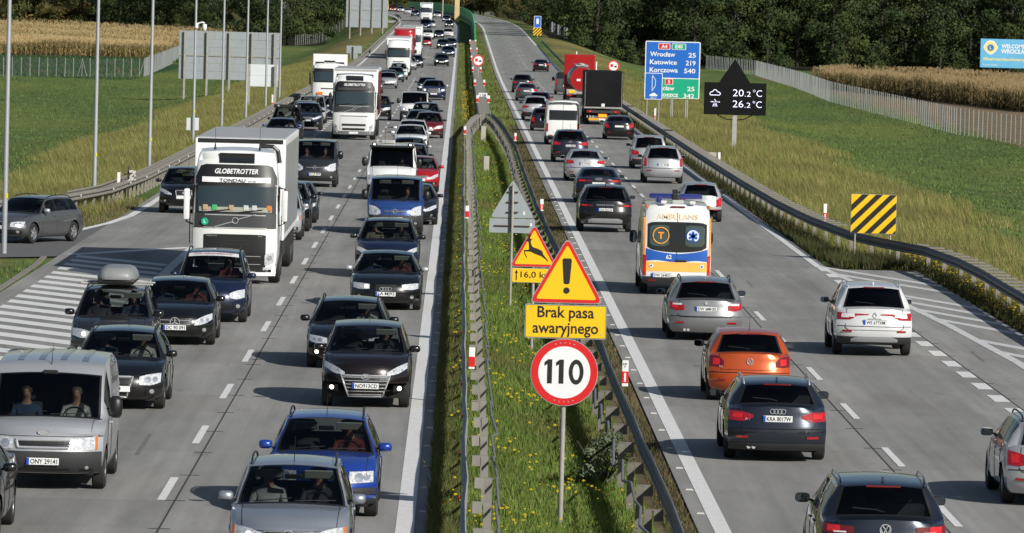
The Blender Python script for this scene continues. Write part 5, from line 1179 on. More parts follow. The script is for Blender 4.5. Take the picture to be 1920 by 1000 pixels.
    if antenna and lod == 0:
        st = b.sr-.25 if antenna == 'fin' else (b.sw+.2 if antenna == 'frontrod' else b.sr-.2); link('antenna', FIN if antenna == 'fin' else ANT, M_TRIM if antenna != 'fin' else col, t, (0, b.ymap(st, 0, b.H), b.top(st)-.005))
    if dirn == 'o': dress_front(t, b, front or {}, col, lod)
    else: dress_rear(t, b, rear or {}, col, lod)
    if dirn == 'o' and lod < 2: dress_rear(t, b, rear or {}, col, 2)
    if dirn == 'r' and lod < 2: dress_front(t, b, front or {}, col, 2)
    if lod == 0:   # door handles
        for k in range(len(b.doors)-1):
            st = b.doors[k+1]-.14
            for sg in (-1, 1):
                z = b.belt(st)-.14; p = b.side(st, z, sg); MB().bbox(-.015, .015, -.09, .09, -.014, .014, .008).build('door_handle', col, t, (p.x+sg*.012, p.y, p.z))
    if lod == 0:   # shut lines of bonnet and doors
        sm = MB()
        for sg in (-1, 1):
            P = []
            for st in np.linspace(.07, b.sc-.07, 9): u = .875; P.append((sg*u*b.w(st)*b.wt(st), b.ymap(st, u, b.edge(st)+b.crown(st)*.2), b.edge(st)+b.crown(st)*(1-u*u)+.001))
            sm.tube(P, .0055, 4)
        sm.build('bonnet_seam', M_TRIM, t)
        for sg in (-1, 1):
            dm = MB()
            for st in b.doors:
                P = []
                for z in np.linspace(max(b.sill+.08, b.zbot(b.ymap(st, 1, .5))+.01), b.belt(st)-.01, 7): q = b.side(st, z, sg); P.append((q.x, q.y, q.z))
                dm.tube(P, .006, 4)
            P = [tuple(b.side(st, lerp(b.sill, b.belt(st), .70), sg)) for st in np.linspace(b.s1+.45, b.L-.35, 14)]; dm.build('door_seam', M_TRIM, t)
    if extra: extra(t, b)
    if driver and lod <= 1: DRIVERS.append((t, b, dirn, passenger))
    return t
DRIVERS = []
def mirrored(t, name, fn, m):
    for sg in (-1, 1): fn(sg).build(name, m, t, smooth=True, angle=40)
def dress_front(t, b, F, col, lod):
    hw = b.w(0)*.985; h1 = b.h1; sill = b.sill
    if lod == 0: h_ = hw*.90; MB().tube([tuple(b.front(x, h1-.045, 'front')+Vector((0, -.002, 0))) for x in np.linspace(-h_, h_, 21)], .006, 4).build('bonnet_edge_seam', M_TRIM, t)
    hl = F.get('hl', [(.56, -.155, -.06), (.75, -.17, -.03), (.97, -.13, .0)])      # x fraction of half width, z below bonnet edge
    P = [(x*hw, h1+a, h1+c) for x, a, c in hl]
    for sg in (-1, 1):
        o = b.patch(P, .010, 'front', 8 if lod else 12, 2 if lod else 3, sg=sg).build('headlight', M_LENS if not F.get('darkhl') else M_HLIN, t, smooth=True, angle=45)
        if lod < 2:
            bx = lerp(P[0][0], P[-1][0], F.get('bulbx', .42)); bz = (lerp(P[0][1], P[-1][1], .42)+lerp(P[0][2], P[-1][2], .42))/2; rr = (P[0][2]-P[0][1])*.40
            b.disc(bx, bz, rr, .018, sg=sg).build('reflector', M_BULB if F.get('lit', False) else M_BOWL, o)
            if F.get('lit2'): b.disc(lerp(P[0][0], P[-1][0], .75), bz+.01, rr*.8, .018, sg=sg).build('reflector', M_BOWL, o)
            if F.get('ind'): b.patch([(lerp(P[0][0], P[-1][0], .89), lerp(P[0][1], P[-1][1], .89), lerp(P[0][2], P[-1][2], .89)), (P[-1][0], P[-1][1], P[-1][2])], .014, sg=sg, nx=4).build('indicator', M_IND, o)
        elif F.get('lit'): b.disc(lerp(P[0][0], P[-1][0], .4), (P[0][1]+P[0][2])/2, .07, .02, sg=sg, n=8).build('lamp', M_BULB, o)
    g = F.get('gr', (.50, .42, -.17, -.07, 3, 'chrome'))     # half width top, bottom, z lo, z hi
    if g:
        wt, wb_, a, c, n, st = g[:6]; gm = M_TRIM
        mk = lambda w0, w1, z0, z1, e, nz: [(x, z0, z1) for x in (-w0, w0)]
        def trap(w0, w1, z0, z1, e, mb=None):
            # trapezoid panel built as rows on the skin
            mb = mb or MB(); R = 5; C = 10; base = len(mb.v)
            for j in range(R+1):
                z = lerp(z0, z1, j/R); w = lerp(w0, w1, j/R)
                for i in range(C+1):
                    p = b.front(lerp(-w, w, i/C), z); mb.v.append((p.x, p.y-e, p.z))
            for j in range(R):
                for i in range(C): q = base+j*(C+1)+i; mb.f.append((q, q+1, q+C+2, q+C+1))
            return mb
        go = trap(wb_*hw, wt*hw, h1+a, h1+c, .009).build('grille', gm, t)
        if lod < 2:
            for i in range(n):
                f = (i+.5)/n; z = lerp(h1+a, h1+c, f); w = lerp(wb_, wt, f)*hw*.98; mb = MB(); mb.tube([(x, b.front(x, z).y-.014, z) for x in np.linspace(-w, w, 9)], .0085 if st != 'thin' else .005, 5); mb.build('slat', M_CHROME if st == 'chrome' else M_PLAS, go)
            if F.get('surround'):
                mb = MB(); c8 = []
                for f in np.linspace(0, 1, 9): c8.append((lerp(-wb_, wb_, f)*hw, h1+a))
                for f in np.linspace(.2, 1, 5): c8.append((lerp(wb_, wt, f)*hw, lerp(h1+a, h1+c, f)))
                for f in np.linspace(.1, 1, 9): c8.append((lerp(wt, -wt, f)*hw, h1+c))
                for f in np.linspace(.2, 1, 5): c8.append((lerp(-wt, -wb_, f)*hw, lerp(h1+c, h1+a, f)))
                mb.tube([(x, b.front(x, z).y-.014, z) for x, z in c8], F.get('sw_', .013), 6); mb.build('surround', M_CHROME, go)
    lw = F.get('low', (.62, .60, .10, .23))
    if lw: b.patch([(-lw[0]*hw, sill+lw[2], sill+lw[3]), (lw[0]*hw, sill+lw[2], sill+lw[3])], .007, nx=14).build('lower_intake', M_TRIM, t)
    if F.get('grey'): b.patch([(-.99*hw, sill+.02, sill+F['grey']), (.99*hw, sill+.02, sill+F['grey'])], .012, nx=24, nz=4).build('bumper', M_PLAS, t, smooth=True, angle=40)
    if F.get('strip'): b.patch([(-.99*hw, h1+F['strip'][0], h1+F['strip'][1]), (.99*hw, h1+F['strip'][0], h1+F['strip'][1])], .016, nx=24, nz=2).build('bumper_strip', M_PLAS, t)
    fg = F.get('fog', (.78, .16, .045))
    if fg and lod < 2:
        for sg in (-1, 1):
            o = b.patch([(fg[0]*hw-.12, sill+fg[1]-.07, sill+fg[1]+.06), (fg[0]*hw+.09, sill+fg[1]-.05, sill+fg[1]+.05)], .009, nx=5, sg=sg).build('fog_recess', M_TRIM, t)
            b.disc(fg[0]*hw, sill+fg[1], fg[2], .016, sg=sg).build('fog_lamp', M_BULB if F.get('fogl') else M_BOWL, o)
    pz = F.get('pz', sill+.30); numplate(t, b, pz, F.get('pt') if lod == 0 else None, x=F.get('px', 0.), eu=F.get('eu', True), back=F.get('pb', .02))
    if F.get('emb') and lod < 2: z = h1+F.get('ez', -.12); p = b.front(0, z); emblem(t, F['emb'], (0, p.y-.028, z), F.get('es', 1.))
def dress_rear(t, b, R, col, lod):
    if lod == 0 and not b.tall:
        z = lerp(b.sill, b.zt, .50); h_ = b.w(b.L)*.97; MB().tube([tuple(b.front(x, z, 'rear')+Vector((0, .001, 0))) for x in np.linspace(-h_, h_, 21)], .006, 4).build('bumper_seam', M_TRIM, t)
    hw = b.w(b.L)*.985; zt_ = b.zt; E = 'rear'; sill = b.sill
    tl = R.get('tl', [(.60, -.26, -.14), (.8, -.29, -.10), (.97, -.28, -.08)])
    P = [(x*hw, zt_+a, zt_+c) for x, a, c in tl]
    for sg in (-1, 1):
        o = b.patch(P, .012, E, 6 if lod else 10, 2 if lod else 3, sg=sg).build('taillight', M_TAIL if not R.get('dark') else M_TAILD, t, smooth=True, angle=45)
        if lod < 2:
            f0, f1 = R.get('lamp', (.45, .85)); xa, xb = lerp(P[0][0], P[-1][0], f0), lerp(P[0][0], P[-1][0], f1); za, zb = lerp(P[0][1], P[-1][1], .6), lerp(P[0][2], P[-1][2], .6); zm = (za+zb)/2
            b.patch([(xa, lerp(za, zm, .35), lerp(zb, zm, .2)), (xb, lerp(za, zm, .35), lerp(zb, zm, .2))], .017, E, 4, 1, sg=sg).build('lamp', M_TAILB if R.get('lit', True) else M_CLR, o)
            if R.get('clr'): c0, c1, d0, d1 = R['clr']; b.patch([(lerp(P[0][0], P[-1][0], c0), zt_+d0, zt_+d1), (lerp(P[0][0], P[-1][0], c1), zt_+d0, zt_+d1)], .018, E, 4, 1, sg=sg).build('reversing_lamp', M_CLR, o)
    if lod < 2 or True:
        gr_ = R.get('grey')
        if gr_: b.patch([(-.99*hw, sill+.01, sill+gr_), (.99*hw, sill+.01, sill+gr_)], .012, E, 20, 3).build('bumper', M_PLAS, t, smooth=True, angle=40)
    if lod < 2:
        if R.get('refl', True):
            for sg in (-1, 1): b.patch([(.60*hw, sill+R.get('rfz', .24)-.02, sill+R.get('rfz', .24)+.02), (.84*hw, sill+R.get('rfz', .24)-.02, sill+R.get('rfz', .24)+.02)], .016, E, 4, 1, sg=sg).build('reflector', M_TAIL, t)
        if R.get('diff'): d = R['diff']; b.patch([(-d[0]*hw, sill+d[1], sill+d[2]-.05), (-d[0]*.7*hw, sill+d[1], sill+d[2]), (d[0]*.7*hw, sill+d[1], sill+d[2]), (d[0]*hw, sill+d[1], sill+d[2]-.05)], .02, E, 14, 2).build('skid_plate', R.get('dm', SILVER), t, smooth=True, angle=40)
        if not b.tall:
            sm = MB()   # tailgate shut lines
            zl = R.get('gate', zt_-.42)
            for a, c in (((-.74*hw, zt_-.02), (-.78*hw, zl+.06)), ((.74*hw, zt_-.02), (.78*hw, zl+.06)), ((-.78*hw, zl+.06), (-.70*hw, zl)), ((.78*hw, zl+.06), (.70*hw, zl)), ((-.70*hw, zl), (.70*hw, zl))):
                sm.tube([(lambda p: (p.x, p.y+.001, p.z))(b.front(lerp(a[0], c[0], f), lerp(a[1], c[1], f), E)) for f in np.linspace(0, 1, 8)], .006, 4)
            sm.build('tailgate_seam', M_TRIM, t)
            if R.get('hi', True):
                st = b.sr+.01; MB().bbox(-.24, .24, -.012, .012, -.014, .014, .006).build('high_brake_light', M_TAILD, t, (0, b.ymap(st, 0, b.H)+.03, b.top(st)-.015))
            if R.get('wiper', True) and b.kind != 'sedan':
                st = b.sb-.06; p = Vector((0, b.ymap(st, 0, b.zb)+.02, b.top(st)+.02)); MB().tube([p, p+Vector((.12, -.01, .03)), p+Vector((.44, -.03, .05))], .009, 5).build('rear_wiper', M_TRIM, t)
            if R.get('ex'):
                for sx in R['ex']: p = b.front(sx*hw, sill+.06, E); MB().tube([(p.x, p.y-.1, p.z), (p.x, p.y+.02, p.z)], .035, 10).build('exhaust', M_CHROME, t)
    pz = R.get('pz', zt_-.26); pl = numplate(t, b, pz, R.get('pt') if lod == 0 else None, E, x=R.get('px', 0.), eu=R.get('eu', True), back=.016)
    if R.get('emb') and lod < 2: z = zt_+R.get('ez', -.12); p = b.front(0, z, E); emblem(t, R['emb'], (0, p.y+.02, z), R.get('es', 1.), 1)
    if lod == 0:
        for s_, x, z, w in R.get('txt', []): p = b.front(x*hw, zt_+z, E); text(s_, .055, M_CHROME, t, (-x*hw if False else x*hw, p.y+.012, p.z), PI, bold=.01, width=w, name='badge_text')
# ------------------------------------------------------------------ lorries
def lorry(name, label, X, Y, cabp, body='box', L=13.4, dirn='o', lod=0, boxm=None, face='volvo', H=4.0, rz=0., txt=None, sidem=None, cat='truck'):
    Lc = 2.3; tot = Lc+.5+L; t = thing(name, label, cat, (X, Y+tot/2, float(zr(Y))), (0 if dirn == 'o' else PI)+rz, 'lorries in the traffic'); y0 = -tot/2
    sl_ = math.atan(float(zr(Y+8)-zr(Y))/8); t.rotation_euler.x = sl_ if dirn == 'o' else -sl_
    b = Body('cab', H=min(3.78, H-.15), h1=min(3.48, H-.45), hc=min(3.69, H-.24), zb=min(3.72, H-.2), zt=min(3.68, H-.25)); cab = bpy.data.objects.new('cab', None); COL.objects.link(cab); cab.parent = t; cab.location = (0, y0+Lc/2, 0)
    for c, me in b.build(1).items(): link('cab_shell', me, cabp, cab)
    hw = b.w(0); P = lambda pts, m, nm, e=.012, par=None, nx=16, nz=4: b.patch([(x*hw, a, c) for x, a, c in pts], e, 'front', nx, nz).build(nm, m, par or cab, smooth=True, angle=40)
    top = b.H
    if dirn == 'o':
        P([(-.96, 1.93, 2.72), (-.9, 1.93, 2.78), (.9, 1.93, 2.78), (.96, 1.93, 2.72)], M_TRIM, 'windshield_frame', .010, nz=6); ws = P([(-.90, 2.0, 2.70), (.90, 2.0, 2.70)], mat('truck_glass', (.028, .045, .052), .03, spec=.7), 'windshield', .016, nz=6)
        if face == 'volvo':
            P([(-.97, 2.75, 2.95), (-.8, 2.75, min(3.30, top-.45)), (.8, 2.75, min(3.30, top-.45)), (.97, 2.75, 2.95)], M_TRIM, 'black_header', .013, nz=6); P([(-.97, 1.55, 1.95), (.97, 1.55, 1.95)], mat('truck_grey', (.04, .042, .045), .5), 'grey_band', .014)
            sv = P([(-.80, 2.80, 2.94), (.80, 2.80, 2.94)], M_WHITE if lod == 0 else M_PLAS, 'sun_visor', .05); z = 3.12; p = b.front(0, z); tg = text('GLOBETROTTER', .2, M_WHITE, cab, (0, p.y-.035, z), bold=.02, ital=.25, width=1.2); tg.rotation_euler.x = -.34
            if txt: p = b.front(0, 2.87); ta = text(txt[0], .13, M_BLK, cab, (-.1, p.y-.07, 2.87), bold=.01, width=.72); ta.rotation_euler.x = -.34; ta = text(txt[1], .10, M_BLK, cab, (.45, p.y-.074, 2.855), width=.22); ta.rotation_euler.x = -.34
            if top > 3.6: P([(-.42, 3.34, 3.62), (.42, 3.34, 3.62)], M_OPG, 'roof_window', .014, nz=3)
            p = b.front(0, 1.76); emblem(cab, 'iron', (0, p.y-.035, 1.76), 1.15); P([(-.72, 1.90, 1.925), (.72, 1.90, 1.925)], M_CHROME, 'chrome_strip', .022); P([(-.75, 1.545, 1.57), (.75, 1.545, 1.57)], M_CHROME, 'chrome_strip', .022)
            if lod == 0:
                g = P([(-.74, .32, 1.36), (-.6, .26, 1.38), (.6, .26, 1.38), (.74, .32, 1.36)], M_TRIM, 'grille', .014, nz=8)
                for z, w in ((1.20, .34), (1.10, .34), (.92, .34), (.70, .58), (.62, .55), (.5, .5), (.42, .45)): P([(-w, z-.028, z+.028), (w, z-.028, z+.028)], M_BLK, 'slat', .02, g, nz=1)
                for z, w in ((.78, .62), (.56, .62), (.36, .5)): P([(-w, z-.008, z+.008), (w, z-.008, z+.008)], M_GALV, 'trim_line', .026, g, nz=1)
                p = b.front(.52, 1.32); text('VOLVO', .06, M_GALV, g, (-.55*hw, p.y-.03, 1.335), width=.3); text('FH', .06, M_GALV, g, (.6*hw, p.y-.03, 1.335), width=.1)
                p = b.front(-.86, 1.72); MB().prism([(q[0]-.84, q[1]+1.72) for q in circ(.10, 20)], p.y-.05, p.y-.04).build('green_badge', M_GREEN, cab); text('L', .12, M_WHITE, cab, (-.84, p.y-.053, 1.72), bold=.02)
            else:
                g = P([(-.66, .62, 1.38), (.66, .62, 1.38)], mat('panel_white', (.62, .63, .62), .45), 'grille', .014, nz=6)
                for z, w in ((1.35, .66), (.86, .58), (.62, .54)): P([(-w, z-.07 if z < 1 else z-.02, z+.05 if z < 1 else z+.02), (w, z-.07 if z < 1 else z-.02, z+.05 if z < 1 else z+.02)], M_BLK, 'slat', .02, g, nz=1)
                P([(-.98, .30, .50), (.98, .30, .50)], mat('bumper_grey', (.12, .125, .13), .6), 'bumper', .02)
                z = .58
        else:
            P([(-.94, 2.70, 2.92), (.94, 2.70, 2.92)], M_TRIM, 'sun_visor', .04); g = P([(-.55, .55, .95), (-.4, .5, 1.0), (.4, .5, 1.0), (.55, .55, .95)], M_TRIM, 'grille', .014, nz=5); P([(-.5, 1.45, 1.53), (.5, 1.45, 1.53)], M_PLAS, 'slat', .016)
        hl = [(.72, .54, .82), (.82, .56, .88), (.93, .62, .90)] if lod == 0 else [(.74, .48, .60), (.85, .5, .85), (.93, .7, .95)]
        for sg in (-1, 1):
            o = b.patch([(x*hw, a, c) for x, a, c in hl], .016, nx=8, sg=sg).build('headlight', M_LENS, cab, smooth=True, angle=45)
            b.disc(.84*hw, .74, .07, .03, sg=sg).build('lamp', M_BOWL, o); b.patch([(.68*hw, .40, .48), (.93*hw, .42, .49)], .018, nx=6, sg=sg).build('fog_lamp', M_LENS, cab)
        numplate(cab, b, .40, None, back=.03)
        wp = MB()
        for x0, x1 in ((-.75, -.15), (.1, .75)): wp.tube([(x, b.front(x, 1.99+.02*k).y-.03, 1.99+.02*k) for k, x in enumerate(np.linspace(x0, x1, 5))], .016, 5)
        wp.build('wiper', M_TRIM, cab)
        for sg in (-1, 1):
            mr = MB().bbox(sg*1.36-.085, sg*1.36+.085, -1.02, -.86, 1.75, 2.62, .06).build('mirror', cabp if lod == 0 else M_TRIM, cab, smooth=True, angle=40); MB().tube([(sg*1.18, -.7, 2.68), (sg*1.36, -.93, 2.66), (sg*1.36, -.93, 1.70), (sg*1.18, -.7, 1.62)], .03, 6).build('mirror_arm', M_TRIM, cab)
        if lod == 0:
            for sg in (-1, 1): MB().tube([(sg*.62, -.55, top-.08), (sg*.62, -.55, top+.10)], [.035, .015], 8).build('roof_horn', M_TRIM, cab); MB().tube([(sg*.62, -.6, top-.05), (sg*.62, -.6, top+.55)], .006, 5).build('radio_antenna', M_TRIM, cab)
            MB().tube([(.55, .9, top+.02), (.95, .9, top), (1.08, .9, top-.12), (1.14, .9, top-.45)], .06, 8).build('air_intake', M_TRIM, cab)
            for sg in (-1, 1): b.patch([(.97*hw*.9, .28, .52), (.99*hw, .30, .52)], .02, nx=4, sg=sg).build('corner_step', cabp, cab)
            b.patch([(-.98*hw, .24, .34), (.98*hw, .24, .34)], .024, nx=20, nz=2).build('lower_bumper', cabp, cab, smooth=True, angle=40)
        # dashboard things
        if lod == 0:
            dk = P([(-.86, 2.0, 2.13), (.86, 2.0, 2.13)], mat('cab_dash', (.33, .33, .27), .8), 'dashboard_shelf', .0175, nz=1)
            for i, (x, m) in enumerate(((-.72, 'toy_tan'), (-.5, 'toy_green'), (-.1, 'toy_tan'), (.25, 'toy_pale'), (.45, 'toy_pale'), (.80, 'toy_orange'))):
                c = dict(toy_tan=(.42, .30, .16), toy_green=(.05, .4, .12), toy_pale=(.5, .55, .55), toy_orange=(.6, .2, .04))[m]; p = b.front(x*hw, 2.1); MB().bbox(-.07, .07, -.02, .02, -.06, .09, .018).build('trinket', mat(m, c, .8), dk, (x*hw, p.y-.022, 2.10))
        for sx in (-1, 1): MB().bbox(-.32, .32, -.01, .01, -.10, .10, .01).build('roof_lamp_cluster', M_TRIM, cab, (sx*.72, b.front(.72, 3.4).y+.2, min(3.60, top-.1))) if lod > 0 else None
    for sg in (-1, 1): MB().bbox(sg*1.20-.012, sg*1.20+.012, -.75, .25, 2.0, 2.72, .008).build('side_window', M_OPG, cab); MB().tube([(sg*1.27, -.75, 1.1), (sg*1.27, -.75, 1.9)], .015, 5).build('grab_rail', M_TRIM, cab)
    ty, rm, dk_ = wheel_meshes(.5, .32, 8); ax = [(y0+1.4, 1.08)]+([(y0+Lc+2.9, 1.0)] if body != 'tarp' else [])
    tr0 = y0+Lc+.5; tr1 = tr0+L
    ax += [(tr1-4.6, 1.08), (tr1-3.3, 1.08), (tr1-2.0, 1.08)] if L > 9 else [(tr1-2.6, 1.05), (tr1-1.3, 1.05)]
    for y, x in ax:
        for sg in (-1, 1): o = link('wheel', ty, M_TYRE, t, (sg*x, y, .5), (0, 0, 0 if sg > 0 else PI)); link('rim', rm, M_GALV, o)
    MB().box(-.45, .45, y0+.6, tr1-.2, .72, .98).build('chassis', M_UNDER, t); MB().box(-1.15, 1.15, y0+.3, y0+1.9, .45, .8).build('engine_tray', M_UNDER, t)
    bm_ = boxm or M_WHITE
    if body == 'box':
        MB().bbox(-1.275, 1.275, tr0, tr1, 1.12, H-.03, .03).build('cargo_box', bm_, t); MB().bbox(-1.24, 1.24, tr0+.03, tr1-.03, H-.032, H, .008).build('box_roof', mat('box_roof_grey', (.36, .37, .38), .6, noise=(.8, .08)), t)
        for s_ in (-1, 1): MB().box(s_*1.277-.006, s_*1.277+.006, tr0+.35, tr1-.1, 1.3, H-.2).build('side_panel', sidem or mat('trailer_side', (.42, .44, .45), .3, .3, noise=(.7, .12)), t)
        MB().bbox(-1.20, 1.20, tr0-.012, tr0+.01, H-.16, H-.04, .004).build('front_edge', M_TRIM if lod == 0 else M_GALV, t); MB().box(-1.1, 1.1, tr0+2.2, tr1-5.4, .45, 1.10).build('side_skirt', M_PLAS, t)
        MB().bbox(-.75, .75, tr0-.42, tr0+.0, 2.5, 3.55, .05).build('cooling_unit', bm_, t)
    elif body == 'tarp':
        MB().bbox(-1.275, 1.275, tr0, tr1, 1.22, H, .04).build('tarpaulin', mat('black_tarp', (.007, .007, .008), .7, noise=(.9, .35), bump=.4, spec=.15), t)
        for s_ in (-1, 1): MB().box(s_*1.22-.012, s_*1.22+.012, tr1+.001, tr1+.012, 1.25, H-.06).build('edge_rope', M_GALVD, t)
        MB().box(-1.27, 1.27, tr1-.2, tr1+.01, 1.10, 1.20).build('tail_board', M_GALVD, t); lb = MB().box(-1.1, 1.1, tr1-.15, tr1-.02, .80, .98).build('light_bar', M_PLAS, t)
        for s_ in (-1, 1):
            MB().bbox(s_*.90-.18, s_*.90+.18, tr1-.03, tr1+.02, .82, .95, .01).build('taillight', M_TAIL, t); MB().bbox(s_*.85-.05, s_*.85+.05, tr1-.02, tr1+.025, .84, .93, .01).build('indicator', M_IND, t)
        bp = MB().bbox(-1.05, .95, tr1-.25, tr1-.1, .30, .45, .01).build('under_run_bar', mat('bar_yellow', (.72, .34, .02), .5), t); MB().bbox(-.25, .30, tr1-.11, tr1-.06, .52, .72, .01).build('warning_plate', M_YEL, t); MB().bbox(-.28, .33, tr1-.10, tr1-.07, .49, .75, .005).build('plate_frame', M_RED, t)
        MB().bbox(-.26, .26, tr1-.12, tr1-.08, .30, .42, .005).build('number_plate', M_PLATE, t); MB().bbox(-.1, .12, tr1+.01, tr1+.03, 1.22, 1.42, .01).build('sticker', M_WHITE, t)
        for k in range(12): MB().box(-1.1+k*.19, -1.02+k*.19, tr1-.3, tr1-.26, .46, .62).build('hook', M_GALV, t)
    elif body == 'tank':
        tk = MB().lathe([(tr0+.5, 0), (tr0+.5, .85), (tr0+.6, 1.02), (tr1-.25, 1.02), (tr1-.1, .92), (tr1-.1, 0)], 30, 'y', (0, 0, 2.12)).build('tank', mat('tank_steel', (.28, .29, .30), .25, .7), t, smooth=True, angle=40); MB().lathe([(tr1-.095, 0), (tr1-.095, .9), (tr1-.13, .95)], 30, 'y', (0, 0, 2.12)).build('tank_end', REDP, t)
        MB().bbox(.12, .42, tr1-.095, tr1-.08, 1.95, 2.12, .004).build('sticker', M_WHITE, t); MB().box(-.5, .5, tr0+1, tr1-1, 3.10, 3.20).build('walkway', M_GALV, t)
        for k in range(4): MB().lathe([(0, .0), (.0, .26), (.16, .26), (.16, 0)], 14, 'z', (0, tr0+2+k*2.3, 3.12)).build('hatch', M_GALV, t)
        MB().bbox(-1.2, 1.2, tr1-.9, tr1-.2, .9, 1.3, .03).build('valve_cabinet', M_GALV, t)
        for s_ in (-1, 1): MB().bbox(s_*.95-.2, s_*.95+.2, tr1-.2, tr1-.12, .75, .88, .01).build('taillight', M_TAIL, t); MB().bbox(s_*1.1-.12, s_*1.1+.12, tr1-.9, tr1-.3, .5, 1.1, .05).build('mudguard', M_TRIM, t)
        MB().bbox(.55, 1.05, tr1-.2, tr1-.14, 1.0, 1.22, .01).build('warning_plate', M_YEL, t)
        MB().bbox(-1.24, 1.24, y0+Lc-.35, y0+Lc+.1, 1.4, 3.95, .05).build('air_deflector', cabp, t)
    return t
# ------------------------------------------------------------------ the traffic: oncoming carriageway
HLR = [(.47, -.19, -.07), (.7, -.20, -.02), (.97, -.15, .0)]; HLB = [(.50, -.20, -.03), (.94, -.19, -.03)]; HLS = [(.50, -.23, -.17), (.72, -.20, -.07), (.97, -.10, .01)]; HLV = [(.55, -.24, -.13), (.75, -.32, .0), (.97, -.26, .05)]
W_, A_, S_, H_, U_, V_ = 'wagon', 'sedan', 'suv', 'hatch', 'mpv', 'van'
car('estate_car', 'silver-blue estate with black roof rails, foremost car at the bottom frame edge', W_, SILVB, -2.19, 81.6, 'o', 0, dict(hl=HLR, gr=(.42, .36, -.15, -.05, 4, 'thin'), emb='bolt', ez=-.10, es=1.05, lit=True, ind=True, surround=True, sw_=.006), ov=dict(L=4.29, W=1.72, H=1.50, roof=.73), rails=M_TRIM, passenger=True, antenna='frontrod')
car('estate_car', 'royal blue estate with square headlights directly behind silver-blue estate', W_, ROYAL, -1.95, 91.4, 'o', 0, dict(hl=HLB, lit2=True, gr=(.40, .38, -.15, -.05, 4, 'thin'), strip=(-.37, -.27), emb='vw', low=(.5, .5, .06, .15), grey=.1, fog=None), ov=dict(L=4.40, W=1.74, H=1.49, h1=.76), rails=M_TRIM, antenna='frontrod')
car('compact_car', 'dark brown compact people carrier with hexagonal chrome grille', U_, BROWN, -1.69, 116.4, 'o', 0, dict(hl=HLS, bulbx=.35, lit2=True, gr=(.58, .40, -.64, -.23, 6, 'chrome'), surround=True, sw_=.018, emb='slantH', ez=-.25, fogl=True, fog=(.80, .16, .045), pt='NO913CD', pz=.45, low=None), ov=dict(L=4.10, W=1.76, H=1.60, Rf=.5, h1=.88, hc=1.08))
car('estate_car', 'black estate with roof rails half hidden behind the brown compact car', W_, BLACK, -2.27, 128.5, 'o', 0, dict(hl=[(.52, -.16, -.05), (.75, -.17, -.02), (.96, -.13, .0)], lit2=True, emb='vw', gr=(.48, .44, -.16, -.07, 3, 'chrome'), fogl=True), rails=M_TRIM, ov=dict(W=1.82, L=4.77))
car('saloon_car', 'black saloon with four-ring badge and silver mirrors', A_, BLACK, -1.77, 153.4, 'o', 0, dict(hl=[(.47, -.17, -.05), (.75, -.18, -.03), (.95, -.15, -.02)], lit=True, bulbx=.2, gr=(.30, .26, -.44, -.05, 5, 'thin'), emb='rings', ez=-.16, es=1.1, pt='LA MJ92', pz=.43), ov=dict(W=1.86, L=4.9, H=1.46), mirror=SILVER, passenger=True)
car('crossover_car', 'dark blue crossover behind black four-ring saloon', S_, DBLUE, -1.96, 170.8, 'o', 0, dict(hl=HLS, lit2=True, gr=(.45, .40, -.20, -.10, 2, 'thin'), emb='ellipse', ez=-.13), mirror=BLACK, rails=DBLUE, passenger=True)
car('passenger_van', 'mid-blue passenger van with big clear headlights in the fast queue', V_, TBLUE, -2.08, 202.2, 'o', 0, dict(hl=HLV, gr=(.42, .42, -.17, -.12, 1, 'chrome'), grey=.42, emb='bolt', ez=-.145, low=(.5, .5, .1, .2)), cat='van', mirror=M_TRIM, extra=lambda t, b: MB().bbox(.02, .38, -.02, .02, -.01, .01, .008).build('hood_vent', M_TRIM, t, (0, b.ymap(.42, .2, 1.1), b.top(.42)+.005), (math.radians(30), 0, 0)))
car('saloon_car', 'dark car mostly hidden behind the mid-blue passenger van', A_, SGREY, -1.55, 212.4, 'o', 0, dict(hl=HLS), ov=dict(W=1.8))
def tow_extra(t, b):
    for s_ in (-1, 1): MB().bbox(-.10, .10, -.06, .06, 0, .10, .03).build('roof_lamp', M_TRIM, t, (s_*.72, b.ymap(b.sw+.05, .8, b.H), b.H-.08)); MB().lathe([(0, 0), (0, .035), (-.01, .03)], 10, 'y').build('lamp_lens', M_BULB, t, (s_*.72, b.ymap(b.sw+.05, .8, b.H)-.065, b.H-.03))
    MB().tube([(-.3, -b.L/2+b.sw, b.H), (-.3, -b.L/2+b.sw+.2, b.H+.7)], .008, 5).build('whip_antenna', M_TRIM, t); MB().bbox(-.45, .1, -b.L/2+2.0, -b.L/2+2.6, b.H, b.H+.14, .04).build('roof_vent', M_GALV, t)
    MB().bbox(-.9, .9, -.2, .2, -.04, .04, .02).build('sun_strip', M_TRIM, t, (0, b.ymap(b.sw-.1, 0, b.H), b.H-.1))
car('recovery_van', 'white recovery van with roof lamps and large black mirrors', 'bigvan', WHITE, -2.63, 237.6, 'o', 0, dict(hl=HLB, lit=True, gr=(.5, .5, -.16, -.06, 2, 'thin'), grey=.3), cat='van', ov=dict(H=2.22, L=5.3, zb=2.1, zt=2.03, W=2.0, h1=1.05, hc=1.36, wb=3.1, sr=5.15, sb=5.25), mirror=M_TRIM, extra=tow_extra)
car('small_red_car', 'bright red small car peeking out right of the white recovery van', H_, REDP, -1.60, 249.0, 'o', 0, dict(hl=HLS, lit2=True))
car('crossover_car', 'dark blue crossover with black mirrors beyond the white recovery van', S_, DBLUE, -2.16, 262.5, 'o', 0, dict(hl=HLR), mirror=BLACK, passenger=True)
car('saloon_car', 'dark saloon with silver mirrors between crossover and white hatchbacks', A_, SGREY, -2.34, 283.8, 'o', 0, dict(hl=HLR), mirror=SILVER)
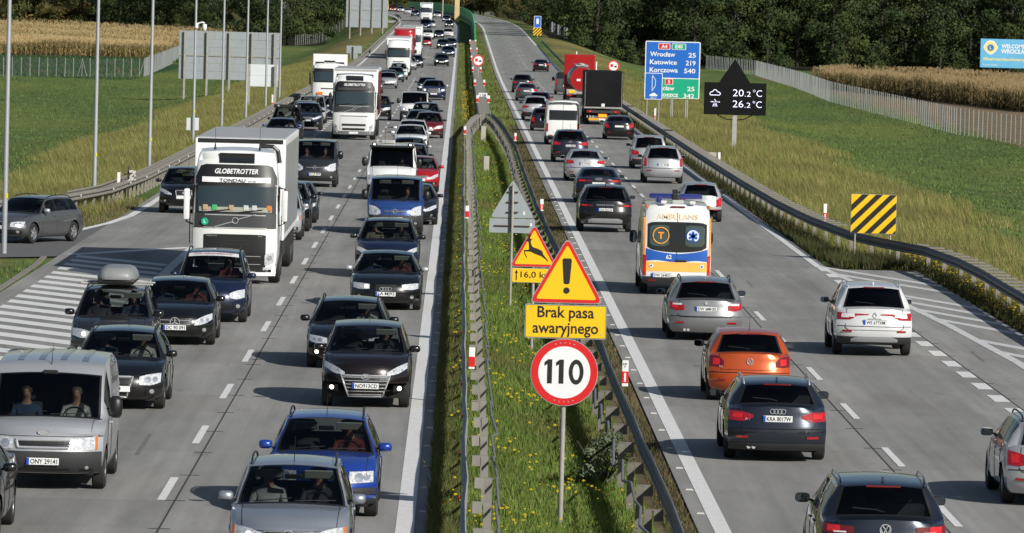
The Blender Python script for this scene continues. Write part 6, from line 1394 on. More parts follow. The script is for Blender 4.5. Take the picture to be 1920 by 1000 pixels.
car('hatchback_car', 'white hatchback, nearer of two white cars in the fast queue', H_, WHITE, -2.49, 311.8, 'o', 0, dict(hl=HLS, darkhl=True, gr=(.5, .4, -.22, -.14, 2, 'thin')), ov=dict(W=1.78, L=4.3))
car('hatchback_car', 'white hatchback with roof rails, farther of two white cars', W_, WHITE, -2.50, 324.5, 'o', 1, dict(hl=HLS, darkhl=True, lit=True), rails=SILVER)
car('hatchback_car', 'dark red hatchback with bright headlights near the median edge line', H_, DRED, -1.72, 346.6, 'o', 1, dict(hl=HLR, lit=True, gr=(.4, .36, -.18, -.08, 2, 'thin'), strip=(-.40, -.34)), mirror=BLACK, ov=dict(H=1.52))
car('saloon_car', 'black saloon hidden behind the dark red hatchback', A_, BLACK, -2.30, 356.0, 'o', 1, dict(hl=HLR), mirror=SILVER)
car('crossover_car', 'dark navy crossover before the white delivery van', S_, NAVY, -2.06, 369.5, 'o', 1, dict(hl=HLR), mirror=BLACK)
car('delivery_van', 'white delivery van with black mirrors straddling the dashed line', V_, WHITE, -2.95, 392.4, 'o', 1, dict(hl=HLV, lit=True, grey=.42, gr=(.45, .42, -.2, -.12, 1, 'thin')), cat='van', mirror=M_TRIM)
car('luxury_saloon', 'dark blue luxury saloon with wide chrome grille', A_, NAVY, -2.07, 479.6, 'o', 1, dict(hl=[(.66, -.2, -.03), (.95, -.18, -.03)], lit=True, gr=(.50, .50, -.30, -.02, 6, 'chrome'), surround=True, low=(.5, .5, .05, .12)), ov=dict(W=1.95, H=1.62, L=5.3, h1=.92, hc=1.12, zb=1.15, zt=1.12), mirror=SILVER)
car('estate_car', 'black estate with roof bars behind the luxury saloon', W_, BLACK, -2.75, 507, 'o', 1, dict(hl=HLR, lit=True), rails=M_TRIM)
FARO = [('A21', -2.17, 695.8, H_, BLACK, 'black hatchback leading the distant fast queue', True), ('A22', -2.25, 706, W_, GREENP, 'teal green car right behind the distant black hatchback', False), ('A23', -1.60, 768, A_, NAVY, 'dark car third in the distant fast queue', True), ('A24', -2.5, 838, A_, SGREY, 'dark car with one bright headlight in the distant queue', True), ('A25', -1.45, 851, A_, BLACK, 'black car hugging the edge line in the distant queue', True),
        ('A26', -3.5, 949, H_, BLACK, 'small black car drifting over the distant dashes', True), ('A27', -2.1, 972, A_, WHITE, 'white saloon in the distant fast lane', False), ('A28', -2.26, 1116, H_, BLACK, 'tiny black hatchback where the fast lane starts bending', True), ('A29', -3.0, 1218, A_, NAVY, 'tiny navy car behind the black hatchback at the bend', True), ('A30', -5.2, 1290, S_, SILVER, 'tiny silver crossover right of the far white lorry', True),
        ('A31', -10.2, 1314, S_, NAVY, 'tiny dark car left of the far white lorry', False), ('A32', -12.3, 1376, A_, WHITE, 'tiny white car second left of the far white lorry', False), ('A33', -14.6, 1432, A_, SILVER, 'tiny silver car third left of the far white lorry', True), ('A34', -17.0, 1478, H_, REDP, 'tiny red car at the far left of the bend', True), ('A35', -15.4, 1500, S_, SGREY, 'tiny grey car before the green barrier at the bend', False), ('A36', -11.9, 1425, H_, DRED, 'tiny dark red car beside the green barrier at the bend', True)]
for k, x, y, kd, c, lab, lt in FARO: car('distant_car', lab, kd, c, x, y, 'o', 2, dict(hl=HLR, lit=lt), driver=False, group='distant oncoming cars')
car('distant_van', 'tiny yellow van at the very end of the queue', 'bigvan', YELP, -19.2, 1492, 'o', 2, dict(hl=HLB, lit=True), cat='van', driver=False)
# slow lane
car('black_car', 'black car cropped by the bottom left corner', A_, BLACK, -7.40, 85.6, 'o', 0, dict(hl=HLR), mirror=BLACK)
def transit_extra(t, b):
    for k in range(4):
        u = -.62+k*.41; mb = MB(); V = []
        for st in np.linspace(2.0, b.L-.4, 6):
            for du in (-.06, .06): uu = u+du; V.append((uu*b.w(st)*b.wt(st), -b.L/2+st, b.edge(st)+b.crown(st)*(1-uu*uu)+.006))
        mb.add(V, [(2*q, 2*q+1, 2*q+3, 2*q+2) for q in range(5)]); mb.build('roof_rib', GREYM, t)
car('panel_van', 'old silver panel van with grey bumper in the slow lane foreground', V_, SILVER, -6.51, 95.3, 'o', 0, dict(hl=[(.54, -.25, -.08), (.75, -.26, -.06), (.92, -.25, -.04)], ind=True, bulbx=.3, gr=(.47, .43, -.22, -.10, 3, 'thin'), surround=True, sw_=.022, grey=.36, emb='oval', ez=.02, pt='ONY 29141', pz=.48, low=(.45, .45, .06, .12), fog=(.75, .10, .03)), cat='van', ov=dict(L=4.9, W=1.97, H=2.04, h1=.92, hc=1.16, sc=.72, sw=1.50, wd=.22, zb=1.96, zt=1.92, wins=((1.05, 1.85),)), mirror=M_TRIM, passenger=True, extra=transit_extra, antenna='frontrod', visor=False)
car('estate_car', 'black estate with chrome shield grille behind the silver panel van', W_, BLACK, -6.42, 114.2, 'o', 0, dict(hl=[(.50, -.22, -.07), (.72, -.23, -.03), (.96, -.18, -.01)], lit2=True, gr=(.36, .22, -.46, -.07, 4, 'thin'), surround=True, sw_=.022, pt='69', px=.0, pz=.42, eu=False), ov=dict(W=1.82, L=4.77, H=1.48), rails=M_TRIM, passenger=True)
def roofbox(t, b):
    y = -b.L/2+2.6
    for dy in (-.45, .45): MB().bbox(-.78, .78, y+dy-.03, y+dy+.03, b.H+.02, b.H+.06, .015).build('roof_bar', M_GALV, t)
    bx = MB().bbox(-.40, .40, y-.95, y+.95, b.H+.06, b.H+.17, .05).build('roof_box', M_TRIM, t, smooth=True, angle=40)
    V = MB(); rings = [(.0, .42, 1.0), (.05, .43, 1.02), (.16, .39, .97), (.23, .33, .90), (.26, .26, .80), (.27, .16, .6)]
    n = 28
    for h, w, l in rings:
        for k in range(n):
            a = 2*PI*k/n; c, s_ = math.cos(a), math.sin(a); V.v.append((w*abs(c)**.42*(1 if c > 0 else -1), y+l*abs(s_)**.42*(1 if s_ > 0 else -1), b.H+.15+h))
    for i in range(len(rings)-1):
        for k in range(n): V.f.append((i*n+k, i*n+(k+1) % n, (i+1)*n+(k+1) % n, (i+1)*n+k))
    V.f.append(tuple((len(rings)-1)*n+k for k in range(n))); V.build('roof_box_lid', mat('box_lid_grey', (.22, .23, .235), .45, noise=(2, .06)), bx, smooth=True, angle=60)
car('people_carrier', 'dark people carrier carrying a grey roof box beside the hatched gore', U_, DGREY, -7.30, 127.0, 'o', 0, dict(hl=HLR, lit=True, gr=(.48, .44, -.17, -.07, 2, 'thin')), rails=M_TRIM, extra=roofbox, passenger=True, mirror=BLACK)
car('estate_car', 'black estate with three-pointed star and Danish plate', W_, BLACK, -6.34, 135.7, 'o', 0, dict(hl=[(.52, -.25, -.14), (.74, -.22, -.05), (.97, -.12, .02)], lit2=True, gr=(.48, .40, -.27, -.09, 2, 'chrome'), emb='star', ez=-.18, es=1.25, pt='DC 90 091', pz=.42), ov=dict(W=1.82, L=4.7), passenger=True, visor=False)
def sunstrip(t, b):
    mb = MB(); P = []
    for f in (0, 1):
        st = lerp(b.sw-.05, b.sw-.20, f)
        for k in range(13):
            u = lerp(-.9, .9, k/12); P.append((u*b.w(st)*b.wt(st), b.ymap(st, u, b.edge(st))-.006, b.edge(st)+b.crown(st)*(1-u*u)+.008))
    mb.add(P, [(k, k+1, 13+k+1, 13+k) for k in range(12)]); o = mb.build('sun_strip', mat('strip_white', (.55, .55, .57), .5), t)
    st = b.sw-.125; tx = text('www.voltech-elektro.eu', .09, mat('strip_red', (.30, .03, .04), .5), o, (0, b.ymap(st, 0, b.H)-.012, b.edge(st)+b.crown(st)+.018), width=.95); tx.rotation_euler = (math.radians(-58), 0, 0)
car('people_carrier', 'dark blue people carrier with white lettered sun strip on its windscreen', U_, DBLUE, -5.95, 145.5, 'o', 0, dict(hl=[(.55, -.20, -.09), (.75, -.23, -.03), (.97, -.19, .0)], lit=True, gr=(.46, .36, -.27, -.14, 2, 'chrome'), fog=(.80, .18, .05)), rails=M_TRIM, extra=sunstrip, ov=dict(H=1.72))
lorry('articulated_lorry', 'white lorry with sleeper cab and long box trailer dominating the slow lane', -6.13, 165.6, WHITE, lod=0, txt=('TONDAU', 's.r.o.'))
car('people_carrier', 'silver people carrier showing its nose just past the near lorry trailer', U_, SILVER, -5.95, 196.0, 'o', 0, dict(hl=HLR, lit=True, ind=True))
car('crossover_car', 'black crossover with bright daytime lights behind silver people carrier', S_, BLACK, -5.91, 203.4, 'o', 0, dict(hl=HLS, lit2=True, lit=True), ov=dict(L=4.4))
car('saloon_car', 'black saloon third in line past the near lorry trailer', A_, SGREY, -5.84, 211.3, 'o', 0, dict(hl=HLS, lit=True), mirror=BLACK)
car('passenger_van', 'dark grey passenger van with clear headlights ahead of the second lorry', V_, DGREY, -6.03, 252.0, 'o', 0, dict(hl=HLV, grey=.40, gr=(.40, .40, -.18, -.12, 1, 'chrome'), emb='bolt', ez=-.15, pt='EU JS 809', pz=.55, low=(.6, .6, .08, .2)), cat='van', mirror=BLACK, dark=True, passenger=True)
lorry('articulated_lorry', 'second white lorry with silver grille and dark red curtain trailer', -5.94, 338.0, WHITE, lod=1, sidem=mat('curtain_red', (.16, .03, .03), .6))
car('crossover_car', 'black crossover with glaring headlight beside the second lorry', S_, BLACK, -5.39, 393.1, 'o', 1, dict(hl=HLR, lit=True))
for nm, lab, kd, c, x, y, kw in [('estate_car', 'grey car peeking past the second lorry trailer', W_, GREYM, -7.39, 505.6, {}), ('hatchback_car', 'silver hatchback with wide black grille in the middle queue', H_, SILVER, -6.44, 534.6, dict(front=dict(hl=HLS, gr=(.5, .4, -.35, -.2, 2, 'chrome'), lit=True))), ('saloon_car', 'black saloon behind the silver hatchback', A_, BLACK, -6.63, 553, {}), ('small_green_car', 'dark green car with glaring headlight in the middle queue', H_, GREENP, -6.23, 575, dict(front=dict(hl=HLR, lit=True))), ('crossover_car', 'white crossover in front of the third lorry', S_, WHITE, -6.1, 592.5, {}), ('saloon_car', 'black saloon to the right of the third lorry', A_, BLACK, -5.1, 681, dict(front=dict(hl=HLR, lit=True))), ('saloon_car', 'silver saloon squeezed behind the third lorry', A_, SILVER, -5.75, 664, {})]:
    car(nm, lab, kd, c, x, y, 'o', 1, kw.get('front', dict(hl=HLR)), driver=False)
lorry('articulated_lorry', 'third lorry in the queue, white with tall plain cab', -6.40, 619.5, WHITE, lod=2, face='plain', H=4.05)
lorry('articulated_lorry', 'red lorry queuing behind the third white one', -7.0, 740, REDP, lod=2, face='plain', boxm=REDP)
lorry('articulated_lorry', 'white box lorry next to the red one', -6.2, 760, WHITE, lod=2, face='plain')
for nm, lab, kd, c, x, y in [('distant_car', 'small red car beside the far white box lorry', H_, REDP, -5.03, 855), ('distant_car', 'small white crossover behind the small red car', S_, WHITE, -5.21, 938), ('distant_van', 'dark blue van in the distant slow lane', V_, NAVY, -6.37, 1071), ('distant_car', 'tiny silver car beside the dark blue van', A_, SILVER, -5.6, 1107)]: car(nm, lab, kd, c, x, y, 'o', 2, dict(hl=HLR, lit=nm == 'distant_car'), driver=False, group='distant oncoming cars', cat='van' if 'van' in nm else 'car')
lorry('articulated_lorry', 'farthest white lorry at the bend under the green barrier', -7.15, 1213, WHITE, lod=2, face='plain', H=3.9)
# exit lane
car('crossover_car', 'black crossover half hidden left of the near lorry cab', S_, BLACK, -9.95, 217.5, 'o', 0, dict(hl=HLS, gr=(.34, .30, -.24, -.05, 5, 'thin'), surround=True, emb='roundel', ez=-.14, lit2=True, pt=None), mirror=BLACK)
car('estate_car', 'grey estate turning off onto the exit ramp at the left edge', W_, GREYM, -13.55, 188.1, 'o', 0, dict(hl=[(.52, -.19, -.06), (.75, -.20, -.03), (.93, -.17, -.03)], lit2=True, gr=(.34, .28, -.25, -.04, 5, 'thin'), surround=True), rz=math.radians(-24), rails=M_TRIM, ov=dict(W=1.76, L=4.55), mirror=SILVER)
car('saloon_car', 'dark blue saloon in the exit lane beyond the near trailer', A_, DBLUE, -9.56, 321.8, 'o', 1, dict(hl=HLR, lit=True), mirror=TBLUE)
def lightbar(t, b):
    for s_ in (-1, 1): MB().lathe([(0, 0), (0, .06), (-.06, .06), (-.07, 0)], 12, 'y').build('roof_spotlight', M_BOWL, t, (s_*.5, -b.L/2+b.sw-.05, b.H+.06))
    MB().bbox(-.75, .75, -b.L/2+b.sw-.02, -b.L/2+b.sw+.25, b.H-.06, b.H+.14, .04).build('roof_light_bar', M_TRIM, t)
car('off_roader', 'black off-roader with two round roof spotlights in the exit lane', S_, BLACK, -9.63, 333.3, 'o', 1, dict(hl=HLB, lit=True), ov=dict(H=1.82), extra=lightbar, mirror=BLACK)
car('crossover_car', 'slate crossover with white plate in the exit lane', S_, SGREY, -9.15, 358.8, 'o', 1, dict(hl=HLS, lit=True, gr=(.4, .34, -.2, -.08, 3, 'chrome')), mirror=BLACK)
car('estate_car', 'bronze estate behind the slate crossover', W_, LBROWN, -9.5, 367.8, 'o', 1, dict(hl=HLR), ov=dict(H=1.6))
car('people_carrier', 'silver people carrier before the white tanker cab', U_, SILVER, -9.37, 379.2, 'o', 1, dict(hl=HLR, lit2=True, ind=True), ov=dict(H=1.74, W=1.9), rails=SILVER)
car('dark_car', 'dark car wedged between silver people carrier and second lorry', W_, NAVY, -8.1, 392, 'o', 1, dict(hl=HLR))
lo2 = lorry('articulated_lorry', 'white lorry cab with orange hazard plate in the exit lane', -9.35, 428, WHITE, lod=2, face='plain', H=3.55, body='tank')
MB().bbox(-.85, -.45, -.02, .02, 1.05, 1.25, .01).build('hazard_plate', mat('hazard_orange', (.85, .16, .01), .5), lo2, (0, -(2.3+.5+13.4)/2-.03, 0)); MB().bbox(-.4, .4, -.1, .1, 0, .14, .03).build('roof_sign', M_TRIM, lo2, (0, -7.6, 3.36))
# ------------------------------------------------------------------ outbound carriageway
TLA = [(.50, -.20, -.155), (.74, -.27, -.10), (.985, -.26, -.095)]; TLB = [(.60, -.30, -.17), (.78, -.33, -.12), (.985, -.32, -.08)]; TLC = [(.74, -.42, -.16), (.985, -.40, -.06)]; TLV = [(.86, -.34, -.04), (.985, -.34, .10)]
car('estate_car', 'dark slate estate at bottom right with dark tail lights', W_, SGREY, 6.04, 82.2, 'r', 0, rear=dict(tl=[(.50, -.19, -.10), (.75, -.22, -.09), (.985, -.20, -.07)], dark=True, emb='vw', ez=-.135, es=1.2, clr=(.25, .65, -.19, -.17)), ov=dict(W=1.83, L=4.77, H=1.50), rails=SGREY, antenna='fin', mirror=BLACK)
car('estate_car', 'silver estate cropped by the right frame edge', W_, SILVER, 9.94, 97.0, 'r', 0, rear=dict(tl=TLB, pt=None), ov=dict(W=1.78, L=4.5), rails=M_TRIM, mirror=SILVER)
car('estate_car', 'dark blue estate with four-ring badge and plate KRA 8017W', W_, SGREY, 5.77, 105.2, 'r', 0, rear=dict(tl=TLA, emb='rings', ez=-.085, es=1.0, pt='KRA 8017W', pz=.775, txt=[('A4', .62, -.225, .09), ('2.0TDI', -.62, -.25, .15)], ex=(.48, .58), grey=.13, gate=.60, lit=True), ov=dict(W=1.83, L=4.70, H=1.44), rails=SILVER, antenna='fin', mirror=BLACK)
car('hatchback_car', 'orange hatchback with tinted rear window', H_, ORANGE, 6.05, 121.2, 'r', 0, rear=dict(tl=[(.64, -.27, -.16), (.80, -.28, -.06), (.985, -.27, -.05)], dark=True, emb='vw', ez=-.16, pz=.45, pt=None, lamp=(.3, .75), gate=.66, txt=[('POLO', .68, -.27, .12)]), ov=dict(W=1.75, L=4.06, H=1.46), dark=True, mirror=M_TRIM, antenna='rod')
car('estate_car', 'metallic grey estate with roundel badge and plate DW 6MH3S', W_, paint('titanium', (.24, .245, .25), .5, .38), 6.05, 143.0, 'r', 0, rear=dict(tl=[(.60, -.25, -.13), (.78, -.26, -.11), (.985, -.22, -.05)], emb='roundel', ez=-.07, pt='DW 6MH3S', pz=.78, ex=(.48, .58), gate=.58, clr=(.2, .8, -.13, -.09)), ov=dict(W=1.85, L=4.84, H=1.49), rails=M_TRIM, antenna='fin', mirror=NAVY)
car('crossover_car', 'pearl white crossover with long red light strips on the right lane', S_, PEARL, 9.77, 138.3, 'r', 0, rear=dict(tl=[(.16, -.145, -.125), (.48, -.165, -.12), (.62, -.26, -.12), (.985, -.27, -.10)], emb='diamond', ez=-.15, pt='WE 677XM', pz=.80, txt=[('KOLEOS', 0, -.235, .30)], grey=.17, diff=(.62, .06, .17), rfz=.30, clr=(.64, .86, -.22, -.16), lit=False, gate=.62), ov=dict(W=1.85, L=4.67, H=1.68, clad=True), rails=SILVER, antenna='fin', dark=True, mirror=PEARL)
def ambulance(t, b):
    E = 'rear'; hw = b.w(b.L); Q = lambda pts, m, nm, e=.010, par=t, nz=3: b.patch([(x*hw, a, c) for x, a, c in pts], e, E, 16, nz).build(nm, m, par, smooth=True, angle=40)
    M_AY = mat('ambulance_yellow', (.95, .46, .09), .4); M_AB = mat('ambulance_blue', (.015, .10, .42), .4); M_AO = mat('ambulance_orange', (.95, .30, .04), .4); M_LB = mat('beacon_blue', (.012, .02, .16), .12, 0, 1.)
    wn = Q([(-.86, 1.34, 1.98), (-.7, 1.26, 2.03), (.0, 1.20, 2.04), (.7, 1.26, 2.03), (.86, 1.34, 1.98)], M_OPG, 'rear_window', .012, nz=5)
    for s_ in (-1, 1): b.patch([(.24*hw, 1.42, 1.92), (.4*hw, 1.36, 1.95), (.74*hw, 1.38, 1.93), (.80*hw, 1.46, 1.88)], .016, E, 8, 3, sg=s_).build('pane', mat('pane_green', (.05, .075, .065), .05, spec=.6), wn)
    Q([(-.90, .95, 1.30), (-.6, .98, 1.22), (.0, .92, 1.16), (.6, .98, 1.22), (.90, .95, 1.30)], M_AB, 'blue_band'); Q([(-.90, .66, .93), (.90, .66, .93)], M_AY, 'yellow_band'); p = b.front(0, 1.1, E)
    for s_ in (-1, 1): b.patch([(.925*hw, .62, 2.15), (.985*hw, .62, 2.15)], .008, E, 3, 6, sg=s_).build('orange_stripe', M_AO, t)
    text('62', .16, M_WHITE, t, (.22, p.y+.02, 1.07), PI, bold=.02); p = b.front(0, 2.18, E); text('AMBULANS', .21, mat('ambulance_text', (.88, .70, .46), .5), t, (0, p.y+.016, 2.19), PI, bold=.015, width=1.15)
    p = b.front(.48*hw, 1.66, E); k = MB()
    k.tube([(.48*hw+.22*math.cos(a), p.y+.03, 1.66+.22*math.sin(a)) for a in np.linspace(0, 2*PI, 28)], .014, 5, False); o = k.build('orange_ring', M_AY, t); text('T', .26, M_AO, o, (.48*hw, p.y+.03, 1.66), PI, bold=.03)
    st = MB().prism([(q[0]-.46*hw, q[1]+1.66) for q in circ(.20, 28)], p.y+.018, p.y+.024).build('medical_disc', M_WHITE, t); s6 = MB()
    for a in (0, PI/3, 2*PI/3):
        d = Vector((math.sin(a), 0, math.cos(a))); n = Vector((d.z, 0, -d.x)); c = Vector((-.46*hw, 0, 1.66)); q = [c+d*.13+n*.035, c+d*.13-n*.035, c-d*.13-n*.035, c-d*.13+n*.035]; s6.prism([(v.x, v.z) for v in q], p.y+.026, p.y+.030)
    s6.build('star_of_life', M_AB, st); rg = MB().tube([(-.46*hw+.185*math.cos(a), p.y+.026, 1.66+.185*math.sin(a)) for a in np.linspace(0, 2*PI, 26)], .016, 4, False).build('blue_ring', M_AB, st)
    for s_ in (-1, 1):
        q = b.front(.74*hw, .80, E); d2 = MB().prism([(s_*.74*hw+v[0], v[1]+.82) for v in circ(.055, 16)], q.y+.016, q.y+.02).build('small_badge', M_WHITE, t); MB().prism([(s_*.74*hw+v[0], v[1]+.82) for v in circ(.03, 8)], q.y+.022, q.y+.025).build('badge_symbol', M_AB, d2)
        MB().lathe([(0, 0), (0, .05), (.05, .05), (.09, .03), (.1, 0)], 12, 'z').build('amber_beacon', M_IND, t, (s_*.86, b.L/2-.25, b.H-.14)); MB().bbox(-.08, .08, -.05, .05, 0, .09, .02).build('work_lamp', M_CLR, t, (s_*.40, b.L/2-.14, b.H-.02))
    MB().bbox(-.75, .75, b.L/2-2.3, b.L/2-2.08, b.H+.06, b.H+.20, .06).build('light_bar', M_LB, t, (0, 0, 0), smooth=True, angle=40); MB().bbox(-.10, .10, b.L/2-2.36, b.L/2-2.02, b.H-.02, b.H+.22, .04).build('light_bar_mount', M_TRIM, t)
    MB().lathe([(0, 0), (0, .09), (.16, .085), (.18, 0)], 14, 'z').build('blue_beacon', M_LB, t, (.52, b.L/2-.8, b.H-.01)); MB().bbox(-.16, .16, b.L/2-.5, b.L/2-.35, b.H-.02, b.H+.08, .03).build('roof_vent', M_VISOR, t)
    MB().bbox(-.2, .2, b.L/2-.13, b.L/2-.10, b.H-.12, b.H-.08, .01).build('high_brake_light', M_TAILD, t); q = b.front(0, 1.3, E); MB().tube([(0, q.y+.012, .5), (0, b.front(0, 1.2, E).y+.014, 1.2), (0, b.front(0, 2.3, E).y+.012, 2.3)], .006, 4).build('door_seam', M_TRIM, t)
    MB().bbox(-.16, .16, -.02, .02, -.025, .025, .015).build('door_handle', M_TRIM, t, (-.12, b.front(-.1, .97, E).y+.02, .97))
car('ambulance', 'white, orange and blue ambulance seen from behind with blue roof lights', 'bigvan', WHITE, 6.14, 165.4, 'r', 0, rear=dict(tl=[(.90, -1.85, -1.30), (.99, -1.85, -1.28)], grey=.20, pt='DW 264KS', pz=.56, px=.42, refl=True, rfz=.10, lamp=(.1, .9)), cat='ambulance', ov=dict(H=2.56, zb=2.46, zt=2.40, hc=1.3, L=5.9, W=1.99), mirror=M_TRIM, extra=ambulance, antenna=None, driver=False)
car('luxury_crossover', 'glossy black luxury crossover with silver rear skid plate', S_, BLACK, 5.24, 209.9, 'r', 0, rear=dict(tl=[(.50, -.20, -.15), (.985, -.21, -.13)], dark=True, pt='DW 9A17A', pz=.80, diff=(.66, .05, .20), txt=[('RANGE ROVER', 0, -.15, .62)], refl=False, gate=.66), ov=dict(W=1.93, L=4.8, H=1.66, clad=False), dark=True, mirror=BLACK, antenna='fin')
car('hatchback_car', 'silver three-door hatchback just ahead of the ambulance', H_, SILVER, 9.12, 222.9, 'r', 0, rear=dict(tl=TLC, emb='vw', ez=-.12, pz=.45, strip=1), ov=dict(W=1.65, L=3.9), mirror=M_TRIM)
car('saloon_car', 'dark navy saloon right in front of the black luxury crossover', A_, SGREY, 5.70, 240.4, 'r', 0, rear=dict(tl=[(.3, -.17, -.12), (.985, -.20, -.09)], dark=True, emb='rings', ez=-.07), ov=dict(W=1.9, L=4.9), mirror=BLACK)
car('saloon_car', 'silver saloon with red lights and wide plate', A_, SILVER, 5.77, 269.8, 'r', 0, rear=dict(tl=[(.60, -.24, -.12), (.985, -.26, -.08)], emb='roundel', ez=-.06, pt='DJ 5340C', pz=.80, lit=True), ov=dict(W=1.85, L=4.84), mirror=SILVER)
car('crossover_car', 'dark blue-grey crossover ahead of the silver saloon', S_, SGREY, 5.65, 301.0, 'r', 0, rear=dict(tl=[(.56, -.22, -.12), (.985, -.24, -.03)], emb='slantH', ez=-.06, pt='DZL 4EM4R', pz=.86, lit=True), mirror=BLACK)
car('off_roader', 'silver off-roader with roof rails in the right lane', S_, SILVER, 9.29, 269.6, 'r', 0, rear=dict(tl=TLV, pt='DW 7E7M', pz=.85, lit=True, rfz=.30), ov=dict(W=1.85, H=1.70), rails=M_TRIM, mirror=SILVER)
car('hatchback_car', 'silver hatchback with arched rear window beyond the silver off-roader', U_, SILVER, 9.39, 292.9, 'r', 0, rear=dict(tl=TLB, grey=.26), mirror=BLACK, dark=True)
def vanrear(t, b):
    hw = b.w(b.L); b.patch([(-.82*hw, 1.42, 1.98), (.82*hw, 1.42, 1.98)], .012, 'rear', 14, 3).build('rear_window', M_OPG, t); p = b.front(0, 1.3, 'rear'); MB().tube([(0, b.front(0, .5, 'rear').y+.012, .5), (0, b.front(0, 1.4, 'rear').y+.012, 1.4), (0, b.front(0, b.zt, 'rear').y+.01, b.zt)], .007, 4).build('door_seam', M_TRIM, t)
    MB().bbox(-.1, .1, b.L/2-.12, b.L/2-.09, b.H-.14, b.H-.10, .01).build('high_brake_light', M_TAILD, t); MB().bbox(-.06, .06, -.04, .04, 0, .05, .015).build('amber_marker', M_IND, t, (.6, b.L/2-.2, b.H-.02))
car('high_roof_van', 'white high-roof van seen from behind in the fast lane', 'bigvan', WHITE, 5.90, 338.2, 'r', 1, rear=dict(tl=[(.88, -1.62, -1.15), (.985, -1.62, -1.15)], grey=.2, pz=.78, px=.3), cat='van', ov=dict(H=2.55, zb=2.45, zt=2.38, L=5.6, roof=.78, wt=0), mirror=M_TRIM, extra=vanrear, driver=False)
car('saloon_car', 'black saloon with angled red lights at the foot of the black tarpaulin truck', A_, BLACK, 9.56, 355.4, 'r', 1, rear=dict(tl=[(.68, -.36, -.30), (.80, -.36, -.08), (.97, -.30, -.03)], lit=True, pz=.80), ov=dict(W=1.84), mirror=BLACK)
lorry('tarpaulin_truck', 'truck with square black tarpaulin body seen from behind', 9.59, 398, DGREY, body='tarp', L=7.2, dirn='r', lod=2, H=3.58)
car('hatchback_car', 'dark hatchback half hidden left of the white high-roof van', H_, SGREY, 5.35, 374.0, 'r', 1, rear=dict(tl=TLC, lit=True))
car('crossover_car', 'silver crossover with grey bumper in the outbound fast lane', S_, SILVER, 5.20, 407.0, 'r', 1, rear=dict(tl=TLA, grey=.28, lit=True))
car('hatchback_car', 'dark blue hatchback with glowing brake light', H_, NAVY, 5.96, 441, 'r', 1, rear=dict(tl=TLV, lit=True))
car('saloon_car', 'grey saloon with brake lights on in the outbound fast lane', A_, GREYM, 5.49, 487.9, 'r', 1, rear=dict(tl=TLA, lit=True))
car('crossover_car', 'dark crossover leading the outbound fast queue', S_, DGREY, 5.56, 530, 'r', 1, rear=dict(tl=TLA, lit=True))
car('saloon_car', 'lone black saloon far ahead in the outbound right lane', A_, BLACK, 9.12, 674, 'r', 1, rear=dict(tl=TLA, lit=True), driver=False)
car('grey_van', 'grey van half hidden left of the red tanker', V_, GREYM, 9.30, 524.4, 'r', 1, rear=dict(tl=[(.86, -1.0, -.5), (.985, -1.0, -.5)], lit=True, pz=.8), cat='van', extra=vanrear, mirror=BLACK, driver=False)
lorry('tanker_lorry', 'red cab tanker lorry with steel tank in the right lane', 9.62, 470, REDP, body='tank', L=11, dirn='r', lod=2, H=4.0)
# ------------------------------------------------------------------ people inside the cars
def person_mesh():
    J = dict(pel=(0, .02, .10), spi=(0, .06, .30), che=(0, .07, .48), nek=(0, .05, .60), hd0=(0, .03, .68), hd1=(0, .02, .77), hd2=(0, .03, .86))
    V = []; E = []; Rr = []
    def add(p, r, par=None):
        V.append(p); Rr.append(r); i = len(V)-1
        if par is not None: E.append((par, i))
        return i
    pel = add(J['pel'], (.15, .12)); spi = add(J['spi'], (.15, .11), pel); che = add(J['che'], (.17, .12), spi); nek = add(J['nek'], (.055, .055), che); h0 = add(J['hd0'], (.075, .085), nek); h1_ = add(J['hd1'], (.092, .108), h0); add(J['hd2'], (.078, .09), h1_); add((0, -.085, .745), (.016, .02), h1_)
    for s_ in (-1, 1):
        sh = add((s_*.19, .06, .50), (.065, .065), che); el = add((s_*.25, -.08, .27), (.048, .048), sh); wr = add((s_*.16, -.32, .33), (.032, .032), el); pm = add((s_*.145, -.39, .36), (.034, .022), wr)
        for k, (dx, dz) in enumerate(((-.024, .012), (-.008, .018), (.008, .018), (.024, .010))):
            a = add((s_*.145+dx, -.435, .375+dz), (.009, .009), pm); add((s_*.145+dx, -.462, .352+dz), (.008, .008), a)
        a = add((s_*.112, -.40, .375), (.010, .010), pm); add((s_*.10, -.43, .385), (.009, .009), a)
        hp = add((s_*.10, .0, .09), (.09, .085), pel); kn = add((s_*.14, -.42, .14), (.065, .065), hp); an = add((s_*.13, -.60, -.22), (.045, .045), kn); add((s_*.13, -.72, -.25), (.04, .03), an)
    me = bpy.data.meshes.new('person'); me.from_pydata(V, E, []); o = bpy.data.objects.new('person', me); COL.objects.link(o); md = o.modifiers.new('skin', 'SKIN')
    for i, r in enumerate(Rr): me.skin_vertices[0].data[i].radius = r
    me.skin_vertices[0].data[0].use_root = True; o.modifiers.new('sub', 'SUBSURF').levels = 1; o.modifiers['sub'].render_levels = 1
    dg = bpy.context.evaluated_depsgraph_get(); m2 = bpy.data.meshes.new_from_object(o.evaluated_get(dg)); bpy.data.objects.remove(o); bpy.data.meshes.remove(me)
    m2.materials.clear(); m2.materials.append(mat('cloth', (.05, .05, .06), .9)); m2.materials.append(mat('skin', (.36, .20, .14), .6))
    for p in m2.polygons:
        c = p.center; p.material_index = 1 if (c.z > .59 or (c.y < -.30 and c.z > .28)) else 0; p.use_smooth = True
    return m2
PM = person_mesh()
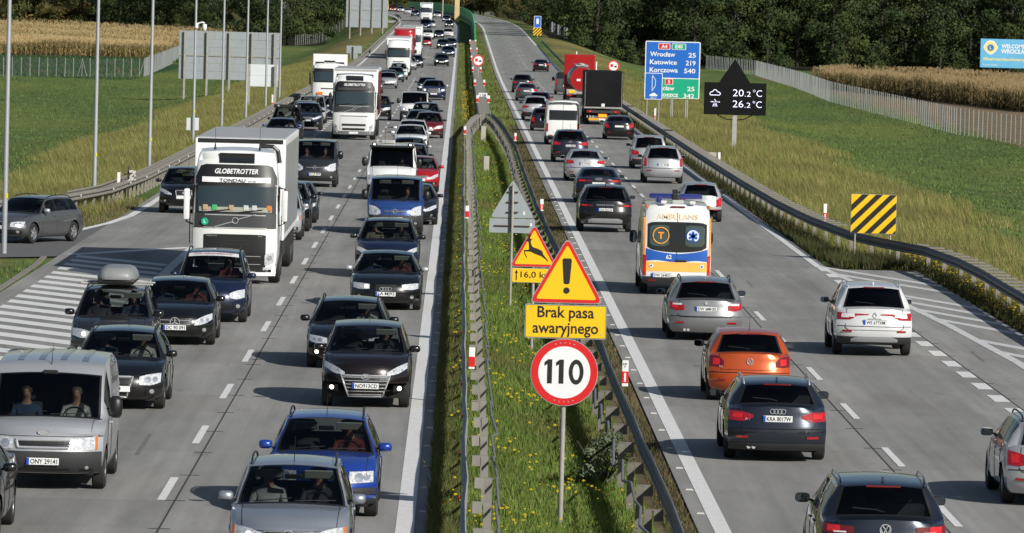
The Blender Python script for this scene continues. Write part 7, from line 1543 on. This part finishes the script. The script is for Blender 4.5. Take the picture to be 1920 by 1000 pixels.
def hair_mesh():
    mb = MB(); n = 14
    for i in range(6):
        th = i/5*PI*.56
        for k in range(n):
            a = 2*PI*k/n; f = 1.0 if math.sin(a) > -.3 else .88; mb.v.append((.092*math.sin(th)*math.cos(a), .03+.112*math.sin(th)*math.sin(a)*f, .79+.125*math.cos(th)*f-(.02 if math.sin(a) < -.3 else 0)))
    for i in range(5):
        for k in range(n): mb.f.append((i*n+k, i*n+(k+1) % n, (i+1)*n+(k+1) % n, (i+1)*n+k))
    return mb.me('hair', True)
HM = hair_mesh(); EYE = MB().lathe([(0, 0), (0, .010), (-.006, .006), (-.007, 0)], 8, 'y', (-.03, -.072, .785)).lathe([(0, 0), (0, .010), (-.006, .006), (-.007, 0)], 8, 'y', (.03, -.072, .785)).me('eyes'); MOU = MB().bbox(-.025, .025, -.078, -.066, .708, .718, .003).me('mouth')
CL = [mat('cloth_%d' % i, c, .9, noise=(14, .2)) for i, c in enumerate([(.35, .36, .36), (.05, .05, .06), (.03, .06, .12), (.16, .03, .03), (.22, .20, .15), (.45, .45, .43), (.05, .09, .06)])]; CN = ['pale grey', 'black', 'navy', 'dark red', 'beige', 'white', 'dark green']
HC = [mat('hair_%d' % i, c, .8) for i, c in enumerate([(.02, .014, .01), (.05, .032, .02), (.10, .08, .06)])]
rp_ = random.Random(4); bpy.context.view_layer.update()
for t, b, dirn, pas in DRIVERS:
    for sx in ((.36,) if not pas else (.36, -.36)):
        ci = rp_.randrange(len(CL)); hi = rp_.randrange(3); ci = (5 if sx > 0 else 2) if 'panel van' in t['label'] else ci
        zf = b.sill+.14+(.08 if b.kind in ('suv', 'mpv', 'van', 'bigvan') else 0)
        hd = min(1., (b.H-.10-(zf+.22))/.86); loc = t.matrix_world @ Vector((sx*b.W/1.75, -b.L/2+b.sw+.30, zf+.20)); rel = 'driving' if sx > 0 else 'riding in'
        o = bpy.data.objects.new('person', PM); COL.objects.link(o); o.location = loc; o.rotation_euler = (0, 0, t.rotation_euler.z); o.scale = (1, 1, hd)
        o.material_slots[0].link = 'OBJECT'; o.material_slots[0].material = CL[ci]; o.material_slots[1].link = 'OBJECT'; o.material_slots[1].material = MATS['skin']
        link('hair', HM, HC[hi], o); link('eyes', EYE, M_BLK, o); link('mouth', MOU, mat('lips', (.25, .08, .07), .6), o)
        words = t['label'].split(); lab = 'seated person in %s top %s the %s' % (CN[ci], rel, ' '.join(words[:9])); lab = ' '.join(lab.split()[:16]); tag(o, lab, 'person', 'people seated in the vehicles')
